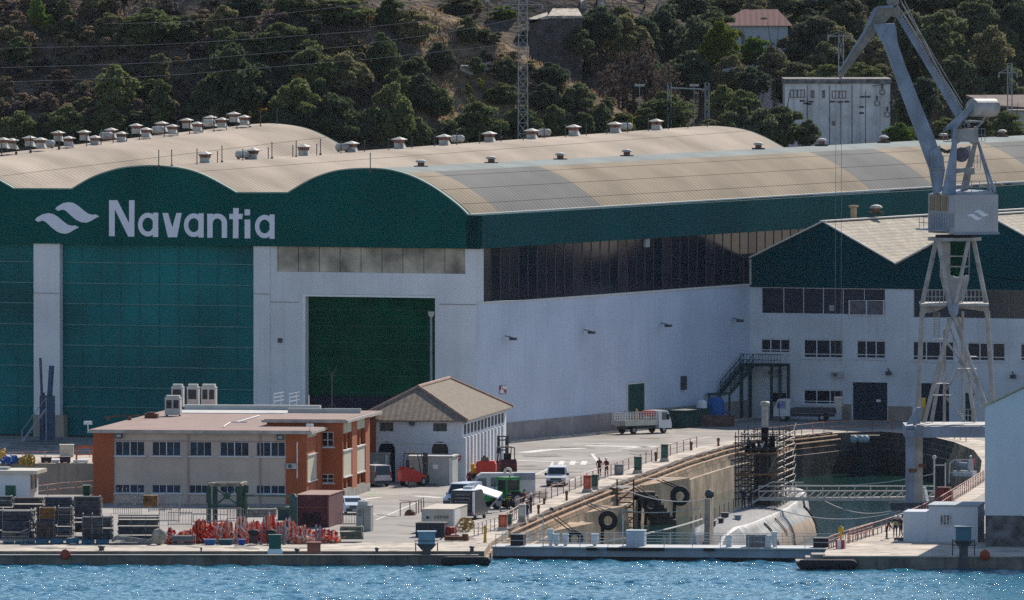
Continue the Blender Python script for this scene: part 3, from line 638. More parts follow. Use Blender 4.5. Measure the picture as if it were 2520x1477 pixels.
# stair and blue cabinet by the first column
def yard_ladder():
    p0 = G(*k('L', 150, 1462)); r = thing('mobile_stair', 'grey wheeled access stair leaning at the foot of the left white column', 'stair', p0)
    m = MB(); a = Fr(p0, 0)
    for s in (0, 1.3):
        m.bar(a.p(0, s, 0), a.p(2.4, s, 3.3), .12, .2); m.bar(a.p(0, s, 1.1), a.p(2.4, s, 4.4), .07, .07); m.bar(a.p(2.4, s, 0), a.p(2.4, s, 4.4), .08, .08); m.bar(a.p(0, s, 0), a.p(0, s, 1.1), .07, .07)
    m.build('stair_frame', GREY, r); m = MB()
    for i in range(9): m.box(.25*i+.15, .25*i+.45, 0, 1.3, .36*i+.2, .36*i+.25, a)
    m.build('step', STEEL, r)
yard_ladder()
p0 = G(*k('L', 272, 1450)); m = MB(); m.box(0, 1.5, 0, 1.2, 0, 4.4, Fr(p0, 0)); m.box(.1, .5, .1, 1.1, 4.4, 4.7, Fr(p0, 0)); m.tube(p0+Vector((.4, -.3, .2)), p0+Vector((.1, -.3, 8.2)), .14); m.tube(p0+Vector((1.0, .4, 4.4)), p0+Vector((1.2, .4, 7.4)), .28)
solo(m, 'pipe_cabinet', M('dull_blue', (.05, .09, .16), .6, .2, 1), 'dull blue cabinet with tall pipes at the foot of the left white column', 'cabinet')
# lamp mast in front of the roller door
b_ = G(1061, 1098); m = MB(); top_z = HF.uz(1061, 765)[1]
r = thing('lamp_mast', 'slim grey lamp mast standing before the green roller door', 'lamp mast', b_)
m.tube(b_, b_+Vector((0, 0, top_z-.4)), .16, 8, .1); m.build('pole', GREY, r); m = MB(); m.ball(b_+Vector((0, 0, top_z-.3)), .28); m.box(-.3, .3, -.3, .3, top_z-.2, top_z, Fr(b_, 0)); m.build('lamp_head', M('lamp_grey', (.4, .4, .38), .5, .1, 1), r)
# ================================================ WORKSHOP WITH GABLES (right)
OF = Fr(HF.p(0, t_off, 0), AH)
def ou(r, x, y, t=0.0): return OF.uz(*k(r, x, y), t)
ws = thing('workshop', 'white workshop building with dark teal twin gables and window rows behind the dry dock', 'workshop', OF.p(10, 0, 0))
zf = ou('H', 500, 497)[1]; zv0 = OF.uz(1847, 637)[1]
pk1, vl, pk2 = OF.uz(2027, 548), OF.uz(2207, 652), OF.uz(2430, 531)
uend = pk2[0]+(pk2[0]-vl[0])+6
print('workshop', zf, zv0, pk1, vl, pk2)
WWALL = M('workshop_wall', (.60, .63, .68), .9, .09, .25, streak=.28, dirt=(.38, .37, .37))
TEAL2 = M('dark_teal_gable', (.0, .050, .062), .8, .1, .2, spec=.02)
m = MB(); zz = pk2[1]-(uend-pk2[0])*.5
tp = [(.0, zf), (uend, zf), (uend, zz), pk2, vl, pk1, (.0, zv0)]
m.prism([OF.p(u, 0, z) for u, z in tp], OF.et*-.15, OF.et*.3); m.build('gable_wall', TEAL2, ws)
CORR = M('corrugated_sheet', (.37, .33, .26), .9, .2, .7, rib=(-AH, .55, .6), dirt=(.26, .22, .17))
m = MB(); W_ = 95
prs = [(0.0, zv0), pk1, vl, pk2, (uend, zz)]
for a, b in zip(prs, prs[1:]):
    q = [OF.p(a[0], -.3, a[1]+.08), OF.p(b[0], -.3, b[1]+.08), OF.p(b[0], W_, b[1]+.08), OF.p(a[0], W_, a[1]+.08)]
    m.prism(q, (0, 0, 0), (0, 0, .12))
m.build('roof', CORR, ws)
m = MB()
for a, b in zip(prs, prs[1:]): m.bar(OF.p(a[0], -.34, a[1]+.2), OF.p(b[0], -.34, b[1]+.2), .16, .14)
for p in (pk1, pk2): m.bar(OF.p(p[0], -.3, p[1]+.22), OF.p(p[0], W_, p[1]+.22), .7, .12)
m.build('roof_trim', TRIM, ws)
# wall with openings built from rows of boxes
def wall_open(fr, u0, u1, z0, z1, holes, mat, parent, name='wall', t0=0.0, th=.35):
    m = MB(); xs = sorted({u0, u1}|{h[0] for h in holes}|{h[1] for h in holes}); zs = sorted({z0, z1}|{h[2] for h in holes}|{h[3] for h in holes})
    xs = [x for x in xs if u0 <= x <= u1]; zs = [z for z in zs if z0 <= z <= z1]
    for a, b in zip(xs, xs[1:]):
        run = None
        for c, d in zip(zs, zs[1:]):
            cu, cz = (a+b)/2, (c+d)/2; hole = any(h[0] < cu < h[1] and h[2] < cz < h[3] for h in holes)
            if hole:
                if run: m.box(a, b, t0, t0+th, run[0], run[1], fr); run = None
            else: run = (run[0], d) if run else (c, d)
        if run: m.box(a, b, t0, t0+th, run[0], run[1], fr)
    return m.build(name, mat, parent)
def window(fr, h, parent, divs, glass=GLASS, frame=FRAMEW, t=.12, w_=.09, sill=True, low=None, name='window'):
    m = MB(); u0, u1, z0, z1 = h; m.box(u0, u1, t+.1, t+.14, z0, z1, fr); wn = m.build(name, glass, parent)
    f = MB(); f.box(u0, u1, t, t+.08, z0, z0+w_, fr); f.box(u0, u1, t, t+.08, z1-w_, z1, fr); f.box(u0, u0+w_, t-.002, t+.082, z0, z1, fr); f.box(u1-w_, u1, t-.002, t+.082, z0, z1, fr)
    for i, x in enumerate(divs): ww = w_*(1.9 if len(divs) == 3 and i == 1 else .8); f.box(u0+(u1-u0)*x-ww/2, u0+(u1-u0)*x+ww/2, t-.004, t+.078, z0+.01, z1-.01, fr)
    if low: f.box(u0, u1, t-.006, t+.074, z0+(z1-z0)*low-w_/3, z0+(z1-z0)*low+w_/3, fr)
    f.build('frame', frame, wn)
    if sill: s = MB(); s.box(u0-.12, u1+.12, t-.25, t, z0-.1, z0, fr); s.build('sill', frame, wn)
    return wn
def hole(r, x0, y1, x1, y0, fr=OF, t=0.0):
    a = fr.uz(*k(r, x0, y1), t); b = fr.uz(*k(r, x1, y0), t); return (a[0], b[0], a[1], b[1])
band = [hole('H', 208, 664, 980, 497), hole('H', 1157, 688, 1846, 505), ]
band[1] = (band[1][0], band[1][0]+19, band[1][2], band[1][3]); band = [(b[0], b[1], b[2], zf-.02) for b in band]
mid = [hole('H', 205, 910, 390, 822), hole('H', 470, 942, 720, 826), hole('H', 800, 945, 985, 832), hole('H', 1150, 957, 1410, 838), hole('H', 1490, 960, 1730, 846), hole('H', 1820, 962, 2000, 852)]
low_ = [hole('H', 470, 1230, 720, 1140), hole('H', 265, 1225, 370, 1150)]
drs = [hole('H', 780, 1310, 995, 1095), hole('H', 1205, 1325, 1380, 1100), hole('H', 1480, 1325, 1532, 1160)]
drs = [(d[0], d[1], 0.0, d[3]) for d in drs]
wall_open(OF, 0, uend, 0, zf, band+mid+low_+drs, WWALL, ws)
for i, h in enumerate(band): window(OF, h, ws, [.18, .34, .5, .66, .83] if i == 0 else [.14, .28, .42, .56, .70, .85], M('blue_dark_glass', (.012, .018, .032), .15, .3, .7, spec=.6), FRAMEW if i == 0 else M('dim_bar', (.2, .19, .2), .6, .1, 1), t=.15, w_=.07, sill=False, name='upper_window')
for i, h in enumerate(mid+low_[:1]): window(OF, h, ws, [.333, .667] if (h[1]-h[0]) < 8.5 else [.26, .52, .76], GLASS, FRAMEW, t=.08, w_=.13, low=.22)
window(OF, low_[1], ws, [.5], GLASS, FRAMEW, t=.08, w_=.15)
a = hole('H', 760, 675, 975, 578); m = MB(); m.box(a[0], a[1], -.06, .1, a[2], a[3], OF); bb = m.build('louvre_panel', M('louvre', (.14, .13, .15), .7, .3, 2), ws)
m = MB(); m.box(a[0], a[1], -.12, -.06, a[3]-.1, a[3], OF); m.box(a[0], a[1], -.12, -.06, a[2], a[2]+.1, OF)
for q in (0, .5, 1): m.box(a[0]+(a[1]-a[0])*q-.06, a[0]+(a[1]-a[0])*q+.06, -.13, -.06, a[2]+.01, a[3]-.01, OF)
m.build('louvre_frame', FRAMEW, bb)
a = hole('H', 632, 648, 662, 613); m = MB(); m.box(a[0], a[1], .05, .13, a[2], a[3], OF); m.build('notice_pane', M('pale_pane', (.3, .33, .36)), ws)
DDOOR = M('dark_blue_door', (.008, .025, .045), .6, .2, .5)
for i, d in enumerate(drs):
    m = MB(); m.box(d[0], d[1], .12, .25, d[2]+.02, d[3], OF); o = m.build('door', DDOOR if i < 2 else M('dark_green_door', (.004, .05, .045)), ws)
    m = MB(); m.box(d[0]-.12, d[0], -.03, .1, 0, d[3]+.12, OF); m.box(d[1], d[1]+.12, -.03, .1, 0, d[3]+.12, OF); m.box(d[0], d[1], -.03, .1, d[3], d[3]+.12, OF); m.build('door_frame', WWALL, o)
a = hole('H', 925, 1215, 952, 1200); m = MB(); m.box(a[0], a[1], .05, .12, a[2], a[3], OF); m.build('door_notice', WHITEP, ws)
m = MB(); m.box(hole('H', 995, 1310, 1000, 1240)[0]+.15, hole('H', 1150, 1310, 1150, 1240)[0], -.12, -.003, 0, hole('H', 995, 1310, 1150, 1243)[3], OF); m.build('stone_base', STONE, ws)
m = MB(); m.box(hole('H', 715, 1310, 720, 1240)[0], drs[0][0]-.13, -.12, -.003, 0, hole('H', 715, 1310, 1150, 1235)[3], OF); m.build('stone_base', STONE, ws)
for x, y in ((1015, 1030), (1790, 1050)):
    u, z = ou('H', x, y); m = MB(); m.tube(OF.p(u-.3, 0, z+.4), OF.p(u, -.5, z+.1), .06); m.box(u-.25, u+.25, -.8, -.4, z-.3, z+.1, OF); m.build('wall_lamp', DARKST, ws)
def aircon(r, x0, y1, x1, y0, fr, parent, t=-.5):
    h = hole(r, x0, y1, x1, y0, fr); m = MB(); m.box(h[0], h[1], t, -.02, h[2], h[3], fr); o = m.build('air_conditioner', M('aircon_white', (.42, .42, .42), .7, .2, 2), parent)
    c = fr.p(h[0]+(h[1]-h[0])*.36, t-.01, (h[2]+h[3])/2); m = MB(); m.lathe(c, [((h[3]-h[2])*.36, 0), ((h[3]-h[2])*.36, .04)], 12, tuple(-fr.et)); m.build('fan_grille', DARKST, o)
aircon('H', 655, 1062, 725, 1028, OF, ws); aircon('H', 255, 1055, 325, 1018, OF, ws)
for a, b in ((340, 352), (1300, 0)):
    if b: m = MB(); u = ou('H', a, 1000)[0]; 
# drainpipe at the corner
m = MB(); m.tube(OF.p(.12, -.35, zwt), OF.p(.12, -.35, zv0), .12); m.build('drainpipe', M('pale_pipe', (.35, .42, .42), .6, .1, 1), ws)
# external stair of dark green steel
GST = M('stair_green', (.015, .055, .06), .65, .15, 1)
u0, z1 = ou('H', 150, 935); u1, _ = ou('H', 398, 935); zb = ou('H', 150, 985)[1]; ul, zl_ = ou('H', 0, 1135)
st = MB(); st.box(u0, u1, -3.0, -.5, zb, zb+.25, OF)
for u in (u0+.1, (u0+u1)/2+1.2, u1-.1):
    for t in (-2.9, -.6): st.box(u-.12, u+.12, t-.12, t+.12, 0, zb, OF)
so_ = st.build('external_stair', GST, ws)
m = MB(); DR_ = 2.6; RUN = 6.2; sp_ = lambda u, q, z: OF.p(u, -3.0-RUN*q, zb-DR_*q+z)
for u in (.5, 1.6): m.bar(sp_(u, 0, .1), sp_(u, 1, .1), .12, .45)
m.build('stringer', GST, so_); m = MB()
for i in range(12): q = (i+.5)/12; m.box(.55, 1.55, -3.0-RUN*q-.2, -3.0-RUN*q+.2, zb-DR_*q-.04, zb-DR_*q+.02, OF)
m.build('tread', GST, so_); m = MB()
for u in (.5, 1.6):
    for hh in (.7, 1.25): m.bar(sp_(u, 0, hh), sp_(u, 1, hh), .07, .07)
    for i in range(6): m.bar(sp_(u, i/5, 0), sp_(u, i/5, 1.25), .07, .07)
m.box(.4, 1.7, -12.5, -3-RUN, zb-DR_-.1, zb-DR_+.12, OF)
for t in (-9.4, -12.3): m.box(.45, .6, t-.1, t+.1, 0, zb-DR_-.1, OF); m.box(1.5, 1.65, t-.1, t+.1, 0, zb-DR_-.1, OF)
for t in (-9.4, -10.4, -11.4, -12.4): m.bar(OF.p(1.65, t, zb-DR_), OF.p(1.65, t, zb-DR_+1.2), .06, .06)
m.bar(OF.p(1.65, -9.3, zb-DR_+1.2), OF.p(1.65, -12.4, zb-DR_+1.2), .07, .07); m.box(.35, u1, -3, -.5, zb+.0, zb+.24, OF)
for hh in (.65, 1.25): m.bar(OF.p(u0, -3, zb+hh), OF.p(u1, -3, zb+hh), .07, .07)
for i in range(14): u = u0+(u1-u0)*i/13; m.bar(OF.p(u, -3, zb+.2), OF.p(u, -3, zb+1.25), .05, .05)
m.build('handrail', GST, so_)
# roof cowls on the workshop
c0 = OF.tz(*k('H', 925, 75), pk1[0]); r = copy_tree(protos['cowl']); put(r, OF.p(pk1[0], c0[0], pk1[1]+.75), -OF.a, 'round white capped vent on the ridge of the first workshop gable', 'workshop roof vents', .68)
c0 = OF.tz(*k('H', 785, 65), pk1[0]-1); p = OF.p(pk1[0]-1, c0[0], pk1[1]-.6); m = MB(); m.box(-.25, .25, -.25, .25, 0, 2.0, Fr(p, AH)); m.box(-.4, .4, -.4, .4, 2.0, 2.2, Fr(p, AH)); solo(m, 'chimney', M('tan_plaster', (.45, .33, .2), .9, .1, 1), 'small tan chimney poking up behind the first workshop gable', 'chimney')
# ================================================ ORANGE OFFICE BUILDING
AD = 7.4
BF = Fr(G(755, 1242.5), AD); ob = thing('office_building', 'two storey office building with orange pillars, beige panels and flat reddish roof', 'office building', BF.p(-8, 0, 0))
def bu(r, x, y, t=0.0): return BF.uz(*k(r, x, y), t)
uL_ = bu('A', 663, 600)[0]; zt = bu('B', 470, 432)[1]; zz1 = 6.6
u_p1 = bu('A', 812, 600)[0]; u_p2 = bu('B', 320, 600)[0]
T2 = 9.3; E2 = bu('B', 725, 500, T2); uR = E2[0]; zR2 = bu('B', 725, 352, T2)[1]; T3 = BF.tz(*k('B', 912, 600), uR)[0]
print('office', uL_, zt, uR, zR2, T3)
wins = [hole('A', 820, 610, 1028, 510, BF), hole('A', 1082, 612, 1285, 512, BF), hole('A', 1350, 614, 1505, 514, BF), hole('A', 1565, 615, 1770, 516, BF), hole('B', 110, 618, 315, 520, BF)]
wlo = [hole('A', 820, 875, 1028, 817, BF), hole('A', 1082, 877, 1285, 818, BF), hole('A', 1345, 878, 1480, 820, BF), hole('A', 1565, 880, 1770, 822, BF), hole('B', 110, 882, 315, 824, BF)]
wins = [(a, b, wins[0][2], wins[0][3]) for a, b, c, d in wins]; wlo = [(a, b, wlo[0][2], wlo[0][3]) for a, b, c, d in wlo]
mg = wins[3]; wins.insert(3, None); wins.remove(None)
wall_open(BF, u_p1, u_p2, 0, zt-.3, wins+wlo, BEIGE, ob, 'wall', .08, .3)
m = MB(); m.box(u_p1, u_p2, .02, .079, zt-1.05, zt-.97, BF)
for uu in (u_p1+6.7, u_p1+13.2): m.box(uu-.06, uu+.06, .0, .079, 0, zt-.32, BF)
m.build('render_joint', M('joint2', (.36, .26, .24), .9, .1, 1), ob)
for a, b in ((uL_, u_p1), (u_p2, 0)): m = MB(); m.box(a, b, 0, .4, 0, zt-.3, BF); m.build('pillar', ORANGE, ob)
for h in wins+wlo: window(BF, h, ob, [.25, .5, .75] if h[1]-h[0] > 2.3 else [.33, .66], M('blue_window_glass', (.008, .03, .075), .25, .5, .9, spec=.2), FRAMEW, t=.16, w_=.045)
# main volume behind and side of the front wing
m = MB(); m.box(uL_, uL_+.3, .4, 44, 0, zt-.3, BF); m.box(uL_, 0, 44, 44.3, 0, zt-.3, BF); m.box(-.3, 0, .4, T2, 0, zt-.3, BF); m.build('side_wall', ORANGE, ob)
SB = M('sunlit_panel', (.50, .46, .36), .9, .07, .5, streak=.1)
def sidepanels(u, seq, zt_):
    """seq: (t0,t1,kind) along the right-hand side at u"""
    for t0, t1, kd in seq:
        if kd == 'p': m = MB(); m.box(u-.3, u+.08, t0, t1, 0, zt_, BF); m.build('side_pillar', ORANGE, ob)
        else:
            m = MB()
            for a, b in ((0.0, .8), (1.9, 4.3), (5.9, zt_)): m.box(u-.2, u+.02, t0, t1, a+.001, min(b, zt_), BF)
            m.build('side_panel', SB, ob); m = MB()
            for a, b in ((.8, 1.9), (4.3, 5.9)): m.box(u-.7, u-.6, t0, t1, a, b, BF)
            m.build('side_window', GLASS, ob)
            for a, b in ((.8, 1.9), (4.3, 5.9)): m = MB(); m.box(u-.66, u-.05, t0+(t1-t0)*.45, t0+(t1-t0)*.58, a, b, BF); m.build('window_fin', ORANGE, ob)
            m = MB(); m.box(u-.3, u+.12, t0+.05, t1-.05, 4.3, 4.4, BF); m.box(u-.3, u+.12, t0+.05, t1-.05, 1.9, 2.0, BF); m.build('side_sill', WHITEP, ob)
sidepanels(0.003, [(.41, 6, 'b'), (6, T2, 'p')], zt-.3)
dT = T3-T2
ts = [T2+.35]+[BF.tz(*k('B', x, 600), uR)[0] for x in (728, 787, 822, 882, 912)]
ts[1] = max(ts[1], ts[0]+.05)
sidepanels(uR, [(ts[1], ts[2], 'b'), (ts[2], ts[3], 'p'), (ts[3], ts[4], 'b'), (ts[4], ts[5], 'p')], zR2-.3)
# rear wing, front-facing face with two windows
w2 = [hole('B', 573, 548, 662, 440, BF, T2), hole('B', 573, 805, 662, 740, BF, T2)]
uRW = bu('B', 185, 352, T2)[0]
wall_open(BF, .0, uR, 0, zR2-.3, w2, ORANGE, ob, 'wing_wall', T2, .35)
m = MB(); m.box(uRW, -.001, T2+.001, T2+.3, zt-.2, zR2-.3, BF); m.build('upper_wall', ORANGE, ob)
F2 = Fr(BF.p(0, T2, 0), AD)
for h in w2: window(F2, h, ob, [.5], GLASS, FRAMEW, t=.1, w_=.09, low=.45)
m = MB(); m.box(uRW, uR, T3-.3, T3, 0, zR2-.3, BF); m.box(uRW, uRW+.3, T2+.4, T3-.3, zt-.2, zR2-.3, BF); m.build('rear_wall', ORANGE, ob)
m = MB(); m.box(uR-2.2, uR+.06, ts[1], T3+.02, -.1, .9, BF); m.box(uR-.25, uR+.12, ts[1], T3+.03, 0, .75, BF); m.build('stone_base', M('grey_stone', (.3, .28, .25), .95, .25, 1.5, streak=.3, dirt=(.15, .14, .12)), ob)
ROOFR = M('reddish_gravel_roof', (.30, .205, .18), .95, .12, .5, dirt=(.27, .19, .16))
m = MB(); m.box(uL_-.45, .55, -.55, 44.6, zt-.3, zt-.05, BF); m.build('eave_slab', M('slab_grey', (.42, .38, .35), .9, .15, 1, streak=.2), ob)
m = MB(); m.box(uL_-.3, .4, -.4, 44.4, zt-.049, zt+.0, BF); m.build('roof', ROOFR, ob)
m = MB(); m.box(uRW-.4, uR+.55, T2-.6, T3+.5, zR2-.3, zR2-.06, BF); m.build('eave_slab', MT['slab_grey'], ob)
m = MB(); m.box(uRW-.2, uR+.3, T2-.4, T3+.3, zR2-.059, zR2, BF); m.build('roof', ROOFR, ob)
for bb_ in ((uL_+1.5, uRW-.1, 43.2, 44.0, zt+.001, zt+.5), (uRW-.1, uR-.3, T3-3.3, T3-2.9, zR2+.001, zR2+.42), (uL_+1.0, uRW-.3, 36, 43.1, zt+.003, zt+.06)): m = MB(); m.box(*bb_, BF); m.build('roof_parapet', M('pale_parapet', (.50, .50, .48), .9, .1, .6), ob)
# wall fittings
for x, y, rr in ((848, 467, 'A'), (282, 478, 'B')):
    u, z = bu(rr, x, y); m = MB(); m.box(u-.3, u+.3, -.25, .08, z-.25, z+.2, BF); o = m.build('floodlight', DARKST, ob); m = MB(); m.box(u-.2, u+.2, -.27, -.251, z-.14, z+.1, BF); m.build('lens', M('lens', (.3, .33, .36), .3, .05, 2), o)
aircon('B', 330, 703, 402, 665, BF, ob); m = MB(); u, z = bu('B', 402, 515); m.box(u-.05, u+.05, -.08, 0, z-3.2, z, BF); m.build('conduit', WHITEP, ob)
m = MB(); p = BF.p(uL_-.4, -.4, zt); m.tube(p, p+Vector((0, 0, .5)), .05); m.box(-.35, .35, -.15, .15, .45, .75, Fr(p, -20)); m.build('roof_camera', WHITEP, ob)
m = MB(); u, z = bu('B', 492, 392); p = BF.p(u, .0, zt); m.tube(p, p+Vector((0, 0, .45)), .05); m.box(-.3, .3, -.15, .15, .35, .6, Fr(p, 20)); m.build('roof_camera', WHITEP, ob)
# roof plant (things standing on the roof)
def hvac(px0, px1, py1, py0, z, lbl, two=False):
    p = G((px0+px1)/2, py1, z); s = F/p.y; w_ = (px1-px0)/s; h = (py1-py0)/s; f = Fr(p, AD); r = thing('roof_unit', lbl, 'air unit', p, group='air units on the office roof')
    m = MB(); m.box(-w_/2, w_/2, 0, 1.0, .1, h*.86, f); m.box(-w_/2+.1, w_/2-.1, .08, .9, h*.86, h, f); m.box(-w_/2-.03, w_/2+.03, -.03, 1.03, h*.84, h*.88, f); m.build('casing', M('unit_white', (.52, .51, .48), .7, .08, 1.5, streak=.2), r)
    m = MB()
    for a, b in (((-.4, -.06), (.06, .4)) if two else ((-.38, .34),)): m.box(a*w_, b*w_, -.03, -.005, h*.38, h*.78, f)
    m.build('grille', M('dark_grille', (.03, .035, .045), .6, .3, 3), r)
    m = MB(); 
    for a in (-.45, .4): m.box(a*w_, a*w_+.1, .1, .9, 0, .1, f)
    m.build('foot', DARKST, r)
for x0, x1, y1, y0, l, t_ in ((1172, 1283, 330, 182, 'white double air unit nearest the roof edge in front of the others', True), (1220, 1302, 246, 102, 'leftmost rear air unit partly hidden behind the near unit', False), (1330, 1410, 250, 102, 'middle rear white air unit with one dark grille', False), (1430, 1535, 252, 102, 'rightmost rear white air unit with two dark grilles', True)):
    a = k('A', x0, y1); b = k('A', x1, y0); hvac(a[0], b[0], a[1]+(8 if y1 < 300 else 0), b[1], zt, l, t_)
p = G(*k('A', 1075, 345), zt); m = MB(); f = Fr(p, AD); m.box(-.6, .6, 0, .8, 0, .42, f); m.box(-.4, .3, .1, .7, .42, .55, f); solo(m, 'roof_crate', RUST, 'low rusty red crate lying on the office roof', 'crate')
p = G(*k('A', 920, 358), zt); m = MB(); f = Fr(p, AD); m.box(-.16, .16, 0, .3, 0, .32, f); m.box(-2.2, -1.9, .1, .3, 0, .3, f); m.tube(f.p(-2.1, .2, .3), f.p(2, .3, .5), .05); solo(m, 'roof_pipe', RUST, 'thin rusty pipe run on low feet at the left of the office roof', 'pipe')
m = MB(); 
for a, b in (((1590, 405), (1640, 372)), ((1640, 372), (1760, 372)), ((1690, 370), (1846, 325))): m.tube(G(*k('A', *a), zt+.08), G(*k('A', *b), zt+.08), .05)
solo(m, 'roof_cable', WHITEP, 'thin white cable lying across the reddish office roof', 'cable')
for i, (x0, x1) in enumerate(((242, 285), (345, 402))):
    p = G(*k('B', (x0+x1)/2, 258), zR2); m = MB(); f = Fr(p, AD)
    for u in (-.35, .3): m.bar(f.p(u, 0, 0), f.p(u, 0, 1.2), .06, .06)
    for z in (.5, .85, 1.2): m.bar(f.p(-.35, 0, z-.08), f.p(.35, 1.5, z+.04), .06, .06)
    solo(m, 'roof_rail', WHITEP, ('left', 'right')[i]+' of two short white ladder rails standing at the rear edge of the office roof', 'rail', 'ladder rails on the office roof')
p = G(*k('B', 650, 300), zR2); m = MB(); m.tube(p, p+Vector((0, 0, 3.6)), .06); m.tube(p, p+Vector((-.6, 0, 0))+Vector((0, 0, .02)), .05)
for a in (-.4, .4): m.bar(p+Vector((a*.2, 0, 3.2)), p+Vector((a, 0, 4.2)), .06, .06); m.bar(p+Vector((a*1.4, 0, .02)), p+Vector((0, 0, .9)), .05, .05)
solo(m, 'roof_antenna', DARKST, 'forked antenna mast standing on the office roof', 'antenna')
# ================================================ WHITE HOUSE WITH HIPPED ROOF
WH = Fr(G(1137, 1188), AD); wh = thing('white_house', 'long white house with a brown hipped tile roof and arched ground floor openings', 'house', WH.p(-4, 0, 0))
def wu(r, x, y): return WH.uz(*k(r, x, y))
uW = wu('B', 915, 500)[0]-.9; zE_ = wu('B', 1575, 350)[1]; TW = WH.tz(*k('C', 175, 300), 0)[0]; print('house', uW, zE_, TW)
ah = [hole('B', 988, 437, 1085, 375, WH), hole('B', 1368, 437, 1467, 380, WH)]; ar = [hole('B', 980, 800, 1098, 570, WH), hole('B', 1358, 800, 1477, 570, WH)]; ar = [(a, b, 0.0, d) for a, b, c, d in ar]
archh = [(a, b, d, d+(b-a)/2) for a, b, c, d in ar]
wall_open(WH, uW, 0, 0, zE_, ah+ar+archh, WHITE, wh)
for (a, b, c, d) in archh:      # spandrels that round the arch
    for sgn in (0, 1):
        m = MB(); cx = (a+b)/2; rr = (b-a)/2; pts = [(a if sgn == 0 else b, d), (cx, d)]+[(cx+(-1 if sgn == 0 else 1)*rr*math.sin(R(q)), c+rr*math.cos(R(q))) for q in range(10, 91, 10)]
        m.prism([WH.p(u, 0, z) for u, z in pts], WH.et*.001, WH.et*.34); m.build('arch_corner', WHITE, wh)
for i, h in enumerate(ar):
    m = MB(); m.box(h[0]-.1, h[1]+.1, .2, .28, 0, h[3]+(h[1]-h[0])/2+.05, WH); o = m.build('arch_door', M('brown_lattice', (.10, .075, .06), .8, .4, 2) if i else M('dark_interior', (.012, .014, .03)), wh)
    if i: m = MB(); m.box(h[0], h[1], .12, .19, h[3]-.05, h[3]+.08, WH); m.box(h[0]+.75, h[0]+.82, .12, .19, 0, h[3]+.7, WH); m.box(h[0]+1.3, h[0]+1.37, .12, .19, 0, h[3]+.7, WH); m.build('door_bar', DARKST, o)
for h in ah:
    m = MB(); m.box(h[0], h[1], .15, .22, h[2], h[3], WH); o = m.build('small_window', M('shutter_grey', (.10, .10, .10), .8, .35, 3), wh)
    for q in (0.02, .5, .98): m = MB(); m.box(h[0]+(h[1]-h[0])*q-.04, h[0]+(h[1]-h[0])*q+.04, .1, .15, h[2], h[3], WH); m.build('window_bar', M('bar_brown', (.2, .17, .13), .8, .1, 1), o)
m = MB(); m.box(-.35, 0, .36, TW, 0, zE_, WH); m.box(uW, uW+.3, .36, TW, 0, zE_, WH); m.box(uW+.3, -.35, TW-.3, TW, 0, zE_, WH); m.build('side_wall', WHITE, wh)
n_ = 12
for i in range(n_):
    t0 = 1.4+i*(TW-2.4)/n_
    m = MB(); m.box(-.02, .05, t0, t0+1.15, zE_-1.5, zE_-.55, WH); m.build('side_window', M('slit_dark', (.05, .05, .055), .8, .2, 1), wh)
    m = MB(); m.box(-.02, .05, t0, t0+.9, .6, 4.0, WH); m.build('tall_window', M('slit_green', (.09, .10, .095), .8, .3, 1), wh)
    m = MB(); m.box(0.0, .3, t0-1.0, t0-.15, 0, 4.1, WH); m.build('pilaster', WHITE, wh)
m = MB(); m.box(-.01, .35, .01, TW-.01, zE_-.5, zE_-.32, WH); m.box(uW-.1, .1, -.08, -.001, zE_-2.3, zE_-2.2, WH); m.build('string_course', WHITE, wh)
TILE = M('brown_tiles', (.27, .205, .15), .95, .25, 2.5, rib=(-AD, .55, .5), dirt=(.18, .14, .11))
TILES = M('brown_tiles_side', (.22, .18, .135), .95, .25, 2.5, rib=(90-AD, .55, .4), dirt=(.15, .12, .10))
o_ = .55; mid_u = uW/2
apf = WH.uz(*k('B', 1275, 122), 5.2); zr_ = apf[1]; hu = apf[0]
c = [WH.p(uW-o_, -o_, zE_-.12), WH.p(o_, -o_, zE_-.12), WH.p(o_, TW+o_, zE_-.12), WH.p(uW-o_, TW+o_, zE_-.12), WH.p(mid_u, 5.2, zr_), WH.p(mid_u, TW-5, zr_)]
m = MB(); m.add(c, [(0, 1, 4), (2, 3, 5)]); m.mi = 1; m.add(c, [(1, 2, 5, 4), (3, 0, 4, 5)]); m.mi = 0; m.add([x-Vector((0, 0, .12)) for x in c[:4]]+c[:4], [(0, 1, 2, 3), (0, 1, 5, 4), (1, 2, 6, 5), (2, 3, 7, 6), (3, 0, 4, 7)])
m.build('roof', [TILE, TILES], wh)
m = MB()
for a, b in ((0, 4), (1, 4), (2, 5), (3, 5), (4, 5)): m.tube(c[a]+Vector((0, 0, .06)), c[b]+Vector((0, 0, .06)), .16, 6)
m.build('ridge_tile', M('pink_ridge', (.34, .22, .18), .9, .2, 2), wh)
u, z = wu('B', 1222, 376); m = MB(); m.lathe(WH.p(u, 0, z), [(.2, 0), (.3, .4)], 10, tuple(-WH.et)); m.build('wall_lamp', DARKST, wh)
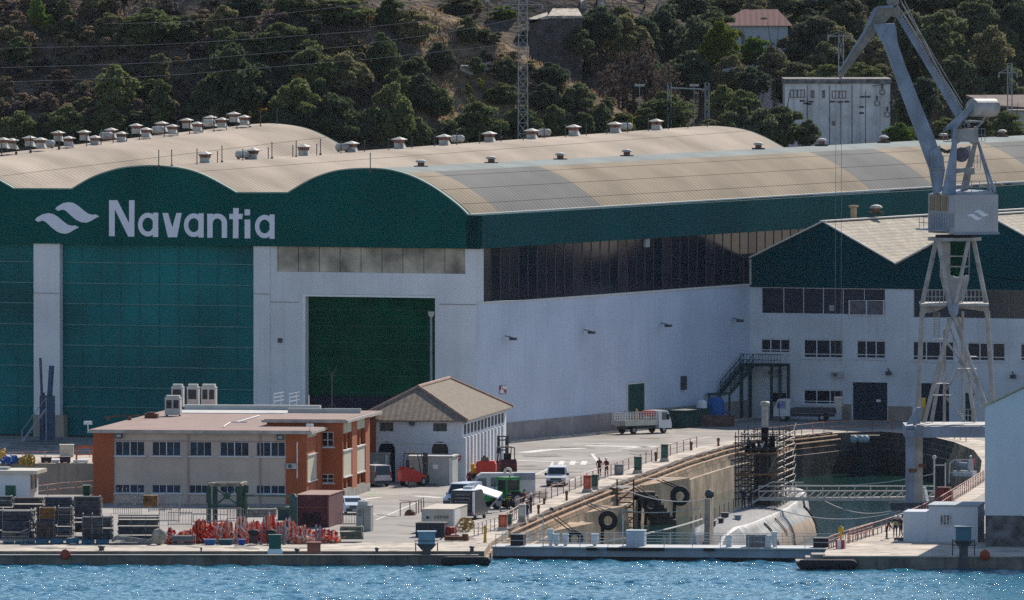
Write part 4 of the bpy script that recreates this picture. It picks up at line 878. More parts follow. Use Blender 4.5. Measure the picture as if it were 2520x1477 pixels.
# kiosk sheds in front of it
def shed(r, x0, y1, x1, y0, lbl, dep, dark=False):
    a = G(*k(r, x0, y1)); b = G(*k(r, x1, y1)); s = F/b.y; w_ = (b-a).x; hh = (k(r, x0, y1)[1]-k(r, x0, y0)[1])/s; f = Fr(b, AD)
    t = thing('metal_shed', lbl, 'shed', b); m = MB(); m.box(-w_, 0, 0, dep, 0, hh-.12, f); m.build('walls', M('shed_grey', (.40, .42, .40), .8, .12, .8, streak=.4), t)
    m = MB(); m.box(-w_-.1, .1, -.1, dep+.1, hh-.12, hh, f); m.build('flat_roof', M('shed_roof', (.45, .45, .42), .8, .1, 1), t)
    m = MB(); m.box(-.28, -.05, -.06, 0, .1, hh-.2, f); m.box(-w_*.2-1.0, -w_*.2-.5, -.05, 0, hh*.55, hh*.7, f); m.build('shed_panel', WHITEP, t); return t
shed('B', 1190, 822, 1505, 612, 'pale grey flat roofed shed against the white house beside the no entry sign', 4)
shed('B', 880, 800, 1050, 590, 'grey shed between the office building and the white house', 4)
# no entry sign
p = G(*k('B', 1543, 800)); s = F/p.y; zc = (k('B', 0, 800)[1]-k('B', 0, 625)[1])/s; rr = 25/2.637*.9117/s
t = thing('road_sign', 'round red no entry sign on a thin grey post by the white house', 'sign', p); m = MB(); m.tube(p, p+Vector((0, 0, zc)), .06); m.build('post', STEEL, t)
m = MB(); m.lathe(p+Vector((0, -.08, zc)), [(rr, 0), (rr, .03)], 20, (0, -1, 0)); dsc = m.build('disc', M('sign_red', (.40, .02, .03)), t); m = MB(); m.box(-rr*.72, rr*.72, -.14, -.115, zc-rr*.16, zc+rr*.16, Fr(p, 0)); m.build('white_bar', WHITEP, dsc)
# ================================================ LEFT HUT
HU = Fr(G(*k('A', 212, 930)), AD); ht = thing('guard_hut', 'small white hut with a green door and flat overhanging roof at the left quay', 'hut', HU.O)
zt_h = HU.uz(*k('A', 212, 742))[1]; m = MB(); m.box(-7, 0, 0, 4.6, 0, zt_h, HU); m.build('walls', WHITE, ht)
tr_ = 4.6
m = MB(); m.box(-7.3, .7, -.3, 5.2, zt_h, zt_h+.32, HU); m.build('flat_roof', M('hut_roof', (.58, .54, .47), .9, .1, 1), ht)
h = hole('A', 38, 925, 112, 823, HU); m = MB(); m.box(h[0], h[1], -.05, 0, 0, h[3], HU); m.build('door', GREENP, ht)
for t0 in (.8, 2.7): m = MB(); m.box(0, .05, t0, t0+1.1, 1.0, 2.2, HU); wn = m.build('window', GLASS, ht); m = MB(); m.box(.051, .09, t0-.1, t0+1.2, .9, 1.0, HU); m.box(.051, .09, t0-.1, t0+1.2, 2.2, 2.3, HU); m.box(.051, .09, t0+.5, t0+.6, 1.0, 2.2, HU); m.build('frame', WHITEP, wn)
m = MB(); m.box(-5, -2.2, 1.2, 2.6, zt_h+.321, zt_h+.55, HU); m.build('roof_duct', STEEL, ht)
# ================================================ RIGHT QUAY: white hall and low shed
RB = Fr(G(*k('D', 2000, 1100)), AD); rb = thing('quay_warehouse', 'tall plain white warehouse with pitched beige roof at the right edge', 'warehouse', RB.O)
ze = RB.uz(*k('D', 2010, 105))[1]; m = MB(); hw = 9.0; zp = ze+hw*.48
m.prism([RB.p(u, 0, z) for u, z in ((0, 2.6), (2*hw, 2.6), (2*hw, ze), (hw, zp), (0, ze))], RB.et*0, RB.et*30); m.build('walls', M('warehouse_white', (.56, .60, .66), .9, .05, .3, streak=.1), rb)
m = MB(); m.box(.05, 2*hw-.05, .06, 29.9, 0, 2.599, RB); m.build('stone_base', M('rough_grey_base', (.12, .12, .13), .95, .5, 1.2), rb)
m = MB()
for a, b in (((-.3, ze-.1), (hw, zp+.05)), ((hw, zp+.05), (2*hw+.3, ze-.1))): m.prism([RB.p(a[0], -.2, a[1]), RB.p(b[0], -.2, b[1]), RB.p(b[0], 30.2, b[1]), RB.p(a[0], 30.2, a[1])], (0, 0, .01), (0, 0, .2))
m.build('roof', M('tan_roof', (.43, .38, .30), .9, .15, .8, rib=(-AD, .6, .3)), rb)
m = MB(); m.box(3.2, 12, -.5, -.002, 2.6, 2.75, RB); m.build('ledge', WHITEP, rb)
SH = Fr(G(*k('D', 1600, 1068)), AD); sh = thing('low_shed', 'low white flat roofed shed with a barred window on the right quay', 'shed', SH.O)
zs_ = SH.uz(*k('D', 1610, 812))[1]; uw = SH.uz(*k('D', 1950, 1000))[0]; m = MB(); m.box(0, uw, 0, 6, 0, zs_, SH); m.box(-2.2, -.001, .6, 5, 0, zs_-.5, SH); m.build('walls', MT['warehouse_white'], sh)
m = MB(); m.box(-.1, uw+.15, -.12, 6.1, zs_, zs_+.12, SH); m.build('flat_roof', M('blue_grey_roof', (.32, .37, .42), .8, .1, 1), sh)
h = hole('D', 1680, 950, 1755, 870, SH); window(SH, h, sh, [.33, .66], M('pale_window', (.25, .25, .24), .5, .5, 3), FRAMEW, t=-.14, w_=.07, sill=False)
# ================================================ SUBMARINE
SF = Fr((16.7, 1100, 0), 7.5)
sub = thing('submarine', 'grey submarine lying in the dry dock with a scaffolded sail and pale worn flanks', 'submarine', SF.p(0, 35, -4))
def sec(t):
    L = 67.5
    if t < 22: q = t/22; r = .95+2.7*math.sin(q*math.pi/2)**.9; zc = -4.0-.3*q
    elif t < 54: r = 3.65; zc = -4.3
    else: q = min(1, (t-54)/(L-54)); r = 3.65*math.sqrt(max(0.0, 1-q**2.3))+.02; zc = -4.3+.9*q**2
    return r, zc
def hpt(t, a, extra=0.0):
    r, zc = sec(t); r += extra
    x = r*math.sin(a); z = r*math.cos(a)
    top_ = -.78+max(0, (t-48))*.035-max(0, 8-t)*.16
    zt_ = zc+z
    cw = min(2.15, r*.80)                      # casing: flat topped
    if t > 2 and math.cos(a) > 0 and abs(x) < cw: zt_ = max(zt_, top_-(x/2.6)**2*.35)
    return SF.p(x, t, zt_)
TS = [0, .8, 2, 4, 6, 9, 12, 16, 20, 24, 28, 32, 36, 40, 44, 48, 52, 55, 58, 60, 62, 63.5, 65, 66, 66.8, 67.3]
AN = [R(x) for x in (-180, -150, -120, -100, -85, -70, -58, -48, -40, -36, -33, -20, 0, 20, 33, 36, 40, 48, 58, 70, 85, 100, 120, 150, 180)]
HULLM = M('hull_grey', (.36, .355, .34), .5, .25, .5, streak=.5, dirt=(.17, .15, .13), spec=.12)
DECKM = M('deck_grey', (.17, .17, .18), .8, .25, 1.2, dirt=(.28, .27, .26)); TAN = M('antifoul_tan', (.33, .24, .17), .75, .2, .6); BLK = M('hull_black', (.012, .012, .015), .95, .2, 1, spec=.02)
m = MB(); m.smooth = True
for i in range(len(TS)-1):
    for j in range(len(AN)-1):
        am = math.degrees((AN[j]+AN[j+1])/2); tm_ = (TS[i]+TS[i+1])/2
        m.mi = 1 if abs(am) < 34 else (2 if (abs(am) > 58 and abs(am) < 84 and 25 < tm_ < 58) else 0)
        m.add([hpt(TS[i], AN[j]), hpt(TS[i], AN[j+1]), hpt(TS[i+1], AN[j+1]), hpt(TS[i+1], AN[j])], [(0, 1, 2, 3)])
hl = m.build('hull', [HULLM, DECKM, TAN], sub, smooth=True)
bm = bmesh.new(); bm.from_mesh(hl.data); bmesh.ops.remove_doubles(bm, verts=bm.verts, dist=.002); bmesh.ops.recalc_face_normals(bm, faces=bm.faces); bm.to_mesh(hl.data); bm.free()
hl.data.polygons.foreach_set('use_smooth', [True]*len(hl.data.polygons))
for t0, w_, a0, a1 in ((25.4, .7, 30, 110), (34.2, .5, 30, 66), (58, 1.6, 32, 86)):
    m = MB()
    AA = [R(a0+(a1-a0)*i/12) for i in range(13)]
    m.grid([[hpt(t0, a, .10) for a in AA], [hpt(t0+w_*1.4, a, .10) for a in AA]]); m.build('hull_band', BLK, sub, smooth=True)
m = MB(); AA = [R(84+i) for i in (0, 1.5)]; m.grid([[hpt(t, a, .05) for a in AA] for t in TS[3:-4]]); m.build('rubbing_line', DECKM, sub)
# rudder, planes
m = MB(); m.prism([SF.p(0, t, z) for t, z in ((1.2, -3.2), (4.6, -3.0), (4.3, 1.9), (2.0, 1.9))], SF.eu*-.24, SF.eu*.24); m.build('upper_rudder', M('rudder_grey', (.36, .29, .23), .6, .2, .8, streak=.4), sub, world=True)
m = MB(); m.ball(SF.p(0, 3.4, 2.25), .42, 10, 6); m.build('rudder_light', DARKST, sub)
# sail
m = MB(); prof = [(44.5, 0), (45.2, -.65), (46.6, -1.0), (50, -1.1), (52.5, -.95), (54.2, -.4), (54.6, 0), (54.2, .4), (52.5, .95), (50, 1.1), (46.6, 1.0), (45.2, .65)]
m.prism([SF.p(u, t, 0) for t, u in prof], (0, 0, -.9), (0, 0, 4.5)); sl_ = m.build('sail', M('sail_black', (.012, .014, .018), .6, .2, 1), sub)
m = MB(); m.prism([SF.p(u*.9, t, 0) for t, u in prof], (0, 0, 4.5), (0, 0, 4.62)); m.build('sail_top', M('sail_top_pale', (.42, .42, .40), .7, .2, 1), sl_)
mp_ = SF.p(-.15, 48.2, 4.6); m = MB(); m.lathe(mp_, [(.34, 0), (.34, 1.6)], 14); m.build('mast_base', BLK, sl_)
m = MB(); m.lathe(mp_, [(.30, 1.6), (.30, 3.5), (.36, 3.55), (.42, 3.6), (.44, 3.85), (.3, 3.95)], 14); m.build('mast', M('mast_grey', (.42, .40, .36), .6, .2, 2, streak=.4), sl_)
m = MB(); q = SF.p(.95, 50, 4.6); m.tube(q, q+Vector((0, 0, 4.0)), .05); m.build('flag_staff', DARKST, sl_); m = MB(); m.add([q+Vector((.03, 0, 3.9)), q+Vector((.38, .06, 3.75)), q+Vector((.33, .0, 3.2)), q+Vector((.06, .06, 3.3)), q+Vector((.03, .0, 3.6))], [(0, 1, 2, 3, 4)]); m.build('small_flag', M('flag_blue', (.12, .16, .45), .8, .4, 5), sl_)
# dome and deck fittings
m = MB(); m.ball(SF.p(.3, 45.2, 4.6), .55, 12, 6, (1, 1, .8)); m.build('dome', M('dome_white', (.6, .62, .58), .4, .05, 2), sl_)
for u, t, w_ in ((-.9, 12, .5), (-.2, 14, .4), (.6, 20, .5), (-1.0, 24, .6), (-.3, 9, .35)):
    m = MB(); p = SF.p(u, t, -.8); m.box(-w_/2, w_/2, -.4, .4, 0, .35, Fr(p, 7)); m.box(-w_/2-.08, w_/2+.08, -.5, .5, .35, .45, Fr(p, 7)); m.build('deck_fitting', DARKST if u < .3 else GREY, sub)
m = MB()
for i in range(10): p = SF.p(-1.9, 6+i*3.6, -.85); m.tube(p, p+Vector((0, 0, 1.0)), .03, 5)
for i in range(9): m.tube(SF.p(-1.9, 6+i*3.6, .12), SF.p(-1.9, 9.6+i*3.6, .12), .02, 4)
m.build('deck_rail', DARKST, sub)
# scaffold round the sail
sc_ = thing('scaffolding', 'dense tube scaffolding with planks wrapped round the submarine sail', 'scaffold', SF.p(0, 49, -.7))
U0, U1, TT0, TT1 = -2.2, 1.55, 42.8, 57.5
ST = M('scaffold_tube', (.07, .06, .06), .6, .3, 3, metal=.2); STL = M('scaffold_tube_pale', (.26, .22, .19), .6, .2, 3, metal=.2)
poles = [(u, t) for t in (TT0, TT0+2.4, TT0+5, TT0+7.5, TT0+10, TT1) for u in (U0, U0+.85, U1-.85, U1)]+[(0, TT0), (-.5, TT1)]
for u, t in poles:
    m = MB(); m.tube(SF.p(u, t, -.75), SF.p(u, t, 5.75+random.uniform(-.3, .45)), .045, 6); m.build('upright', ST, sc_)
for lv in range(11):
    z = -.1+lv*.56
    for u in (U0, U0+.85, U1-.85, U1): m = MB(); m.tube(SF.p(u, TT0-.2, z), SF.p(u, TT1+.2, z+.02), .05, 6); m.build('ledger', STL if u > 1 else ST, sc_)
    for t in (TT0, TT0+5, TT1): m = MB(); m.tube(SF.p(U0-.15, t, z+.08), SF.p(U1+.15, t, z+.08), .045, 6); m.build('ledger', ST, sc_)
for z in (2.0, 3.9):
    for a, b in ((U0, U0+.8), (U1-.8, U1)): m = MB(); m.box(a, b, TT0, TT1, z, z+.07, SF); m.build('plank_deck', M('plank_orange', (.24, .12, .06), .85, .3, 2), sc_)
    m = MB(); m.box(U0, U1, TT0-.05, TT0+.75, z+.1, z+.24, SF); m.build('plank_deck', MT['plank_orange'], sc_)
for a, b, c, d in ((U0, 0, U0+.85, 1.9), (U1-.85, 2.1, U1, 3.9), (U0, 3.9, U0+.85, 5.2)):
    m = MB(); m.tube(SF.p(a, TT0-.1, b), SF.p(c, TT0-.1, d), .04, 6); m.build('brace', STL, sc_)
for s in range(7): z = -.3+s*.93; m = MB(); m.tube(SF.p(U1, TT1-2, z), SF.p(U1+.1, TT1, z+.93), .04, 6); m.build('brace', ST, sc_)
random.seed(3)
for i in range(14):
    u = random.uniform(U0, U1-.2); t = random.choice((TT0-.05, TT0+.6)); z = random.choice((4.0, 4.1, 4.6)); m = MB(); w_ = random.uniform(.2, .55)
    m.frus(u, u+w_, t, t+.4, z, z+random.uniform(.3, 1.1), 1, random.uniform(.3, 1), SF); m.build('sheeting', random.choice((BLK, STL, DARKST, BLACK)), sc_)
# ================================================ DOCK GATE
GF = Fr(G(1212, 1345.5), 7.3); gw = GF.uz(2042, 1362)[0]+.6
dg = thing('dock_gate', 'pale blue grey floating gate closing the dry dock entrance', 'dock gate', GF.p(gw/2, 0, -1))
GATEP = M('gate_paint', (.28, .32, .39), .6, .12, .5, streak=.5, dirt=(.16, .15, .17))
m = MB(); m.box(.0, gw, 0, 4.2, -8.5, -.12, GF); m.build('gate_body', GATEP, dg)
m = MB(); m.box(-.1, gw+.1, -.35, 4.4, -.119, .0, GF); m.build('gate_deck', M('gate_deck', (.42, .43, .44), .7, .12, 1), dg)
m = MB(); m.box(.01, gw-.01, -.06, -.001, -3, -.82, GF); m.build('waterline_band', BLACK, dg)
def railing(name, fr_pts, lbl, hh=1.05, sp=2.5, mat=None, levels=(.5, 1.0), group=None, r=.035, parent=None, post=None):
    L_ = [0]
    for a, b in zip(fr_pts, fr_pts[1:]): L_.append(L_[-1]+(b-a).length)
    def at(s):
        for (a, b), (l0, l1) in zip(zip(fr_pts, fr_pts[1:]), zip(L_, L_[1:])):
            if s <= l1+1e-6: return a+(b-a)*((s-l0)/(l1-l0))
        return fr_pts[-1]
    c = at(L_[-1]/2); t = parent or thing(name, lbl, 'railing', c, group=group); n = max(2, int(L_[-1]/sp)+1)
    for i in range(n):
        p = at(L_[-1]*i/(n-1)); m = MB(); m.tube(p, p+Vector((0, 0, hh)), r*1.3, 5); m.build('post', post or mat, t)
    for lv in levels:
        m = MB(); m.path([at(L_[-1]*i/(n-1))+Vector((0, 0, hh*lv)) for i in range(n)], r, 5); m.build('rail', mat, t)
    return t
PALE = M('pale_rail', (.50, .52, .53), .6, .1, 2)
railing('gate_railing', [GF.p(.3, -.2, 0), GF.p(gw-.3, -.2, 0)], 'thin pale railing along the front edge of the dock gate', 1.0, 2.3, PALE, r=.025, group='railings on the dock gate')
railing('gate_railing', [GF.p(.3, 4.2, 0), GF.p(gw-.3, 4.2, 0)], 'thin pale railing along the rear edge of the dock gate', 1.0, 2.3, PALE, r=.025, group='railings on the dock gate')
BOXP = M('cabinet_pale', (.36, .42, .50), .6, .08, 1, streak=.2); BOXW = M('cabinet_white', (.52, .56, .60), .6, .08, 1)
gi = 0
for r_, x0, x1, y0, y1, mt_, lbl in (('C', 1028, 1158, 990, 1105, BOXP, 'large pale grey cabinet standing in the middle of the dock gate'), ('C', 470, 508, 980, 1030, BOXW, 'tallest small white box on a post at the left of the dock gate'),
    ('C', 512, 548, 1015, 1060, BOXW, 'small white box on a post second from the left on the dock gate'), ('C', 575, 614, 1015, 1062, BOXW, 'small white box on a post third from the left on the dock gate'), ('C', 780, 826, 1015, 1066, BOXW, 'lone white box on a post left of the large gate cabinet'),
    ('C', 205, 304, 1018, 1105, M('black_box', (.008, .009, .016), .6), 'black cube box at the left end of the dock gate'), ('C', 1740, 1778, 1030, 1078, BOXW, 'small white box on a post before the submarine stern'), ('D', 300, 435, 1020, 1112, M('brown_grey_box', (.17, .15, .14), .8, .2, 2), 'dull brown box beside the submarine hull on the gate'),
    ('D', 368, 414, 1025, 1078, BOXW, 'white box on a post in front of the dull brown box'), ('D', 440, 476, 1030, 1085, BOXW, 'white box on a post right of the dull brown box'), ('D', 480, 521, 1000, 1045, BOXW, 'highest white box on a post near the right of the gate'), ('D', 778, 885, 1045, 1118, MT['black_box'], 'black cube box at the right end of the dock gate')):
    a = k(r_, x0, y1); b = k(r_, x1, y0); u0 = GF.uz(a[0], 1340, 1.2)[0]; u1 = GF.uz(b[0], 1340, 1.2)[0]; z0_, z1_ = GF.uz(a[0], a[1], 1.2)[1], GF.uz(b[0], b[1], 1.2)[1]
    t = thing('gate_cabinet', lbl, 'cabinet', GF.p((u0+u1)/2, 1.4, 0), group='boxes on the dock gate'); m = MB(); z0_ = max(.0, z0_) if z0_ > .3 else .0
    m.box(u0, u1, 1.2, 1.2+min(1.6, u1-u0), z0_, z1_, GF); m.build('case', mt_, t)
    m = MB(); m.box(u0-.04, u1+.04, 1.16, 1.24+min(1.6, u1-u0), z1_, z1_+.06, GF); m.build('lid', mt_, t)
    if z0_ > .2: m = MB(); m.frus((u0+u1)/2-.16, (u0+u1)/2+.16, 1.35, 1.6, 0, z0_, .7, 1.6, GF); m.build('pedestal', mt_, t)
for x, y in ((790, 1115), (1100, 1122), (1622, 1122)):
    u, z = GF.uz(*k('C', x, y)); m = MB(); m.box(u-.45 if x != 1100 else u-2.4, u+.45 if x != 1100 else u+2.4, -.55, -.36, -.28, -.03, GF); m.build('gate_fender', BLACK, dg)
for x, y0, y1 in ((437, 870, 1100), (1006, 870, 1105)): u, z = GF.uz(*k('C', x, y0), 0.4); m = MB(); m.tube(GF.p(u, .4, 0), GF.p(u, .4, z), .05); solo(m, 'slim_mast', PALE, 'slim pale mast at the '+('left' if x < 900 else 'middle')+' of the dock gate', 'mast')
# gangway to the submarine
yg = 1141.0; p0 = V(1868, 1225, yg); p1 = V(2300, 1225, yg+4); z0_ = -.02
gg = thing('gangway', 'grey lattice gangway bridging from the submarine to the right dock side', 'gangway', (p1.x, p1.y, 0))
GP = M('gangway_grey', (.50, .46, .42), .6, .15, 2)
n = 22; dv = (p1-p0)/n; up1 = Vector((0, 0, 1))
for s in (0, 1.1):
    off = Vector((0, s, 0)); A_ = [Vector((p0.x, p0.y, z0_))+dv*i+off for i in range(n+1)]
    for h_, r_ in ((0.05, .16), (.75, .06), (1.2, .04)):
        m = MB(); m.bar(A_[0]+up1*h_, A_[-1]+up1*h_, .12, r_*1.8 if h_ < .1 else r_*1.6); m.build('chord', GP, gg)
    for i in range(n):
        m = MB(); m.bar(A_[i]+up1*.1, A_[i+1]+up1*.72, .05, .06); m.build('diagonal', GP, gg)
        if i % 2 == 0: m = MB(); m.tube(A_[i], A_[i]+up1*1.2, .035, 5); m.build('post', GP, gg)
m = MB(); q = Vector((p0.x, p0.y, 0)); m.prism([q, q+Vector((n*dv.x, n*dv.y, 0)), q+Vector((n*dv.x, n*dv.y+1.1, 0)), q+Vector((0, 1.1, 0))], (0, 0, .02), (0, 0, .07)); m.build('walkway', GP, gg)
m = MB()
for s in (0, 1.1): a = Vector((p0.x-1.2, p0.y+s, -.7)); m.bar(a, Vector((p0.x+.1, p0.y+s, .1)), .1, .15); m.bar(a+up1*1.0, Vector((p0.x+1.2, p0.y+s, 1.55)), .05, .05); m.bar(Vector((p0.x+1.2, p0.y+s, 1.55)), Vector((p0.x+4, p0.y+s, 1.5)), .05, .05)
m.build('boarding_ramp', GP, gg)
# ================================================ DOCK EDGE: pipes, railings, stairs, piers, tyres
def off_in(w_, z, i0=1, i1=None): return [p+Vector((0, 0, z)) for p in inner(w_)][i0:i1]
PIPE = M('rusty_tan_pipe', (.42, .24, .14), .8, .35, 2.5); PIPED = M('dark_pipe', (.10, .06, .05), .85, .4, 3)
for w_, z, r_, lbl, mt_ in ((.15, -.22, .085, 'upper rusty pipe running along the left dock edge', PIPE), (.5, -.62, .085, 'lower rusty pipe running along the left dock edge', PIPE)):
    m = MB(); pts = off_in(w_, z, 2, 12); m.path(pts, r_, 6); o = solo(m, 'dock_pipe', mt_, lbl, 'pipe', 'pipes along the dock edge')
pts = off_in(.16, .05, 2, 12); t = thing('cable_run', 'dark bundle of hoses lying on the left dock coping', 'hose', pts[4]); m = MB(); random.seed(11)
for s in range(3):
    P_ = []
    for a, b in zip(pts, pts[1:]):
        for j in range(12): P_.append(a+(b-a)*j/12+Vector((random.uniform(-.12, .12)+s*.18-.5, 0, random.uniform(0, .08))))
    m = MB(); m.path(P_, .07, 5); m.build('hose', PIPED, t)
for i, (w0, w1, i0, i1, z) in enumerate(((1.25, 1.25, 12, 18, -1.4),)): pass
RUSTR = M('red_rust_rail', (.34, .16, .12), .75, .35, 1.2); REDW = M('red_white_rail', (.48, .26, .22), .7, .5, 1.0)
setb = offset_line(rim, 2.9)
railing('dock_railing', setb[3:9], 'long rusty red railing along the left side of the dock', 1.1, 4.4, RUSTR, (.55, 1.0), 'railings round the dock')
railing('dock_railing', [p for p in offset_line(rim, 1.2)[9:15]], 'rusty railing round the shaded head of the dock', 1.1, 3.2, RUSTR, (.55, 1.0), 'railings round the dock')
railing('dock_railing', offset_line(rim, 1.6)[16:22], 'red and white railing along the right side of the dock', 1.1, 2.2, REDW, (.55, 1.0), 'railings round the dock', post=RUSTR)
railing('dock_railing', [G(*k('A', 262, 905)), G(*k('A', 420, 885)), G(*k('A', 672, 868))], 'red and white railing beside the slip left of the office building', 1.0, 2.3, REDW, (.5, 1.0), 'railings round the dock')
railing('dock_railing', [G(*k('M', 590, 1330)), G(*k('M', 925, 1230)), G(*k('M', 1180, 1090))], 'white and red railing near the dock entrance beside the container', 1.1, 2.0, M('whitish_rail', (.5, .42, .38), .7, .4, 1.5), (.35, .7, 1.0), 'railings round the dock')
railing('dock_railing', [G(*k('D', 890, 1120)), G(*k('D', 1050, 1062)), G(*k('D', 1200, 1018))], 'short red and white railing at the right end of the dock gate', 1.05, 1.4, REDW, (.35, .7, 1.0), 'railings round the dock')
railing('dock_railing', [G(*k('A', 0, 640)), G(*k('A', 640, 625))], 'low red and white barrier rail across the terrace behind the slip', .7, 2.2, REDW, (1.0,), 'railings round the dock')
# piers with sloped tops on the left side
def pier(y0, L_, w_, zt0, zt1, lbl):
    A = Vector((lwall(y0)+.75, y0, 0)); C_ = Vector((lwall(y0+L_)+.75+w_, y0+L_, 0)); D_ = Vector((lwall(y0+L_+1)+.7, y0+L_+1.2, 0)); Z = lambda z: Vector((0, 0, z)); m = MB()
    m.prism([A+Z(-9), C_+Vector((.4, -.2, -9)), D_+Z(-9)], (0, 0, 0), (0, 0, .001)); m.v = []; m.f = []; m.m = []; m.sm = []
    lo = [A+Z(-9), C_+Vector((.5, -.2, -9)), D_+Z(-9)]; hi = [A+Z(zt0), C_+Vector((-.2, 0, zt1)), D_+Z(zt1)]; m.add(lo+hi, [(0, 1, 2), (3, 4, 5), (0, 1, 4, 3), (1, 2, 5, 4), (2, 0, 3, 5)])
    return solo(m, 'dock_pier', M('pier_tan', (.46, .33, .21), .95, .25, .5, streak=.8, dirt=(.12, .09, .07)), lbl, 'pier', 'concrete piers on the left dock wall')
pier(1181, 14, 2.9, -.6, -.5, 'broad tan concrete pier carrying the farthest tyre on the left dock wall')
pier(1137, 13, 2.5, -1.0, -1.0, 'narrow tan pier beside the steel ladder on the left dock wall')
pier(1112, 13, 2.4, -1.4, -1.3, 'low tan pier behind the nearest tyres on the left dock wall')
m = MB(); y0 = 1177; a = lwall(y0)+.7
for i in range(9): m.box(a+i*.18, a+1.7+i*.28, y0-.2, y0+3, -1.0-i*.38-.38, -1.0-i*.38, WF)
solo(m, 'dock_steps', M('dark_steps', (.11, .09, .075), .95, .3, 1), 'dark stone steps going down to the water on the left dock wall', 'steps')
t = thing('ladder_tower', 'rusty steel stair tower hanging on the left dock wall', 'ladder', G(*k('C', 1010, 660))); b0 = V(*k('C', 965, 700), 1151); m = MB(); fr0 = Fr((b0.x, 1151, 0), 0)
for u in (0, 1.5):
    for s in (0, 1.5): m.tube(fr0.p(u, s, -5), fr0.p(u, s, 1.3), .07, 5)
m.build('frame', RUST, t); m = MB()
for i in range(11): m.box(0, 1.5, 0, 1.5, -4.4+i*.45, -4.34+i*.45, fr0)
for i in range(4): m.bar(fr0.p(0, 0, -4.6+i*1.3), fr0.p(1.5, 0, -3.4+i*1.3), .05, .12)
m.build('step', RUST, t)
TYRE = M('tyre_rubber', (.030, .031, .036), .85, .2, 2)
tyres = [('C', 900, 912, 72, 1134, 'second nearest big black tyre, hanging before the tan wall left of the stair tower'), ('C', 662, 1045, 66, 1112, 'nearest big black tyre, half hidden behind the dock gate boxes'), ('C', 1205, 800, 62, 1174, 'big black tyre in the shadow beside the dark dock steps'), ('C', 1412, 738, 72, 1180, 'farthest big black tyre, hanging on the broad tan pier')]
for r_, x, y, rad, Y_, lbl in tyres:
    px, py = k(r_, x, y); c = V(px, py, Y_); ro = rad/2.637*.9117/(F/Y_); t = thing('tyre_fender', lbl, 'tyre', c-Vector((0, 0, ro)), group='tyre fenders on the dock wall')
    m = MB(); m.torus(c, ro*.72, ro*.29, (.25, -1, .1), 28, 10); m.build('tyre', TYRE, t, smooth=True)
    m = MB()
    for s in (-.25, .25): m.path([c+Vector((s*ro, 0, ro*.7)), Vector((c.x-1.9+s, c.y+1.5, -.1))], .05, 5)
    m.path([c+Vector((-ro*.5, 0, -.1)), c+Vector((-ro*.62, 0, -ro*2.4))], .16, 6); m.build('chain', BLACK, t)
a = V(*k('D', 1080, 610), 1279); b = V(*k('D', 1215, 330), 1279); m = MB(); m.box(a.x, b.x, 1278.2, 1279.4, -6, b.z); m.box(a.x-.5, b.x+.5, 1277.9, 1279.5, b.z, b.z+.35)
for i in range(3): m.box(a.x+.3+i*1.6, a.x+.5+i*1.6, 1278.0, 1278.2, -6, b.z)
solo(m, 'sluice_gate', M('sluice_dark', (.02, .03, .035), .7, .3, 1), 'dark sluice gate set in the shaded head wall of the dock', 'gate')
for x in (1068, 1120, 1150):
    c = V(*k('D', x, 335), 1277); m = MB(); m.ball(c, .42, 10, 7); m.box(c.x-.1, c.x+.1, c.y, c.y+2, c.z-.1, c.z+.1); solo(m, 'hanging_float', M('float_bluish', (.28, .38, .42), .6), f'{("left", "middle", "right")[(1068, 1120, 1150).index(x)]} pale float hanging above the dark sluice gate', 'float', 'pale floats at the dock head')
# mooring ropes
def rope(p, q, sag, mat, lbl, r=.045):
    m = MB(); pts = [p+(q-p)*(i/14)-Vector((0, 0, sag*4*(i/14)*(1-i/14))) for i in range(15)]; m.path(pts, r, 5); solo(m, 'mooring_rope', mat, lbl, 'rope', 'mooring ropes in the dock')
RP = M('rope_pale', (.5, .5, .48), .9, .1, 3)
rope(GF.uz(1685, 1298) and V(*k('C', 1160, 1008), 1060), V(*k('C', 1600, 893), 1103), .12, RP, 'white rope from the gate cabinet up to the submarine rudder', .07)
rope(V(*k('D', 850, 768), 1150), V(*k('D', 1430, 815), 1122), .9, RP, 'pale rope sagging from the gangway to the crane leg')
rope(V(*k('D', 500, 828), 1140), V(*k('D', 1430, 838), 1122), .9, RP, 'thin rope crossing the hull toward the crane leg below the gangway')
rope(V(*k('D', 650, 655), 1160), V(*k('D', 1640, 580), 1165), .5, RP, 'thin rope over the green dock water behind the gangway')
rope(V(*k('C', 930, 655), 1130), V(*k('C', 1600, 765), 1105), .7, RP, 'thin grey rope from the left dock side to the submarine rudder')
rope(V(*k('C', 760, 790), 1110), V(*k('C', 1560, 825), 1108), .6, RP, 'second grey rope lower down from the left dock side toward the stern')
rope(V(*k('C', 310, 1028), 1064), V(*k('C', 1020, 1035), 1062), .5, RP, 'white rope lying loosely behind the gate boxes', .06)
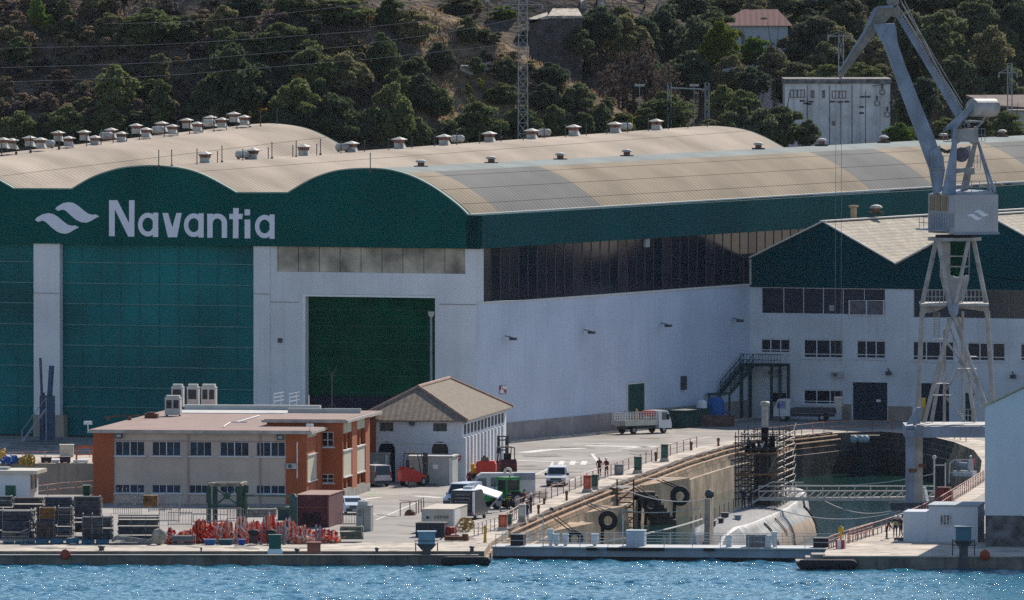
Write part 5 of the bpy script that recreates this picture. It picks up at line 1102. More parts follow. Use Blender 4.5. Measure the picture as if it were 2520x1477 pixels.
# pedestals, boxes and bollards along the left coping
def pedestal(r_, x, y1, w_, y0, mat, lbl, base=True, name='service_pedestal', dep=.8):
    p = G(*k(r_, x, y1)); s = F/p.y*2.637/.9117 if r_ != 'M' else F/p.y*4.923/.9117; ww = w_/s; h = (y1-y0)/s
    t = thing(name, lbl, 'service box', p, group='service boxes along the dock'); f = Fr(p, 7); z = 0
    if base: m = MB(); m.frus(-ww*.75, ww*.75, -.1, dep+.1, 0, h*.22, 1, .75, f); m.build('plinth', QUAYC, t); z = h*.22
    m = MB(); m.box(-ww/2, ww/2, 0, dep, z, h*.95, f); m.build('case', mat, t); m = MB(); m.box(-ww*.56, ww*.56, -.05, dep+.05, h*.95, h, f); m.build('cap', mat, t)
    m = MB(); m.box(-ww*.36, ww*.36, -.03, -.001, z+(h-z)*.2, z+(h-z)*.8, f); m.build('door_panel', M(mat.name+'_panel', tuple(c*1.5 for c in mat.diffuse_color[:3]), .6, .2, 2), t); return t
DG = M('pedestal_green', (.035, .085, .06), .7, .3, 2); DR = M('pedestal_red', (.42, .10, .06), .7, .3, 2); DC = M('pedestal_concrete', (.46, .44, .38), .9, .2, 1)
pedestal('C', 1110, 580, 50, 460, DG, 'dark green service box on concrete foot beside the helmeted pair on the dock side'); pedestal('C', 1300, 495, 46, 372, DG, 'dark green service box farthest along the left dock side')
pedestal('C', 750, 715, 52, 592, DR, 'red service box paired with a green one midway along the dock side'); pedestal('C', 802, 695, 44, 588, DG, 'green service box standing right behind the red one')
pedestal('C', 150, 985, 56, 872, DR, 'red service box nearest the dock gate on the left side'); pedestal('C', 196, 960, 30, 868, DG, 'narrow green box behind the red box near the dock gate'); pedestal('C', 285, 935, 46, 800, DC, 'tall pale concrete pedestal between the workers on the dock side')
pedestal('C', 975, 590, 60, 515, M('machine_grey', (.2, .2, .21), .7, .3, 3), 'grey winch box on the dock side left of the green service box', False)
def bollard(r_, x, y1, w_, y0, mat, lbl, grp):
    p = G(*k(r_, x, y1)); s = F/p.y*REG[r_][2]/.9117; w2 = w_/2/s; h = (y1-y0)/s; m = MB(); m.lathe(p, [(w2*.9, 0), (w2*.75, h*.5), (w2*1.15, h*.72), (w2*1.15, h*.9), (w2*.5, h)], 10); solo(m, 'bollard', mat, lbl, 'bollard', grp)
for i, (x, y1, y0) in enumerate(((405, 870, 800), (605, 772, 700), (1240, 492, 425), (1492, 415, 352), (1685, 385, 325))): bollard('C', x, y1, 20, y0, RUST, f'{ORD[i]} nearest rusty bollard beside the railing of the left dock side', 'rusty bollards on the left dock side')
bollard('O', 1535, 940, 100, 862, M('bollard_dark', (.05, .055, .06), .6, .3, 2), 'dark mushroom bollard at the edge of the left quay below the racks', 'quay bollards'); bollard('B', 400, 1310, 34, 1268, MT['bollard_dark'], 'dark bollard on the left quay left of the red chest', 'quay bollards')
bollard('B', 968, 1305, 26, 1262, DARKST, 'small dark bollard alone on the bare quay', 'quay bollards'); bollard('B', 1645, 1290, 34, 1252, DARKST, 'dark bollard at the corner of the left quay', 'quay bollards')
bollard('A', 1432, 1298, 14, 1262, DARKST, 'thin dark post on the quay edge under the red netting', 'quay bollards'); bollard('C', 500, 850, 30, 820, DARKST, 'low dark bollard on the lit dock coping', 'quay bollards')
m = MB(); p = G(*k('B', 520, 1300)); f = Fr(p, 0); m.box(-.55, .55, 0, .8, 0, .75, f); m.box(-.6, .6, -.05, .85, .75, .85, f); solo(m, 'quay_chest', M('pedestal_red', (.42, .10, .06)), 'faded red chest on the quay right of the dark bollard', 'chest')
p = G(*k('B', 243, 1310)); f = Fr(p, 0); t = thing('navigation_box', 'dark green cabinet on a white foot at the quay edge before the red netting', 'cabinet', p); m = MB(); m.box(-.6, .6, 0, .9, 0, .4, f); m.build('white_foot', WHITEP, t); m = MB(); m.box(-.5, .5, .1, .8, .4, 1.5, f); m.box(-.56, .56, .05, .85, 1.5, 1.58, f); m.build('case', M('deep_green', (.01, .09, .07), .6, .1, 2), t)
# red discs on the quay faces and rubber fenders
for px, py, Y_, lbl in ((161, 1366, YQL-1.3, 'round red float hanging on the left quay wall'), (2424, 1367.5, YQR-.8, 'round red float hanging on the right quay wall')):
    c = V(px, py, Y_); rr = 13.0/(F/Y_); t = thing('mooring_float', lbl, 'float', c-Vector((0, 0, rr)), group='red floats'); m = MB(); m.ball(c, rr, 16, 10, (1, .55, 1)); m.build('float', M('float_red', (.36, .05, .025), .6, .2, 2), t, smooth=True)
    m = MB(); m.path([c+Vector((0, .3, rr)), Vector((c.x, Y_+1.6, .05))], .04); m.build('line', DARKST, t)
for a, b, yy, z, lbl in ((1085, 1208, YQL-1.6, -.75, 'long black rubber fender at the end of the left quay'), (1962, 2110, YQR-1.2, -.65, 'long black rubber fender at the end of the right quay')):
    A_ = V(a, 1390, yy); B_ = V(b, 1390, yy); m = MB(); m.lathe(Vector((A_.x, yy, z)), [(.1, 0), (.38, .25), (.42, .6), (.42, B_.x-A_.x-.6), (.38, B_.x-A_.x-.25), (.1, B_.x-A_.x)], 14, (1, 0, 0)); solo(m, 'rubber_fender', BLACK, lbl, 'fender', 'quay end fenders', smooth=True)
a_ = G(*k('D', 700, 1205), -.3); m = MB()
for i, (x0, x1, z0, z1) in enumerate(((-2.2, 3, -.75, -.42), (-1.4, 3, -.40, -.12), (-.9, 3, -.1, .10))): m.box(rim[-1].x+x0, rim[-1].x+.2, YQR-.4+i*.25, YQR+3, z0, z1)
solo(m, 'corner_steps', M('lip2', (.34, .31, .28), .9, .3, 1), 'rounded stone steps at the left tip of the right quay', 'steps')
# measuring stations on the quay edge (box on a post with legs in the water)
def station(r_, x0, x1, y0, y1, xl, yb, mat, lbl, extra=None, Yq=YQL):
    a = k(r_, x0, y1); b = k(r_, x1, y0); Y_ = Yq-.9; A = V(a[0], a[1], Y_); B = V(b[0], b[1], Y_); t = thing('tide_station', lbl, 'cabinet', (A.x/2+B.x/2, Y_, ZS)); f = Fr((0, 0, 0), 0)
    m = MB(); m.box(A.x, B.x, Y_, Y_+1.3, A.z, B.z, f); m.box(A.x-.1, B.x+.1, Y_-.1, Y_+1.4, B.z, B.z+.1, f); m.build('case', mat, t)
    c = (A.x+B.x)/2; m = MB(); m.box(c-.35, c+.35, Y_+.2, Y_+.8, ZS-.5, A.z-.3, f); m.frus(c-.7, c+.7, Y_+.1, Y_+1, A.z-.5, A.z, .6, 1.2, f); m.build('stand', DARKST, t); m = MB()
    for s in (-.9, .9): m.tube((c+s, Y_+.4, .05), (c+s, Y_+.4, A.z+.1), .05)
    m.tube((c-1.0, Y_, .9), (c+1.0, Y_, .9), .04); m.build('rail', DARKST, t)
station('B', 1262, 1382, 1158, 1240, 0, 0, M('station_blue', (.20, .30, .38), .6, .1, 1), 'blue grey cabinet on a dark post at the end of the left quay')
station('D', 1795, 1905, 965, 1058, 0, 0, M('station_teal', (.06, .14, .19), .6, .1, 1), 'teal blue cabinet on a dark post at the edge of the right quay', Yq=YQR)
# ================================================ PORTAL CRANE
YC = 1124.0
cr = thing('portal_crane', 'tall blue grey portal crane with lattice legs and angled jib on the right dock side', 'crane', G(2250, 1253))
CRP = M('crane_blue_grey', (.21, .25, .33), .5, .2, .6, streak=.5, dirt=(.12, .11, .11)); CRL = M('crane_light_grey', (.33, .32, .32), .6, .2, 1, streak=.5, dirt=(.17, .13, .11)); CRB = M('crane_brown_grey', (.22, .19, .17), .7, .2, 1.5)
def g3(r_, x, y, t=0.0): return V(*k(r_, x, y), YC+t)
def cyl(name, a, b, r, mat=CRL, parent=cr, n=8, r2=None): m = MB(); m.tube(a, b, r, n, r2); return m.build(name, mat, parent)
def plate(name, r_, pts, t0, t1, mat=CRP, parent=cr): m = MB(); m.prism([g3(r_, *p) for p in pts], (0, t0, 0), (0, t1, 0)); return m.build(name, mat, parent)
HT = lambda x, y, t=0.0: g3('H', x, y, t)
# portal legs and beam
m = MB(); a = g3('D', 1462, 270, -3); b = g3('D', 1462, 830, -3); fz = lambda v: v
m.box(g3('D', 1430, 0).x, g3('D', 1492, 0).x, YC-3.6, YC-2.4, 0, a.z); m.frus(g3('D', 1425, 0).x, g3('D', 1505, 0).x, YC-4.0, YC-2.0, 0, .8, 1.2, .9); m.build('portal_leg', CRP, cr)
m = MB(); m.box(g3('D', 1505, 0).x, g3('D', 1572, 0).x, YC+5.0, YC+6.2, 0, a.z); m.build('portal_leg', CRL, cr)
m = MB(); m.box(g3('D', 1430, 0).x, g3('D', 1492, 0).x, YC-2.39, YC+5.9, g3('D', 0, 318).z, g3('D', 0, 235).z); m.build('portal_beam', CRP, cr)
m = MB(); m.box(g3('D', 1493, 0).x, g3('D', 1990, 0).x+9, YC-3.5, YC-2.5, g3('D', 0, 312).z, g3('D', 0, 234).z); m.build('portal_beam', CRP, cr)
m = MB(); m.box(g3('D', 1560, 0).x, g3('D', 1990, 0).x+9, YC+5, YC+6, g3('D', 0, 312).z, g3('D', 0, 234).z); m.build('portal_beam', CRL, cr)
for t in (-3.5, 5): m = MB(); x = g3('D', 1990, 0).x+9; m.box(x-2, x, YC+t, YC+t+1.1, 0, g3('D', 0, 312).z); m.build('portal_leg', CRP, cr)
m = MB(); m.box(g3('D', 1510, 0).x, g3('D', 1990, 0).x+6, YC-2.4, YC+5, g3('D', 0, 236).z, g3('D', 0, 228).z); m.build('deck_plate', CRL, cr)
m = MB(); m.box(g3('D', 1400, 0).x-1, g3('D', 1560, 0).x+1.5, YC-4.1, YC-2.0, .02, .7); m.build('bogie', DARKST, cr)
for x, y in ((1490, 555), (1555, 520)): p = g3('D', x, y, -3.7); m = MB(); m.box(p.x-.35, p.x+.35, p.y, p.y+.25, p.z-.2, p.z+.1); m.build('leg_bracket', RUST, cr)
plate('leg_gusset', 'H', [(1150, 1345), (1110, 1350), (1175, 1245), (1215, 1240), (1195, 1345)], -2.4, -1.2)
zb0 = HT(0, 1340).z
xl0, xr0, xc = HT(1185, 0).x, HT(1655, 0).x, HT(1410, 0).x
# lower tower: left and right legs, inverted V front and rear
cyl('tower_leg', HT(1212, 650), HT(1180, 1340), .22); cyl('tower_leg', HT(1618, 650), HT(1660, 1345), .22)
cyl('tower_leg', HT(1392, 690, -2.5), HT(1225, 1340, -2.5), .19); cyl('tower_leg', HT(1412, 690, -2.5), HT(1600, 1200, -2.5)+Vector((.3, 0, -1)), .19)
cyl('tower_leg', HT(1380, 690, 3), HT(1270, 1340, 3), .17); cyl('tower_leg', HT(1440, 690, 3), HT(1540, 1340, 3), .17)
cyl('tower_post', HT(1352, 760, 1), HT(1350, 1340, 1), .13); cyl('tower_post', HT(1464, 650, 1), HT(1464, 1340, 1), .13)
cyl('tower_brace', HT(1380, 740, -2), HT(1575, 1250, -1), .08); cyl('tower_brace', HT(1440, 960, -1), HT(1610, 1180, 0), .07)
# upper tower
cyl('tower_leg', HT(1300, 203), HT(1212, 600), .21); cyl('tower_leg', HT(1532, 203), HT(1612, 600), .21)
cyl('tower_leg', HT(1312, 203, -2.5), HT(1385, 610, -2.5), .2); cyl('tower_leg', HT(1500, 203, -2.5), HT(1415, 610, -2.5), .17)
plate('tower_core', 'H', [(1330, 205), (1388, 205), (1388, 420), (1430, 435), (1505, 420), (1505, 205), (1512, 205), (1506, 440), (1470, 590), (1370, 600), (1325, 430)], .2, 1.6, CRL)
plate('core_glazing', 'H', [(1392, 215), (1480, 215), (1480, 425), (1392, 425)], .6, .8, GREEND)
for y in (300, 365): m = MB(); m.box(HT(1385, 0).x, HT(1500, 0).x, YC-.1, YC+.2, HT(0, y+5).z, HT(0, y-3).z); m.build('core_rung', CRL, cr)
plate('node_block', 'H', [(1360, 600), (1435, 600), (1430, 655), (1400, 700), (1375, 655)], -2.9, -2.0, CRP)
# mid platform
m = MB(); m.box(HT(1200, 0).x, HT(1622, 0).x, YC-2.6, YC+2.6, HT(0, 612).z, HT(0, 597).z); m.build('platform', CRL, cr)
plate('platform_girder', 'H', [(1200, 612), (1355, 612), (1355, 625), (1290, 655), (1235, 660), (1215, 690), (1200, 690)], -.3, .3, CRL); plate('platform_girder', 'H', [(1440, 612), (1625, 612), (1625, 690), (1612, 690), (1595, 650), (1530, 640), (1440, 630)], -.3, .3, CRL)
def rail3(a, b, h_, nm='platform_rail', n=5, levels=(.5, 1), mat=CRL, r=.04):
    m = MB()
    for i in range(n+1): p = a+(b-a)*i/n; m.tube(p, p+Vector((0, 0, h_)), r, 5)
    for l in levels: m.tube(a+Vector((0, 0, h_*l)), b+Vector((0, 0, h_*l)), r, 5)
    m.build(nm, mat, cr)
rail3(HT(1225, 596, -2.6), HT(1345, 596, -2.6), 1.2); rail3(HT(1465, 596, -2.6), HT(1592, 596, -2.6), 1.2)
# stairs and landings
def stair(x0, y0, x1, y1, t=-1.5):
    a, b = HT(x0, y0, t), HT(x1, y1, t); m = MB()
    for s in (0, .8): m.bar(a+Vector((0, s, 0)), b+Vector((0, s, 0)), .06, .16); m.bar(a+Vector((0, s, .9)), b+Vector((0, s, .9)), .04, .05)
    n = 12
    for i in range(n): p = a+(b-a)*(i+.5)/n; m.box(p.x-.14, p.x+.14, p.y, p.y+.8, p.z-.03, p.z+.02)
    m.build('tower_stair', CRL, cr)
stair(1365, 845, 1480, 985); stair(1445, 1020, 1350, 1150); stair(1350, 1170, 1480, 1340)
for x0, x1, y in ((1485, 1550, 928), (1430, 1548, 1003), (1270, 1392, 1168), (1275, 1395, 1095), (1280, 1345, 820)):
    m = MB(); m.box(HT(x0, 0).x, HT(x1, 0).x, YC-2, YC-.5, HT(0, y+4).z, HT(0, y).z); m.build('landing', CRL, cr)
rail3(HT(1475, 1338, -2), HT(1590, 1338, -2), 1.1)
m = MB(); a, b = HT(1303, 660, -.5), HT(1303, 815, -.5)
for s in (-.22, .22): m.tube(a+Vector((s, 0, 0)), b+Vector((s, 0, 0)), .03, 5)
for i in range(12): p = a+(b-a)*i/11; m.tube(p-Vector((.3, 0, 0)), p+Vector((.3, 0, 0)), .03, 5)
m.build('tower_ladder', CRL, cr)
m = MB(); p = HT(1220, 1260, -2.2); m.box(p.x-.18, p.x+.18, p.y, p.y+.1, p.z-1.2, p.z+1); m.build('yellow_panel', YELLOW, cr)
# ring and house
def at3(r_, x, y): return g3(r_, x, y)
c = Vector((g3('H', 1414, 0).x, YC, HT(0, 203).z)); rw = (HT(1582, 0).x-HT(1248, 0).x)/2
m = MB(); m.lathe(c, [(rw, 0), (rw, HT(0, 183).z-c.z)], 24); m.build('ring_platform', CRL, cr)
m = MB(); m.lathe(c, [(rw*.72, HT(0, 183).z-c.z+.005), (rw*.72, HT(0, 168).z-c.z)], 24); m.build('slewing_ring', BLACK, cr)
HC = V(*k('G', 1414, 1452), YC-3.0); HO = Fr((HC.x, HC.y, 0), -25)
wr = HO.uz(*k('G', 1685, 1450))[0]; z0h = HO.uz(*k('G', 1414, 1455))[1]; z1h = HO.uz(*k('G', 1414, 1212))[1]
lw = (HC.x-V(*k('G', 1256, 1440), YC-1).x)/math.sin(R(25)); lw = min(lw, 6.5)
m = MB(); m.box(0, wr, 0, lw, z0h, z1h, HO); hs = m.build('machinery_house', CRL if False else M('crane_house_grey', (.34, .35, .39), .6, .06, .5, streak=.15, dirt=(.2, .2, .2)), cr)
m = MB(); m.prism([HO.p(0, 0, z1h), HO.p(wr, 0, z1h), HO.p(wr*.75, 0, z1h+.38), HO.p(wr*.2, 0, z1h+.2)], HO.et*.05, HO.et*(lw-.05)); m.build('house_roof', CRP, hs); m = MB(); m.box(-.1, wr+.1, -.08, .04, z0h-.08, z0h+.12, HO); m.build('house_sill', CRP, hs)
LS = Fr(HO.p(0, 0, 0), 65)      # left side face as a front: its u runs from the far left to the corner
m = MB(); m.box(-.05, -.001, 1.2, 4.9, z0h+1.9, z0h+3.4, HO); win = m.build('cab_surround', CRL, hs)
for t0 in (1.4, 2.6, 3.8): m = MB(); m.box(-.09, -.051, t0, t0+.95, z0h+2.0, z0h+3.3, HO); m.build('cab_window', GLASS, hs)
for i in range(16):
    t0 = lw*i/16
    for z_a, z_b in ((z0h+.5, z0h+1.8), (z0h+3.5, z1h-.1)): m = MB(); m.box(-.04, -.001, t0, t0+.06, z_a, z_b, HO); m.build('house_rib', CRP, hs)
m = MB(); m.box(-1.1, -.01, lw*.2, lw+.3, z0h+.25, z0h+.4, HO); m.build('house_walkway', CRP, hs)
# emblem on the house: same two waves
e0 = HO.uz(*k('G', 1490, 1370)); e1 = HO.uz(*k('G', 1628, 1303)); sx = (e1[0]-e0[0])/(686-250); sz = (e1[1]-e0[1])/(930-716)
emblem(lambda mm, pts: mm.prism([HO.p(e0[0]+(x-250)*sx, 0, e1[1]-(y-716)*sz) for x, y in pts], HO.et*-.06, HO.et*-.005), 'wave_emblem', hs, M('emblem_pale', (.62, .66, .74), .5, .03, 1))
rail3(HO.p(.2, .2, z1h+.1), HO.p(wr-.1, .3, z1h+.1), 1.1, 'roof_rail', 5, (.5, 1), CRP, .03); rail3(HO.p(-.9, lw*.3, z0h+.4), HO.p(-.9, lw, z0h+.4), 1.0, 'house_rail', 4, (.5, 1), CRP, .03)
# A-frame on the house
def P2(x, y, t=0.0): return g3('G', x, y, t)
plate('mast_column', 'G', [(1330, 1205), (1418, 1205), (1425, 900), (1425, 790), (1402, 785), (1392, 900)], -1.6, -.9); plate('mast_column', 'G', [(1452, 1195), (1500, 1195), (1528, 1040), (1556, 900), (1560, 790), (1538, 785), (1530, 900), (1480, 1060)], .9, 1.6, CRL)
plate('mast_crosshead', 'G', [(1405, 800), (1560, 800), (1560, 880), (1520, 895), (1500, 880), (1450, 880), (1425, 895), (1405, 890)], -.8, .8, CRL); plate('mast_tie', 'G', [(1420, 1045), (1535, 1042), (1540, 1080), (1480, 1085), (1470, 1070), (1420, 1078)], -.6, .6, CRL)
m = MB(); m.lathe(P2(1458, 962, -1), [(.62, 0), (.66, .3), (.66, 1.2), (.5, 1.5)], 16, (0, 1, 0)); m.build('winch_drum', M('winch_purple', (.10, .08, .11), .5, .3, 2), cr); plate('winch_housing', 'G', [(1475, 915), (1512, 905), (1512, 985), (1475, 985)], -.7, .6, CRL)
m = MB(); m.path([P2(1325, 925, -1), P2(1360, 945, -1), P2(1400, 935, -1)], .16, 6); m.build('hydraulic_hose', PIPED, cr)
cyl('backstay', P2(1553, 860), P2(1665, 1195), .13, CRP); cyl('backstay', P2(1553, 860, .8), P2(1640, 1195, 2.2), .1, CRP)
plate('counterweight_arm', 'G', [(1348, 815), (1365, 780), (1435, 715), (1520, 645), (1540, 632), (1540, 660), (1450, 760), (1425, 800), (1405, 812), (1380, 800)], -1.1, -.5); plate('counterweight_arm', 'G', [(1365, 800), (1435, 725), (1530, 650), (1545, 670), (1470, 760), (1430, 810)], .6, 1.1)
a = P2(1522, 668, -.9); b = P2(1662, 668, 1.2); m = MB(); m.lathe(a, [(.55, 0), (.80, .05), (.80, (b-a).length-.1), (.5, (b-a).length)], 20, tuple(b-a)); m.build('counterweight', CRL, cr, smooth=False)
plate('counterweight_support', 'G', [(1470, 745), (1600, 750), (1560, 790), (1545, 790), (1580, 760), (1480, 760)], -.6, .6, CRL); cyl('counterweight_strut', P2(1612, 715), P2(1552, 790), .08)
m = MB()
for i, x in enumerate((1455, 1475, 1497)): m.lathe(P2(x, 785-i*4, -.4), [(.25, 0), (.25, .8)], 12, (0, 1, 0))
m.build('pulley', CRB, cr)
# boom, tie and jib
plate('boom', 'G', [(905, 148), (1040, 142), (1052, 200), (1060, 270), (1112, 420), (1200, 640), (1290, 860), (1352, 1040), (1330, 1190), (1282, 1205), (1255, 1050), (1185, 860), (1105, 650), (1030, 440), (975, 285), (915, 180)], -.9, .9)
plate('boom_stiffener', 'G', [(968, 215), (1012, 150), (1040, 190), (1056, 270), (1110, 420), (1050, 425), (1010, 330)], -.95, -.9, CRP); plate('boom_foot', 'G', [(1255, 940), (1320, 900), (1345, 1000), (1352, 1060), (1330, 1190), (1290, 1195)], -1.05, -.9, CRP)
plate('boom_tie', 'G', [(1042, 90), (1062, 62), (1250, 350), (1465, 690), (1418, 725), (1230, 400)], -.25, .25, CRP)
m = MB(); a, b = P2(1062, 70, -.35), P2(1450, 690, -.35); n = 40
for i in range(n): p = a+(b-a)*i/n; q = p+Vector((.25, 0, .2)); m.tube(p-Vector((.12, 0, .12)), q, .035, 5)
m.tube(a+Vector((.25, 0, .2)), b+Vector((.25, 0, .2)), .035, 5); m.build('tie_ladder', CRL, cr)
for i, (xa, ya, xb, yb) in enumerate(((1060, -30, 1462, 640), (1085, 20, 1440, 650), (1100, 0, 1395, 590), (1020, -40, 1430, 660))): cyl('stay_rope', P2(xa, ya, .2*i), P2(xb, yb, .2*i), .03, CRL)
plate('jib', 'G', [(915, 45), (1035, 40), (1052, 60), (920, 205), (705, 488), (688, 480), (695, 440), (845, 205), (935, 62)], -.6, -.5, CRB); plate('jib', 'G', [(915, 45), (1035, 40), (1052, 60), (920, 205), (705, 488), (688, 480), (695, 440), (845, 205), (935, 62)], .5, .6, CRB)
m = MB()
for a_, b_ in (((850, 210), (915, 195)), ((790, 290), (850, 290)), ((740, 365), (800, 360)), ((700, 430), (750, 425)), ((920, 50), (1040, 50))):
    for t in (-.55, .55): m.bar(P2(*a_, t), P2(*b_, -t), .1, .12)
    m.bar(P2(*a_, -.5), P2(*a_, .5), .12, .12); m.bar(P2(*b_, -.5), P2(*b_, .5), .12, .12)
m.build('jib_lacing', CRP, cr); plate('jib_edge', 'G', [(910, 48), (935, 35), (1030, 30), (1030, 45), (940, 50), (848, 215), (700, 440), (688, 440), (835, 205)], -.75, -.61, CRP)
plate('boom_head', 'G', [(1005, 40), (1060, 30), (1085, 70), (1060, 110), (1020, 100)], -.5, .5, CRB)
m = MB(); m.lathe(P2(1030, 5, -.5), [(.55, 0), (.55, 1)], 14, (0, 1, 0)); m.build('head_pulley', CRB, cr)
for s in (0, 1): cyl('hoist_rope', P2(676+s*34, 470), V(*k('H', 668+s*38, 1195), YC), .018, CRB)
p = V(*k('H', 688, 1220), YC); m = MB(); m.box(p.x-.35, p.x+.35, p.y-.2, p.y+.2, p.z-.3, p.z+.5); m.frus(p.x-.25, p.x+.25, p.y-.15, p.y+.15, p.z-.9, p.z-.3, .4, 1); m.build('hook_block', CRL, cr)
for x0, x1, y in ((1345, 1395, 880), (1560, 1603, 880), (1535, 1575, 1050), (1270, 1420, 1050)):
    m = MB(); m.box(P2(x0, 0).x, P2(x1, 0).x, YC-1.4, YC-.2, P2(0, y).z, P2(0, y-4).z); m.build('service_platform', CRL, cr); rail3(P2(x0, y-4, -1.4), P2(x1, y-4, -1.4), 1.1, 'service_rail', 2 if x1-x0 < 80 else 4, (.5, 1), CRP, .03)
# ================================================ VEHICLES (local: x forward, y left, z up)
TYR = M('tyre_black', (.02, .02, .022), .9, .15, 3); RIM = M('rim_grey', (.35, .35, .36), .5, .1, 3); VGL = M('vehicle_glass', (.015, .022, .03), .08, .1, 2, spec=.7)
LAMP = M('lamp_clear', (.6, .6, .58), .2, .05, 2); LAMPR = M('lamp_red', (.35, .02, .02), .4, .05, 2); PLATE = M('plate_white', (.6, .6, .6), .5, .02, 2)
def wheel(t, x, y, r=.33, w_=.22, mat=TYR):
    m = MB(); s = 1 if y > 0 else -1; m.lathe((x, y-s*w_, r), [(r*.8, 0), (r, .03), (r, w_-.03), (r*.8, w_)], 18, (0, s, 0)); o = m.build('wheel', mat, t, False)
    m = MB(); m.lathe((x, y-s*.03, r), [(r*.55, 0), (r*.5, .05), (r*.15, .06)], 14, (0, s, 0)); m.build('rim', RIM, o, False)
def shell(prof, W, z1, taper, m=None):
    m = m or MB(); zt_ = max(p[1] for p in prof); wy = lambda z: W/2*(1-taper*max(0, z-z1)/(zt_-z1)); n = len(prof)
    vs = [(x, -wy(z), z) for x, z in prof]+[(x, wy(z), z) for x, z in prof]
    m.add(vs, [tuple(range(n)), tuple(range(2*n-1, n-1, -1))]+[(i, n+i, n+(i+1) % n, (i+1) % n) for i in range(n)]); return m, wy
def side_glass(t, pts, wy, mats=VGL, name='side_window'):
    for s in (-1, 1): m = MB(); m.prism([(x, s*(wy(z)+.012), z) for x, z in pts], (0, 0, 0), (0, s*.012, 0)); m.build(name, mats, t, False)
def screen(t, a, b, wy, name='windscreen', q=.88, out=.02):
    d = Vector((b[0]-a[0], 0, b[1]-a[1])).normalized(); nrm = Vector((d.z, 0, -d.x)); nrm = nrm if (nrm.x > 0) == (a[0] > 0) else -nrm
    A = Vector((a[0], 0, a[1]))+d*.06; B = Vector((b[0], 0, b[1]))-d*.06; m = MB()
    m.prism([A+Vector((0, -wy(A.z)*q, 0)), A+Vector((0, wy(A.z)*q, 0)), B+Vector((0, wy(B.z)*q, 0)), B+Vector((0, -wy(B.z)*q, 0))], nrm*.002, nrm*out); m.build(name, VGL, t, False)
def boxp(t, name, mat, *b): m = MB(); m.box(*b); return m.build(name, mat, t, False)
CARW = M('car_white', (.62, .63, .65), .35, .03, 1, spec=.5)
def van(name, lbl, cat, loc, heading, body=CARW, L=4.3, W=1.8, Ht=1.82, glassback=False, bumper=DARKST, grp=None):
    t = thing(name, lbl, cat); prof = [(-L/2, .28), (L/2-.05, .26), (L/2, .55), (L/2-.08, .85), (L/2-.85, 1.08), (L/2-1.55, Ht-.08), (L/2-1.9, Ht), (-L/2+.15, Ht), (-L/2, 1.0)]
    m, wy = shell(prof, W, .95, .13); m.build('body', body, t, False); screen(t, prof[4], prof[5], wy); screen(t, prof[7], prof[8], wy, 'rear_window')
    side_glass(t, [(L/2-1.1, 1.08), (L/2-1.62, Ht-.2), (L/2-2.2, Ht-.2), (L/2-2.2, 1.08)], wy)
    if glassback: side_glass(t, [(L/2-2.35, 1.08), (L/2-2.35, Ht-.2), (-L/2+.5, Ht-.2), (-L/2+.5, 1.08)], wy)
    boxp(t, 'bumper', bumper, L/2-.12, L/2+.06, -W/2+.03, W/2-.03, .3, .58); boxp(t, 'grille', DARKST, L/2-.03, L/2+.02, -.5, .5, .62, .8); boxp(t, 'bumper', bumper, -L/2-.05, -L/2+.1, -W/2+.03, W/2-.03, .3, .55)
    boxp(t, 'number_plate', PLATE, L/2+.061, L/2+.07, -.26, .26, .38, .49)
    for s in (-1, 1):
        boxp(t, 'headlight', LAMP, L/2-.3, L/2-.0, s*(W/2-.36)-.17, s*(W/2-.36)+.17, .66, .86); boxp(t, 'tail_light', LAMPR, -L/2-.02, -L/2+.05, s*(W/2-.1)-.07, s*(W/2-.1)+.07, .8, 1.35)
        m = MB(); m.ball((L/2-1.3, s*(W/2+.12), 1.12), .14, 8, 5, (.5, 1, 1)); m.build('mirror', DARKST, t, False)
        for x in (L/2-.85, -L/2+.8): wheel(t, x, s*(W/2-.02), .33)
    return put(t, loc, heading, lbl, grp)
van('parked_van', 'white compact van facing the camera alone on the road beside the dock', 'van', G(*k('C', 540, 675))+Vector((0, 2.2, 0)), R(-90-4))
van('parked_van', 'white van seen from behind next to the red forklift at the white house', 'van', G(*k('B', 965, 832))+Vector((-.4, 2.2, 0)), R(90+28), L=4.4, Ht=1.95)
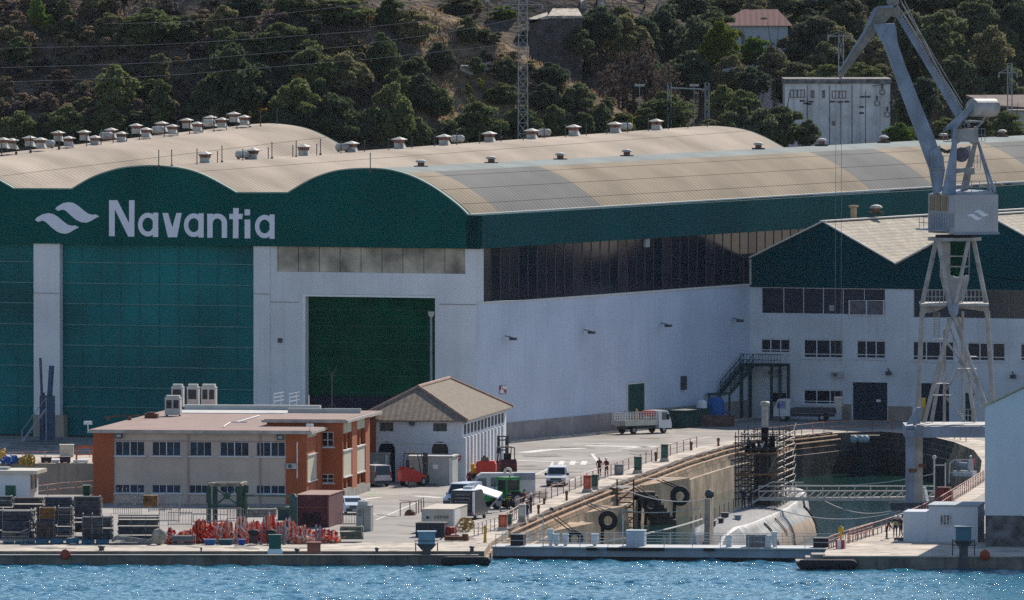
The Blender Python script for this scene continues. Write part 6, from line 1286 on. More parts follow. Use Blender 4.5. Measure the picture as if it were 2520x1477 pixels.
# flatbed truck by the hall wall
def truck(lbl, loc, heading, cabmat, bedmat, L=6.4, cage=True, shade=False):
    t = thing('flatbed_truck', lbl, 'truck'); W = 2.05; xf = L/2
    prof = [(xf-1.75, .55), (xf-.02, .5), (xf, .9), (xf-.1, 1.35), (xf-.42, 2.2), (xf-.6, 2.3), (xf-1.75, 2.3)]
    m, wy = shell(prof, W, 1.3, .08); m.build('cab', cabmat, t, False); screen(t, prof[3], prof[4], wy); side_glass(t, [(xf-.35, 1.35), (xf-.55, 2.1), (xf-1.3, 2.1), (xf-1.3, 1.35)], wy)
    boxp(t, 'chassis', DARKST, -xf+.2, xf-.3, -.45, .45, .5, .75); boxp(t, 'bumper', DARKST, xf-.15, xf+.08, -W/2+.05, W/2-.05, .35, .6)
    m = MB(); x0, x1 = -xf, xf-1.95; m.box(x0, x1, -W/2, W/2, .85, .98); m.box(x0, x1, -W/2, -W/2+.06, .98, 1.4); m.box(x0, x1, W/2-.06, W/2, .98, 1.4); m.box(x0, x0+.06, -W/2+.06, W/2-.06, .98, 1.4); m.box(x1-.06, x1, -W/2+.06, W/2-.06, .98, 1.4); m.build('load_bed', bedmat, t, False)
    if cage:
        m = MB()
        for s in (-1, 1):
            for i in range(13): x = x0+.1+(x1-x0-.2)*i/12; m.tube((x, s*(W/2-.03), 1.4), (x, s*(W/2-.03), 2.15), .022, 5)
            for z in (1.65, 1.9, 2.15): m.tube((x0+.1, s*(W/2-.03), z), (x1-.1, s*(W/2-.03), z), .022, 5)
        for i in range(8): y = -W/2+.1+(W-.2)*i/7; m.tube((x0+.05, y, 1.4), (x0+.05, y, 2.15), .022, 5)
        for z in (1.65, 1.9, 2.15): m.tube((x0+.05, -W/2, z), (x0+.05, W/2, z), .022, 5)
        m.build('cage_sides', WHITEP, t, False)
    for s in (-1, 1):
        for x in (xf-1.0, -xf+1.3): wheel(t, x, s*(W/2-.05), .4, .26)
        boxp(t, 'tail_light', LAMPR, -xf-.03, -xf, s*.8-.12, s*.8+.12, .78, .9); boxp(t, 'headlight', LAMP, xf-.05, xf+.02, s*.7-.15, s*.7+.15, .7, .9); m = MB(); m.box(xf-.55, xf-.45, s*(W/2+.1)-.08, s*(W/2+.1)+.08, 1.4, 1.9); m.build('mirror', DARKST, t, False)
    return put(t, loc, heading, lbl)
tk = truck('white flatbed truck with caged sides parked along the white hall wall', G(*k('C', 1140, 300))+Vector((0, 2.0, 0)), R(42), CARW, M('bed_cream', (.52, .49, .42), .7, .12, 1, streak=.2))
tp0 = tk.location; m = MB(); m.box(-.7, .5, -.5, .4, 0, .5); m.mi = 0; m.v = [(v[0]+tp0.x+.8, v[1]+tp0.y+.8, v[2]+1.75) for v in m.v]; solo(m, 'red_crate', REDP, 'red crate riding in the caged truck behind its cab', 'crate')
m = MB(); m.lathe(tp0+Vector((-.5, -.3, .98)), [(.16, 0), (.18, .1), (.18, 1.2), (.08, 1.4), (.06, 1.55)], 12); solo(m, 'gas_cylinder', M('cylinder_tan', (.45, .30, .12), .6, .1, 2), 'tan gas cylinder standing on the caged truck', 'gas cylinder')
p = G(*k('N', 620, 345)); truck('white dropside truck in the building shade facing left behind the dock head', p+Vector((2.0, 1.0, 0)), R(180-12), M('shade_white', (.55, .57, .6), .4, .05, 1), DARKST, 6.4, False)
# forklifts
def forklift(lbl, loc, heading, body, mast_up):
    t = thing('forklift', lbl, 'forklift'); W = 1.3
    prof = [(-1.5, .35), (1.0, .3), (1.05, .75), (.35, .95), (-.2, 1.15), (-1.35, 1.35), (-1.6, 1.05)]
    m, wy = shell(prof, W, .5, .06); m.build('body', body, t, False); m = MB()
    for s in (-.55, .55): m.bar((.95, s, .75), (.55, s, 2.25), .07, .07); m.bar((-1.0, s, 1.3), (-.9, s, 2.2), .07, .07); m.bar((.55, s, 2.25), (-.9, s, 2.2), .07, .07)
    for i in range(6): m.bar((.5-.27*i, -.55, 2.25), (.5-.27*i, .55, 2.25), .05, .05)
    m.build('roll_cage', DARKST, t, False); boxp(t, 'seat', BLACK, -.7, -.2, -.28, .28, 1.1, 1.3); boxp(t, 'seat_back', BLACK, -.8, -.68, -.28, .28, 1.3, 1.8)
    m = MB(); h = mast_up
    for s in (-.38, .38): m.box(1.12, 1.26, s-.07, s+.07, .1, h); m.box(1.27, 1.36, s-.05+(.12 if s < 0 else -.12), s+.05+(.12 if s < 0 else -.12), .2, h-.15)
    for z in (h*.35, h*.62, h-.12, h-.4): m.box(1.13, 1.25, -.31, .31, z, z+.1)
    m.build('mast', DARKST, t, False); m = MB(); m.box(1.37, 1.43, -.5, .5, .25, .75); m.build('fork_carriage', DARKST, t, False)
    for s in (-.3, .3): boxp(t, 'fork', DARKST, 1.43, 2.4, s-.06, s+.06, .08, .14)
    m = MB(); m.lathe((-.4, 0, 2.25), [(.08, 0), (.08, .12), (.03, .16)], 8); m.build('beacon', YELLOW, t, False)
    for s in (-1, 1): wheel(t, .75, s*(W/2), .34, .28); wheel(t, -1.1, s*(W/2-.02), .27, .2)
    return put(t, loc, heading, lbl)
fr1 = M('forklift_red', (.50, .035, .025), .5, .1, 2)
f_ = forklift('red forklift parked in the shade before the white house shed', G(*k('B', 1235, 832))+Vector((0, 1.2, 0)), R(18), fr1, 2.3); f_.scale = (.88, 1.1, 1.35)
f_ = forklift('dark forklift with a tall raised mast beside the red tank on the road', G(*k('C', 170, 602))+Vector((0, 1.6, 0)), R(100), M('forklift_dark', (.10, .02, .03), .6, .3, 2), 3.1); f_.scale = (1.2,)*3
# red trailer tank (compressor), yellow unit, long white box van, green tractor, dark van, small white truck, ramp
def cn(r_, x, y): return G(*k(r_, x, y))
p = cn('M', 745, 590); s = F/p.y; w_ = 262/4.923*.9117/s; t = thing('tank_trailer', 'bright red rounded tank trailer between the white house and the dark forklift', 'trailer', p); f = Fr(p, 4)
m = MB(); q = [(-w_/2, .9), (-w_/2+.12, .55), (w_/2-.15, .55), (w_/2, .9), (w_/2, 1.55), (w_/2-.18, 1.85), (-w_/2+.12, 1.85), (-w_/2, 1.6)]; m.prism([f.p(u, 0, z) for u, z in q], f.et*0, f.et*1.5); m.build('tank_body', M('tank_red', (.55, .035, .02), .45, .08, 2), t)
m = MB(); m.box(-w_/2+.6, w_/2-.6, .1, 1.2, .35, .549, f); m.build('chassis', DARKST, t); m = MB(); m.frus(-.5, .3, .1, .9, 1.851, 2.2, 1, .8, f); m.box(-.3, .0, .2, .6, 2.2, 2.35, f); m.build('engine_cover', M('dirty_olive', (.16, .14, .10), .8, .3, 3), t)
for u in (-w_/2-.1, -.2+w_/2): m = MB(); m.lathe(f.p(u, -.08, .36), [(.36, 0), (.36, .3)], 14, tuple(f.et)); m.build('wheel', TYR, t)
for u in (.9, 1.15): m = MB(); m.tube(f.p(u, .5, 1.85), f.p(u+.1, .5, 2.5), .06); m.build('exhaust', WHITEP, t)
p = cn('M', 555, 580); m = MB(); f = Fr(p, 4); m.frus(-.55, .55, 0, 1.2, .35, 1.15, 1, .85, f); m.box(-.2, .25, .2, .8, 1.15, 1.5, f); m.box(-.7, .7, .1, .3, .15, .35, f); solo(m, 'yellow_machine', M('machine_yellow', (.62, .36, .02), .5, .1, 2), 'small yellow machine left of the red tank trailer', 'machine')
def boxvan():
    p0 = cn('M', 905, 860)+Vector((0, 1.4, 0)); t = thing('box_van', 'x', 'van'); L = 6.6; W = 2.0; Ht = 2.5; x = L/2
    prof = [(-x, .4), (x-.05, .35), (x, .8), (x-.1, 1.05), (x-.75, 1.3), (x-1.45, Ht-.25), (x-1.8, Ht), (-x+.1, Ht), (-x, Ht-.2)]
    m, wy = shell(prof, W, 1.2, .1); m.build('body', M('van_dull_white', (.50, .49, .48), .5, .06, 1), t, False); screen(t, prof[4], prof[5], wy); side_glass(t, [(x-1.0, 1.35), (x-1.5, 2.05), (x-2.2, 2.05), (x-2.2, 1.35)], wy)
    for s in (-1, 1):
        m = MB(); m.prism([(q[0], s*(wy(q[1])+.012), q[1]) for q in ((x-2.6, 1.3), (x-2.6, 2.1), (x-3.8, 2.1), (x-3.5, 1.3))], (0, 0, 0), (0, s*.015, 0)); m.build('side_window', VGL, t, False)
        for xx in (x-1.0, -x+1.2): wheel(t, xx, s*(W/2), .36)
    m = MB(); m.box(-x, -x+1.9, -W/2-.02, W/2+.02, Ht-.6, Ht+.02); m.build('grey_roof_box', GREY, t, False); m = MB(); m.torus((.2-x+2.2, 0, Ht+.1), .28, .12, (0, 1, 0), 14, 6); m.build('roof_vent', M('vent_cream', (.6, .56, .48)), t, False)
    put(t, p0, R(180+4), 'long dull white box van parked behind the green tractor')
boxvan()
def tractor():
    p0 = cn('M', 1010, 960)+Vector((0, 1.2, 0)); t = thing('green_tractor', 'x', 'tractor'); GR = M('tractor_green', (.02, .23, .05), .45, .12, 2)
    prof = [(-.9, .75), (2.0, .7), (2.1, 1.0), (1.95, 1.45), (.4, 1.65), (-.9, 1.7)]; m, wy = shell(prof, 1.0, .9, .15); m.build('bonnet', GR, t, False)
    boxp(t, 'cab_glass', VGL, -.95, .35, -.62, .62, 1.5, 2.55); m = MB()
    for x in (-1.0, .38):
        for y in (-.66, .66): m.box(x-.06, x+.06, y-.05, y+.05, 1.2, 2.6)
    m.box(-1.12, .55, -.78, .78, 2.6, 2.82); m.box(-1.05, .42, -.7, .7, 1.15, 1.5); m.build('cab_frame', GR, t, False)
    m = MB(); m.lathe((-.3, .2, 2.82), [(.07, 0), (.07, .15)], 8); m.build('beacon', REDP, t, False); m = MB(); m.tube((1.0, -.3, 1.5), (1.0, -.3, 2.4), .05); m.build('exhaust', DARKST, t, False)
    for s in (-1, 1): wheel(t, -.6, s*1.0, .78, .42); wheel(t, 1.5, s*.9, .5, .32); boxp(t, 'mudguard', GR, -1.3, .2, min(s*.6, s*1.02), max(s*.6, s*1.02), 1.55, 1.63)
    m = MB(); m.bar((2.0, -.5, .9), (3.0, -.5, .5), .12, .15); m.bar((2.0, .5, .9), (3.0, .5, .5), .12, .15); m.box(2.9, 3.3, -.8, .8, .2, .7); m.build('front_loader', GR, t, False)
    put(t, p0, R(180+35), 'green tractor with a glazed cab beside the dock railing', scale=.98)
tractor()
# small white van truck (left) and dark van with pale side, in front of the ramp
van('white_van', 'white van with blue tinted windscreen behind the open dark van', 'van', cn('M', 265, 940)+Vector((1.2, 2.2, 0)), R(-112), L=4.8, W=1.95, Ht=2.1, body=M('van_bluish_white', (.55, .60, .70), .35, .05, 1))
def darkvan():
    p0 = cn('M', 540, 1110)+Vector((-.1, 2.2, 0)); t = thing('open_van', 'x', 'van'); DV = M('van_dark_blue', (.018, .025, .05), .3, .15, 1, spec=.6); L = 4.9; W = 2.1; Ht = 2.55; x = L/2
    prof = [(-x, .35), (x-.05, .3), (x, .9), (x-.8, 1.2), (x-1.5, Ht-.1), (x-1.8, Ht), (-x+.05, Ht), (-x, Ht-.1)]; m, wy = shell(prof, W, 1.2, .08); m.build('body', DV, t, False)
    boxp(t, 'roof_panel', WHITEP, -x+.1, x-1.8, -W/2+.12, W/2-.12, Ht+.001, Ht+.05)
    m = MB(); m.box(-x-.03, -x-.001, -.82, .82, .7, Ht-.25); m.build('open_rear', M('van_inside', (.03, .035, .04), .8, .6, 3), t, False); m = MB()
    for i in range(5): m.box(-x-.06, -x-.03, -.7, .7, .95+i*.3, 1.08+i*.3)
    m.build('shelf', M('shelf_grey', (.14, .15, .16), .7, .4, 4), t, False)
    for s in (-1, 1):
        m = MB(); m.box(-x-.05, -x+.12, s*(W/2-.08)-.1, s*(W/2-.08)+.06, .5, Ht-.1); m.build('pillar', WHITEP if s < 0 else DV, t, False); boxp(t, 'tail_light', LAMPR, -x-.08, -x-.05, s*.9-.08, s*.9+.08, .55, .7)
        for xx in (x-.9, -x+.9): wheel(t, xx, s*W/2, .35)
    m = MB(); m.box(-.6, .6, -.4, .4, Ht+.05, Ht+.3); m.build('roof_unit', M('cabinet_white', (.52, .56, .60)), t, False)
    put(t, p0, R(90-14), 'dark blue van seen from its open rear with shelves inside, white roof')
darkvan()
m = MB(); a = cn('M', 590, 1000); za = 2.75; A = V(*k('M', 585, 722), a.y-1); B = V(*k('M', 905, 828), a.y-2.5); W_ = Vector((.4, 2.2, .35)); m.prism([A, B, B+W_, A+W_], (0, 0, 0), (0, 0, .12)); t = solo(m, 'loading_ramp', WHITEP, 'white sloping awning sheet between the dark van and the tractor', 'ramp')
m = MB(); m.bar(B, V(*k('M', 735, 995), a.y-2.5), .08, .08); m.bar(B+W_, V(*k('M', 760, 990), a.y-1.0), .08, .08); m.bar(A, V(*k('M', 600, 1000), a.y-1), .08, .08); solo(m, 'awning_prop', STEEL, 'grey props holding the white sloping awning sheet', 'props')
# containers and skips near the dock corner
def crate(name, lbl, cat, r_, x0, y1, x1, y0, dep, mat, topmat=None, deg=AD, z0=0.0, parts=None, x1s=None, grp=None):
    a = cn(r_, x0, y1); b = cn(r_, x1, y1); f = Fr(b, deg); sc_l = REG[r_][2]/.9117; s = F/b.y; w_ = (x1-x0)/sc_l/s; h = (y1-y0)/sc_l/s
    t = thing(name, lbl, cat, b, group=grp); m = MB(); m.box(-w_, 0, 0, dep, z0+.02, z0+h-.06, f); m.build('body', mat, t)
    m = MB(); m.box(-w_-.04, .04, -.04, dep+.04, z0+h-.06, z0+h, f); m.build('top', topmat or mat, t)
    if parts: parts(t, f, w_, h, dep)
    return t, f, w_, h
def cepsa(t, f, w_, h, dep):
    m = MB(); L_ = M('sign_grey_brown', (.20, .16, .10), .7, .2, 3); z = h*.60; x = -w_*.60; cw = w_*.095; hh = h*.115
    def bx(a, b, c, d): m.box(x+a*cw, x+b*cw, -.05, -.005, z+c*hh, z+d*hh, f)
    for ch in 'CEPSA':
        if ch == 'C': bx(0, .2, 0, 1); bx(.2, .75, 0, .2); bx(.2, .75, .8, 1)
        if ch == 'E': bx(0, .2, 0, 1); bx(.2, .75, 0, .17); bx(.2, .7, .42, .58); bx(.2, .75, .83, 1)
        if ch == 'P': bx(0, .2, 0, 1); bx(.2, .75, .83, 1); bx(.2, .75, .42, .58); bx(.6, .75, .58, .83)
        if ch == 'S': bx(0, .75, 0, .17); bx(0, .75, .42, .58); bx(0, .75, .83, 1); bx(0, .18, .58, .83); bx(.57, .75, .17, .42)
        if ch == 'A': bx(0, .18, 0, 1); bx(.57, .75, 0, 1); bx(.18, .57, .83, 1); bx(.18, .57, .42, .58)
        x += cw
    m.build('lettering', L_, t)
    m = MB(); m.mi = 0; c = f.p(-w_*.80, -.03, h*.66); r = h*.075
    m.prism([c+f.eu*(r*math.cos(R(q)))+Vector((0, 0, r*math.sin(R(q)))) for q in range(180, 361, 20)], f.et*-.02, f.et*.02); m.prism([c+f.eu*(x_*r)+Vector((0, 0, z_*r)) for x_, z_ in ((-1.0, .1), (.2, .1), (-.4, .7))], f.et*-.02, f.et*.02); m.build('emblem', BLACK, t)
    m = MB(); 
    for t_ in (1.2, 1.35): m.box(.0, .06, dep*.05, dep*.45, .1, h-.15, f) if t_ < 1.3 else None
    m.build('side_door', WHITEP, t)
crate('storage_container', 'off white storage container with faded CEPSA lettering near the dock entrance', 'container', 'B', 1284, 1160, 1512, 990, 9, M('container_white', (.47, .45, .40), .75, .1, 1, streak=.3, dirt=(.28, .25, .21)), M('dusty_top', (.52, .46, .38), .9, .15, 1), parts=cepsa)
def skiprib(t, f, w_, h, dep):
    m = MB()
    for i in range(6): m.box(-w_*(i+.5)/6-.03, -w_*(i+.5)/6+.03, -.05, -.001, .1, h-.1, f)
    m.build('rib', DARKST, t); m = MB(); m.box(-w_+.06, -.06, .06, dep-.06, h-.0, h+.02, f); m.build('contents', M('rubble', (.1, .1, .11), .9, .5, 4), t)
crate('waste_skip', 'dark blue black waste skip in front of the off white container', 'skip', 'B', 1242, 1192, 1448, 1090, 2.4, M('skip_dark', (.025, .03, .05), .7, .2, 2), DARKST, parts=skiprib)
def stilts(t, f, w_, h, dep):
    m = MB()
    for a in (-w_, -.15):
        for b in (0, dep-.15): m.box(a, a+.15, b, b+.15, -.0, .5, f)
    m.build('leg', DARKST, t)
def gen(t, f, w_, h, dep):
    m = MB(); m.box(-w_*.5-.02, -w_*.5+.02, -.02, -.001, .5, h-.2, f); m.box(-.02, -.0, 0, 0, 0, 0, f) if False else None; m.build('door_seam', DARKST, t); m = MB()
    for i in range(5): m.box(-w_+.15, -w_*.6, -.02, -.001, h-.9+i*.12, h-.85+i*.12, f)
    m.build('vent_slot', DARKST, t); m = MB(); m.box(-w_+.1, -.3, .3, dep-.3, h+.001, h+.35, f); m.build('roof_box', M('unit_white', (.52, .51, .48)), t)
crate('generator_cabin', 'tall grey generator cabin right of the dark red box', 'generator', 'B', 820, 1150, 925, 965, 1.6, M('cabin_grey', (.33, .33, .30), .75, .12, 1, streak=.35), parts=gen)
def holes(t, f, w_, h, dep):
    for q in (.33, .60):
        m = MB(); m.lathe(f.p(-w_*(1-q), -.05, h*.30), [(h*.17, 0), (h*.17, .06)], 18, tuple(-f.et)); m.build('round_opening', M('maroon_dark', (.035, .012, .018), .8, .2, 2), t)
    m = MB(); m.box(-w_, 0, -.12, -.001, h*.60, h*.63, f); m.box(-w_, -w_+.12, -.1, -.001, 0.1, h-.1, f); m.box(-.12, 0, -.1, -.001, 0.1, h-.1, f); m.build('stiffener', M('maroon_light', (.2, .07, .06), .8, .2, 2), t)
crate('steel_box', 'large dark maroon open steel box behind the red netting', 'container', 'Q', 1690, 620, 2100, 215, 8.5, M('maroon_steel', (.11, .025, .035), .75, .2, 1.5), M('maroon_top', (.25, .13, .10), .8, .3, 2), parts=holes)
crate('water_tank_box', 'dark teal rectangular tank left of the maroon steel box', 'tank', 'Q', 1462, 530, 1680, 395, 2, M('tank_teal', (.03, .06, .07), .7, .2, 2))
van('parked_car', 'small white and blue car half hidden behind the grey generator cabin', 'car', G(*k('B', 785, 1040))+Vector((0, 4, 0)), R(-80), L=3.9, W=1.7, Ht=1.5, body=M('car_blue_white', (.6, .66, .72), .3, .05, 1))
# blue tank group at the foot of the hall wall
t_, z_ = HF.tz(*k('K', 1735, 1300), 2.5); p = HF.p(2.5, t_, 0); t = thing('blue_tank', 'upright blue tank with railings at the far foot of the hall wall', 'tank', p); m = MB(); m.lathe(p, [(.95, .2), (.95, 2.1), (.8, 2.5), (.45, 2.75), (.1, 2.85)], 20); m.build('tank_shell', M('tank_blue', (.012, .10, .32), .5, .1, .8), t, smooth=False)
m = MB(); m.lathe(p, [(1.1, 0), (1.1, .2)], 16); m.build('tank_base', CONC, t); m = MB()
for i in range(10): a = i*math.pi/5; q = p+Vector((1.5*math.cos(a), 1.5*math.sin(a), 0)); m.tube(q, q+Vector((0, 0, 1.3)), .04, 5)
for z in (.7, 1.3): m.path([p+Vector((1.5*math.cos(i*math.pi/5), 1.5*math.sin(i*math.pi/5), z)) for i in range(11)], .04)
m.build('tank_rail', BLUEP, t)
t2, _ = HF.tz(*k('K', 1640, 1240), 2.0); p = HF.p(2.0, t2, 0); m = MB(); m.lathe(p, [(.5, .9), (.55, 1.0), (.55, 2.3), (.4, 2.5), (.1, 2.6)], 16); m.box(-.6, .6, -.6, .6, 0, .9, Fr(p, 0)); solo(m, 'white_tank', WHITEP, 'small white tank left of the blue tank by the hall wall', 'tank')
t2, _ = HF.tz(*k('K', 1540, 1340), 2.6); p = HF.p(2.6, t2, 0); m = MB(); f = Fr(p, AH); m.box(-1, 1, -2.5, 3.5, .15, 1.7, f); m.box(-1.05, 1.05, -2.6, 3.6, 1.7, 1.8, f); m.box(-.9, .9, -2.3, 3.3, 0, .15, f); solo(m, 'green_container', M('container_green', (.015, .06, .05), .7, .2, 1), 'dark green container along the hall wall near the white tank', 'container')
t2, _ = HF.tz(*k('K', 1750, 1350), 5.2); p = HF.p(5.2, t2, 0); m = MB(); f = Fr(p, 0); m.box(-1.9, 1.7, 0, .4, 0, 1.05, f); m.box(-2.0, 1.8, -.05, .45, 1.05, 1.15, f); solo(m, 'low_wall', M('brown_wall', (.14, .09, .08), .9, .3, 1), 'low brown wall in the shade before the blue tank', 'wall')
t2, _ = HF.tz(*k('K', 1520, 1180), .2); m = MB(); m.box(0, .3, t2-.5, t2+.5, 3.6, 5.0, HF); solo(m, 'reel_box', DARKST, 'dark oval hose reel box on the hall wall left of the tanks', 'box')
# crates, poles near the dock edge
p = cn('M', 250, 1330); m = MB(); f = Fr(p, 10); m.box(-.5, .5, 0, 1, .25, .8, f); m.tube(f.p(-.9, 0, .05), f.p(.9, 0, .1), .06); m.tube(f.p(-.6, .2, .0), f.p(-.6, .2, 1), .05); m.tube(f.p(.6, .2, .0), f.p(.6, .2, 1), .05); m.torus(f.p(0, -.1, .5), .32, .07, (0, 1, 0), 14, 6); solo(m, 'valve_stand', M('valve_red', (.4, .05, .05), .6, .3, 3), 'red valve on a small steel stand near the container corner', 'valve')
p = cn('M', 350, 1390); m = MB(); f = Fr(p, 10); m.box(-1.0, 1.0, 0, .7, .05, .4, f); m.box(.5, .95, .1, .6, .4, .6, f); m.tube(f.p(-1.4, 0, .1), f.p(-.9, 0, .5), .06); solo(m, 'pump_skid', RUST, 'low rusty pump skid on the quay near the dock entrance', 'pump')
p = cn('M', 495, 1265); m = MB(); random.seed(5)
for i in range(16): m.torus(p+Vector((random.uniform(-.6, .6), random.uniform(0, 1), .2+random.uniform(0, .7))), random.uniform(.2, .4), .05, (random.uniform(-1, 1), random.uniform(-1, 1), random.uniform(.3, 1)), 12, 5)
solo(m, 'rope_heap', M('rope_yellow', (.40, .27, .09), .9, .3, 4), 'heap of coiled yellow rope beside the off white container', 'rope coil')
for i, (x, yb, yt) in enumerate(((735, 1410, 1180), (1090, 1080, 950))): p = cn('M', x, yb); s = F/p.y*4.923/.9117; m = MB(); m.lathe(p, [(.16, 0), (.12, .3), (.12, (yb-yt)/s*.8), (.2, (yb-yt)/s*.85), (.05, (yb-yt)/s)], 10); solo(m, 'hydrant', YELLOW if i == 0 else M('pink_cover', (.5, .2, .12), .8), ('yellow hydrant post at the railing by the dock entrance', 'pinkish wrapped post by the railing among the workers')[i], 'hydrant')
t = thing('plank_stack', 'stack of pale and rusty planks on trestles beside the farthest left workers', 'planks', cn('M', 1430, 900)); p = cn('M', 1430, 900)
for i in range(5): m = MB(); f = Fr(p, -10+i*4); m.box(-1.1, .9, -.1+i*.2, .1+i*.2, .55+i*.12, .62+i*.12, f); m.build('plank', (WOOD, PIPE)[i % 2], t)
m = MB(); m.box(p.x-.8, p.x-.6, p.y, p.y+.8, 0, .55); m.box(p.x+.5, p.x+.7, p.y, p.y+.8, 0, .55); m.build('trestle', RUST, t)
m = MB(); a, b, c_ = cn('B', 1135, 1040), cn('B', 1300, 1000), cn('B', 1240, 1035)
t = railing('round_guard', [cn('B', 1135, 1040), cn('B', 1240, 1030), cn('B', 1302, 1005)], 'rusty guard rail round a pit in the open quay yard', 1.15, 1.6, RUST, (1.0,)); p = cn('B', 1205, 1035); m = MB(); m.lathe(p, [(.5, 0), (.45, .3), (.2, .5)], 10); solo(m, 'capstan', RUST, 'small rusty capstan inside the guard rail of the yard', 'capstan')
p = cn('D', 975, 1115); t = thing('striped_drum', 'red and white striped drum with a yellow valve at the right end of the gate', 'drum', p); m = MB(); m.mi = 0
for i in range(8):
    a0 = i*math.pi/4; m.mi = i % 2; m.prism([p, p+Vector((.42*math.cos(a0), .42*math.sin(a0), 0)), p+Vector((.42*math.cos(a0+math.pi/4), .42*math.sin(a0+math.pi/4), 0))], (0, 0, 0), (0, 0, .75))
m.build('drum', [REDP, WHITEP], t); m = MB(); m.lathe(p, [(.1, .75), (.1, 1.35), (.25, 1.4), (.25, 1.7), (.08, 1.9)], 10); m.build('valve', M('machine_yellow', (.62, .36, .02)), t)
# right quay equipment
p = cn('D', 1840, 600); t = thing('mooring_winch', 'pale winch with a round frame on the right dock side', 'winch', p); f = Fr(p, 30); m = MB(); m.box(-1.0, 1.0, 0, 1.0, .0, .5, f); m.build('base', PALE, t); m = MB(); m.lathe(f.p(-.7, .5, .95), [(.6, 0), (.6, .1), (.35, .12), (.35, 1.2), (.6, 1.22), (.6, 1.32)], 16, tuple(f.eu)); m.build('drum', GREY, t)
m = MB(); q = cn('D', 1745, 650); m.path([q, q+Vector((.1, 0, 1.9)), q+Vector((.5, 0, 2.2)), q+Vector((2.2, 0, 2.2)), q+Vector((2.2, 0, .6))], .05); m.path([q+Vector((0, 0, 1)), q+Vector((2.2, 0, 1))], .04); solo(m, 'frame_guard', PALE, 'pale tubular frame standing left of the winch on the right dock side', 'frame')
p = cn('D', 1640, 740); m = MB(); f = Fr(p, 0); m.tube(p, p+Vector((0, 0, 3.4)), .08); m.tube(p+Vector((1.0, 0, 0)), p+Vector((1.0, 0, 3.0)), .06); m.tube(p+Vector((0, 0, 2.8)), p+Vector((1, 0, 2.8)), .05); m.ball(p+Vector((0, 0, 3.5)), .2, 8, 6); solo(m, 'signal_post', PALE, 'twin signal posts beside the crane leg on the right dock side', 'post')
for i, (x, y, l) in enumerate(((1520, 785, 'pale capped machine at the foot of the crane leg'), (1700, 785, 'dark red machine beside the railing of the right dock side'), (1500, 1055, 'tangle of dark hoses lying left of the low white shed'))):
    p = cn('D', x, y); f = Fr(p, 15); m = MB()
    if i < 2: m.frus(-.8, .8, 0, 1.1, .15, 1.1, 1, .8, f); m.box(-.6, .6, .2, .9, 1.1, 1.35, f); m.box(-.9, .9, .1, .9, 0, .15, f)
    else:
        random.seed(9)
        for j in range(8): m.torus(f.p(random.uniform(-1.2, 1.2), random.uniform(-2, 2), .12), random.uniform(.3, .6), .07, (random.uniform(-.3, .3), random.uniform(-.3, .3), 1), 14, 5)
    solo(m, ('capstan_machine', 'pump_machine', 'hose_tangle')[i], (PALE, M('machine_dark_red', (.16, .03, .03), .6, .3, 2), DARKST)[i], l, ('machine', 'machine', 'hose')[i])
# IBC cages by the right warehouse
for i, x in enumerate((2142, 2246, 2350)):
    a = V(*k('D', x, 995), 1062); b = V(*k('D', x+100, 885), 1062); t = thing('tank_cage', ['left one of the dark framed cages with pale tanks at the warehouse wall', 'second dark framed cage with a pale tank beside the warehouse wall', 'third dark framed cage with a pale tank at the right picture edge'][i], 'cage', a, group='tank cages stacked by the warehouse')
    for lv in (0, 1):
        zb_ = a.z-lv*(b.z-a.z)*1.02; ww = b.x-a.x-.05; hh = (b.z-a.z); 
        m = MB(); m.box(a.x+.12, a.x+ww-.12, 1062.1, 1063.2, zb_+.1, zb_+hh-.2); m.build('tank', M('tank_pale', (.3, .33, .36), .5, .3, 2), t); m = MB()
        for u in (0, ww*.5, ww): m.box(a.x+u-.05, a.x+u+.05, 1062-.05, 1062+.05, zb_, zb_+hh); m.box(a.x+u-.05, a.x+u+.05, 1063.2, 1063.3, zb_, zb_+hh)
        for z in (0, .5, 1): m.box(a.x-.05, a.x+ww+.05, 1061.93, 1061.99, zb_+hh*z*.96, zb_+hh*z*.96+.08)
        m.build('cage_frame', M('cage_green', (.03, .07, .07), .6, .2, 2), t)
# ================================================ TERRACE ITEMS behind the slip
def heap(r_, x0, x1, yb, yt, mat, lbl, name='cable_heap', cat='heap', seed=1, nn=26):
    a = cn(r_, x0, yb); b = cn(r_, x1, yb); s = F/a.y*REG[r_][2]/.9117; h = (yb-yt)/s; w_ = b.x-a.x; m = MB(); random.seed(seed)
    for i in range(nn): q = random.random(); e = math.sin(math.pi*min(.95, max(.05, q))); m.torus(a+Vector((w_*q, random.uniform(-.8, .8), h*e*random.uniform(.15, .85))), h*random.uniform(.25, .45), h*.09, (random.uniform(-1, 1), random.uniform(-1, .2), random.uniform(.1, 1)), 12, 5)
    solo(m, name, mat, lbl, cat)
heap('A', 150, 245, 664, 592, M('hose_yellow', (.52, .33, .05), .7, .2, 3), 'pile of coiled yellow hoses on the terrace behind the slip', 'hose_pile'); heap('A', -12, 28, 640, 565, M('hose_yellow', (.52, .33, .05)), 'yellow coil at the left picture edge on the terrace', 'hose_coil', seed=4, nn=12)
heap('A', 10, 145, 664, 605, M('hose_blue', (.03, .14, .42), .7, .25, 3), 'blue hose heap left of the yellow pile on the terrace', 'hose_pile', seed=6)
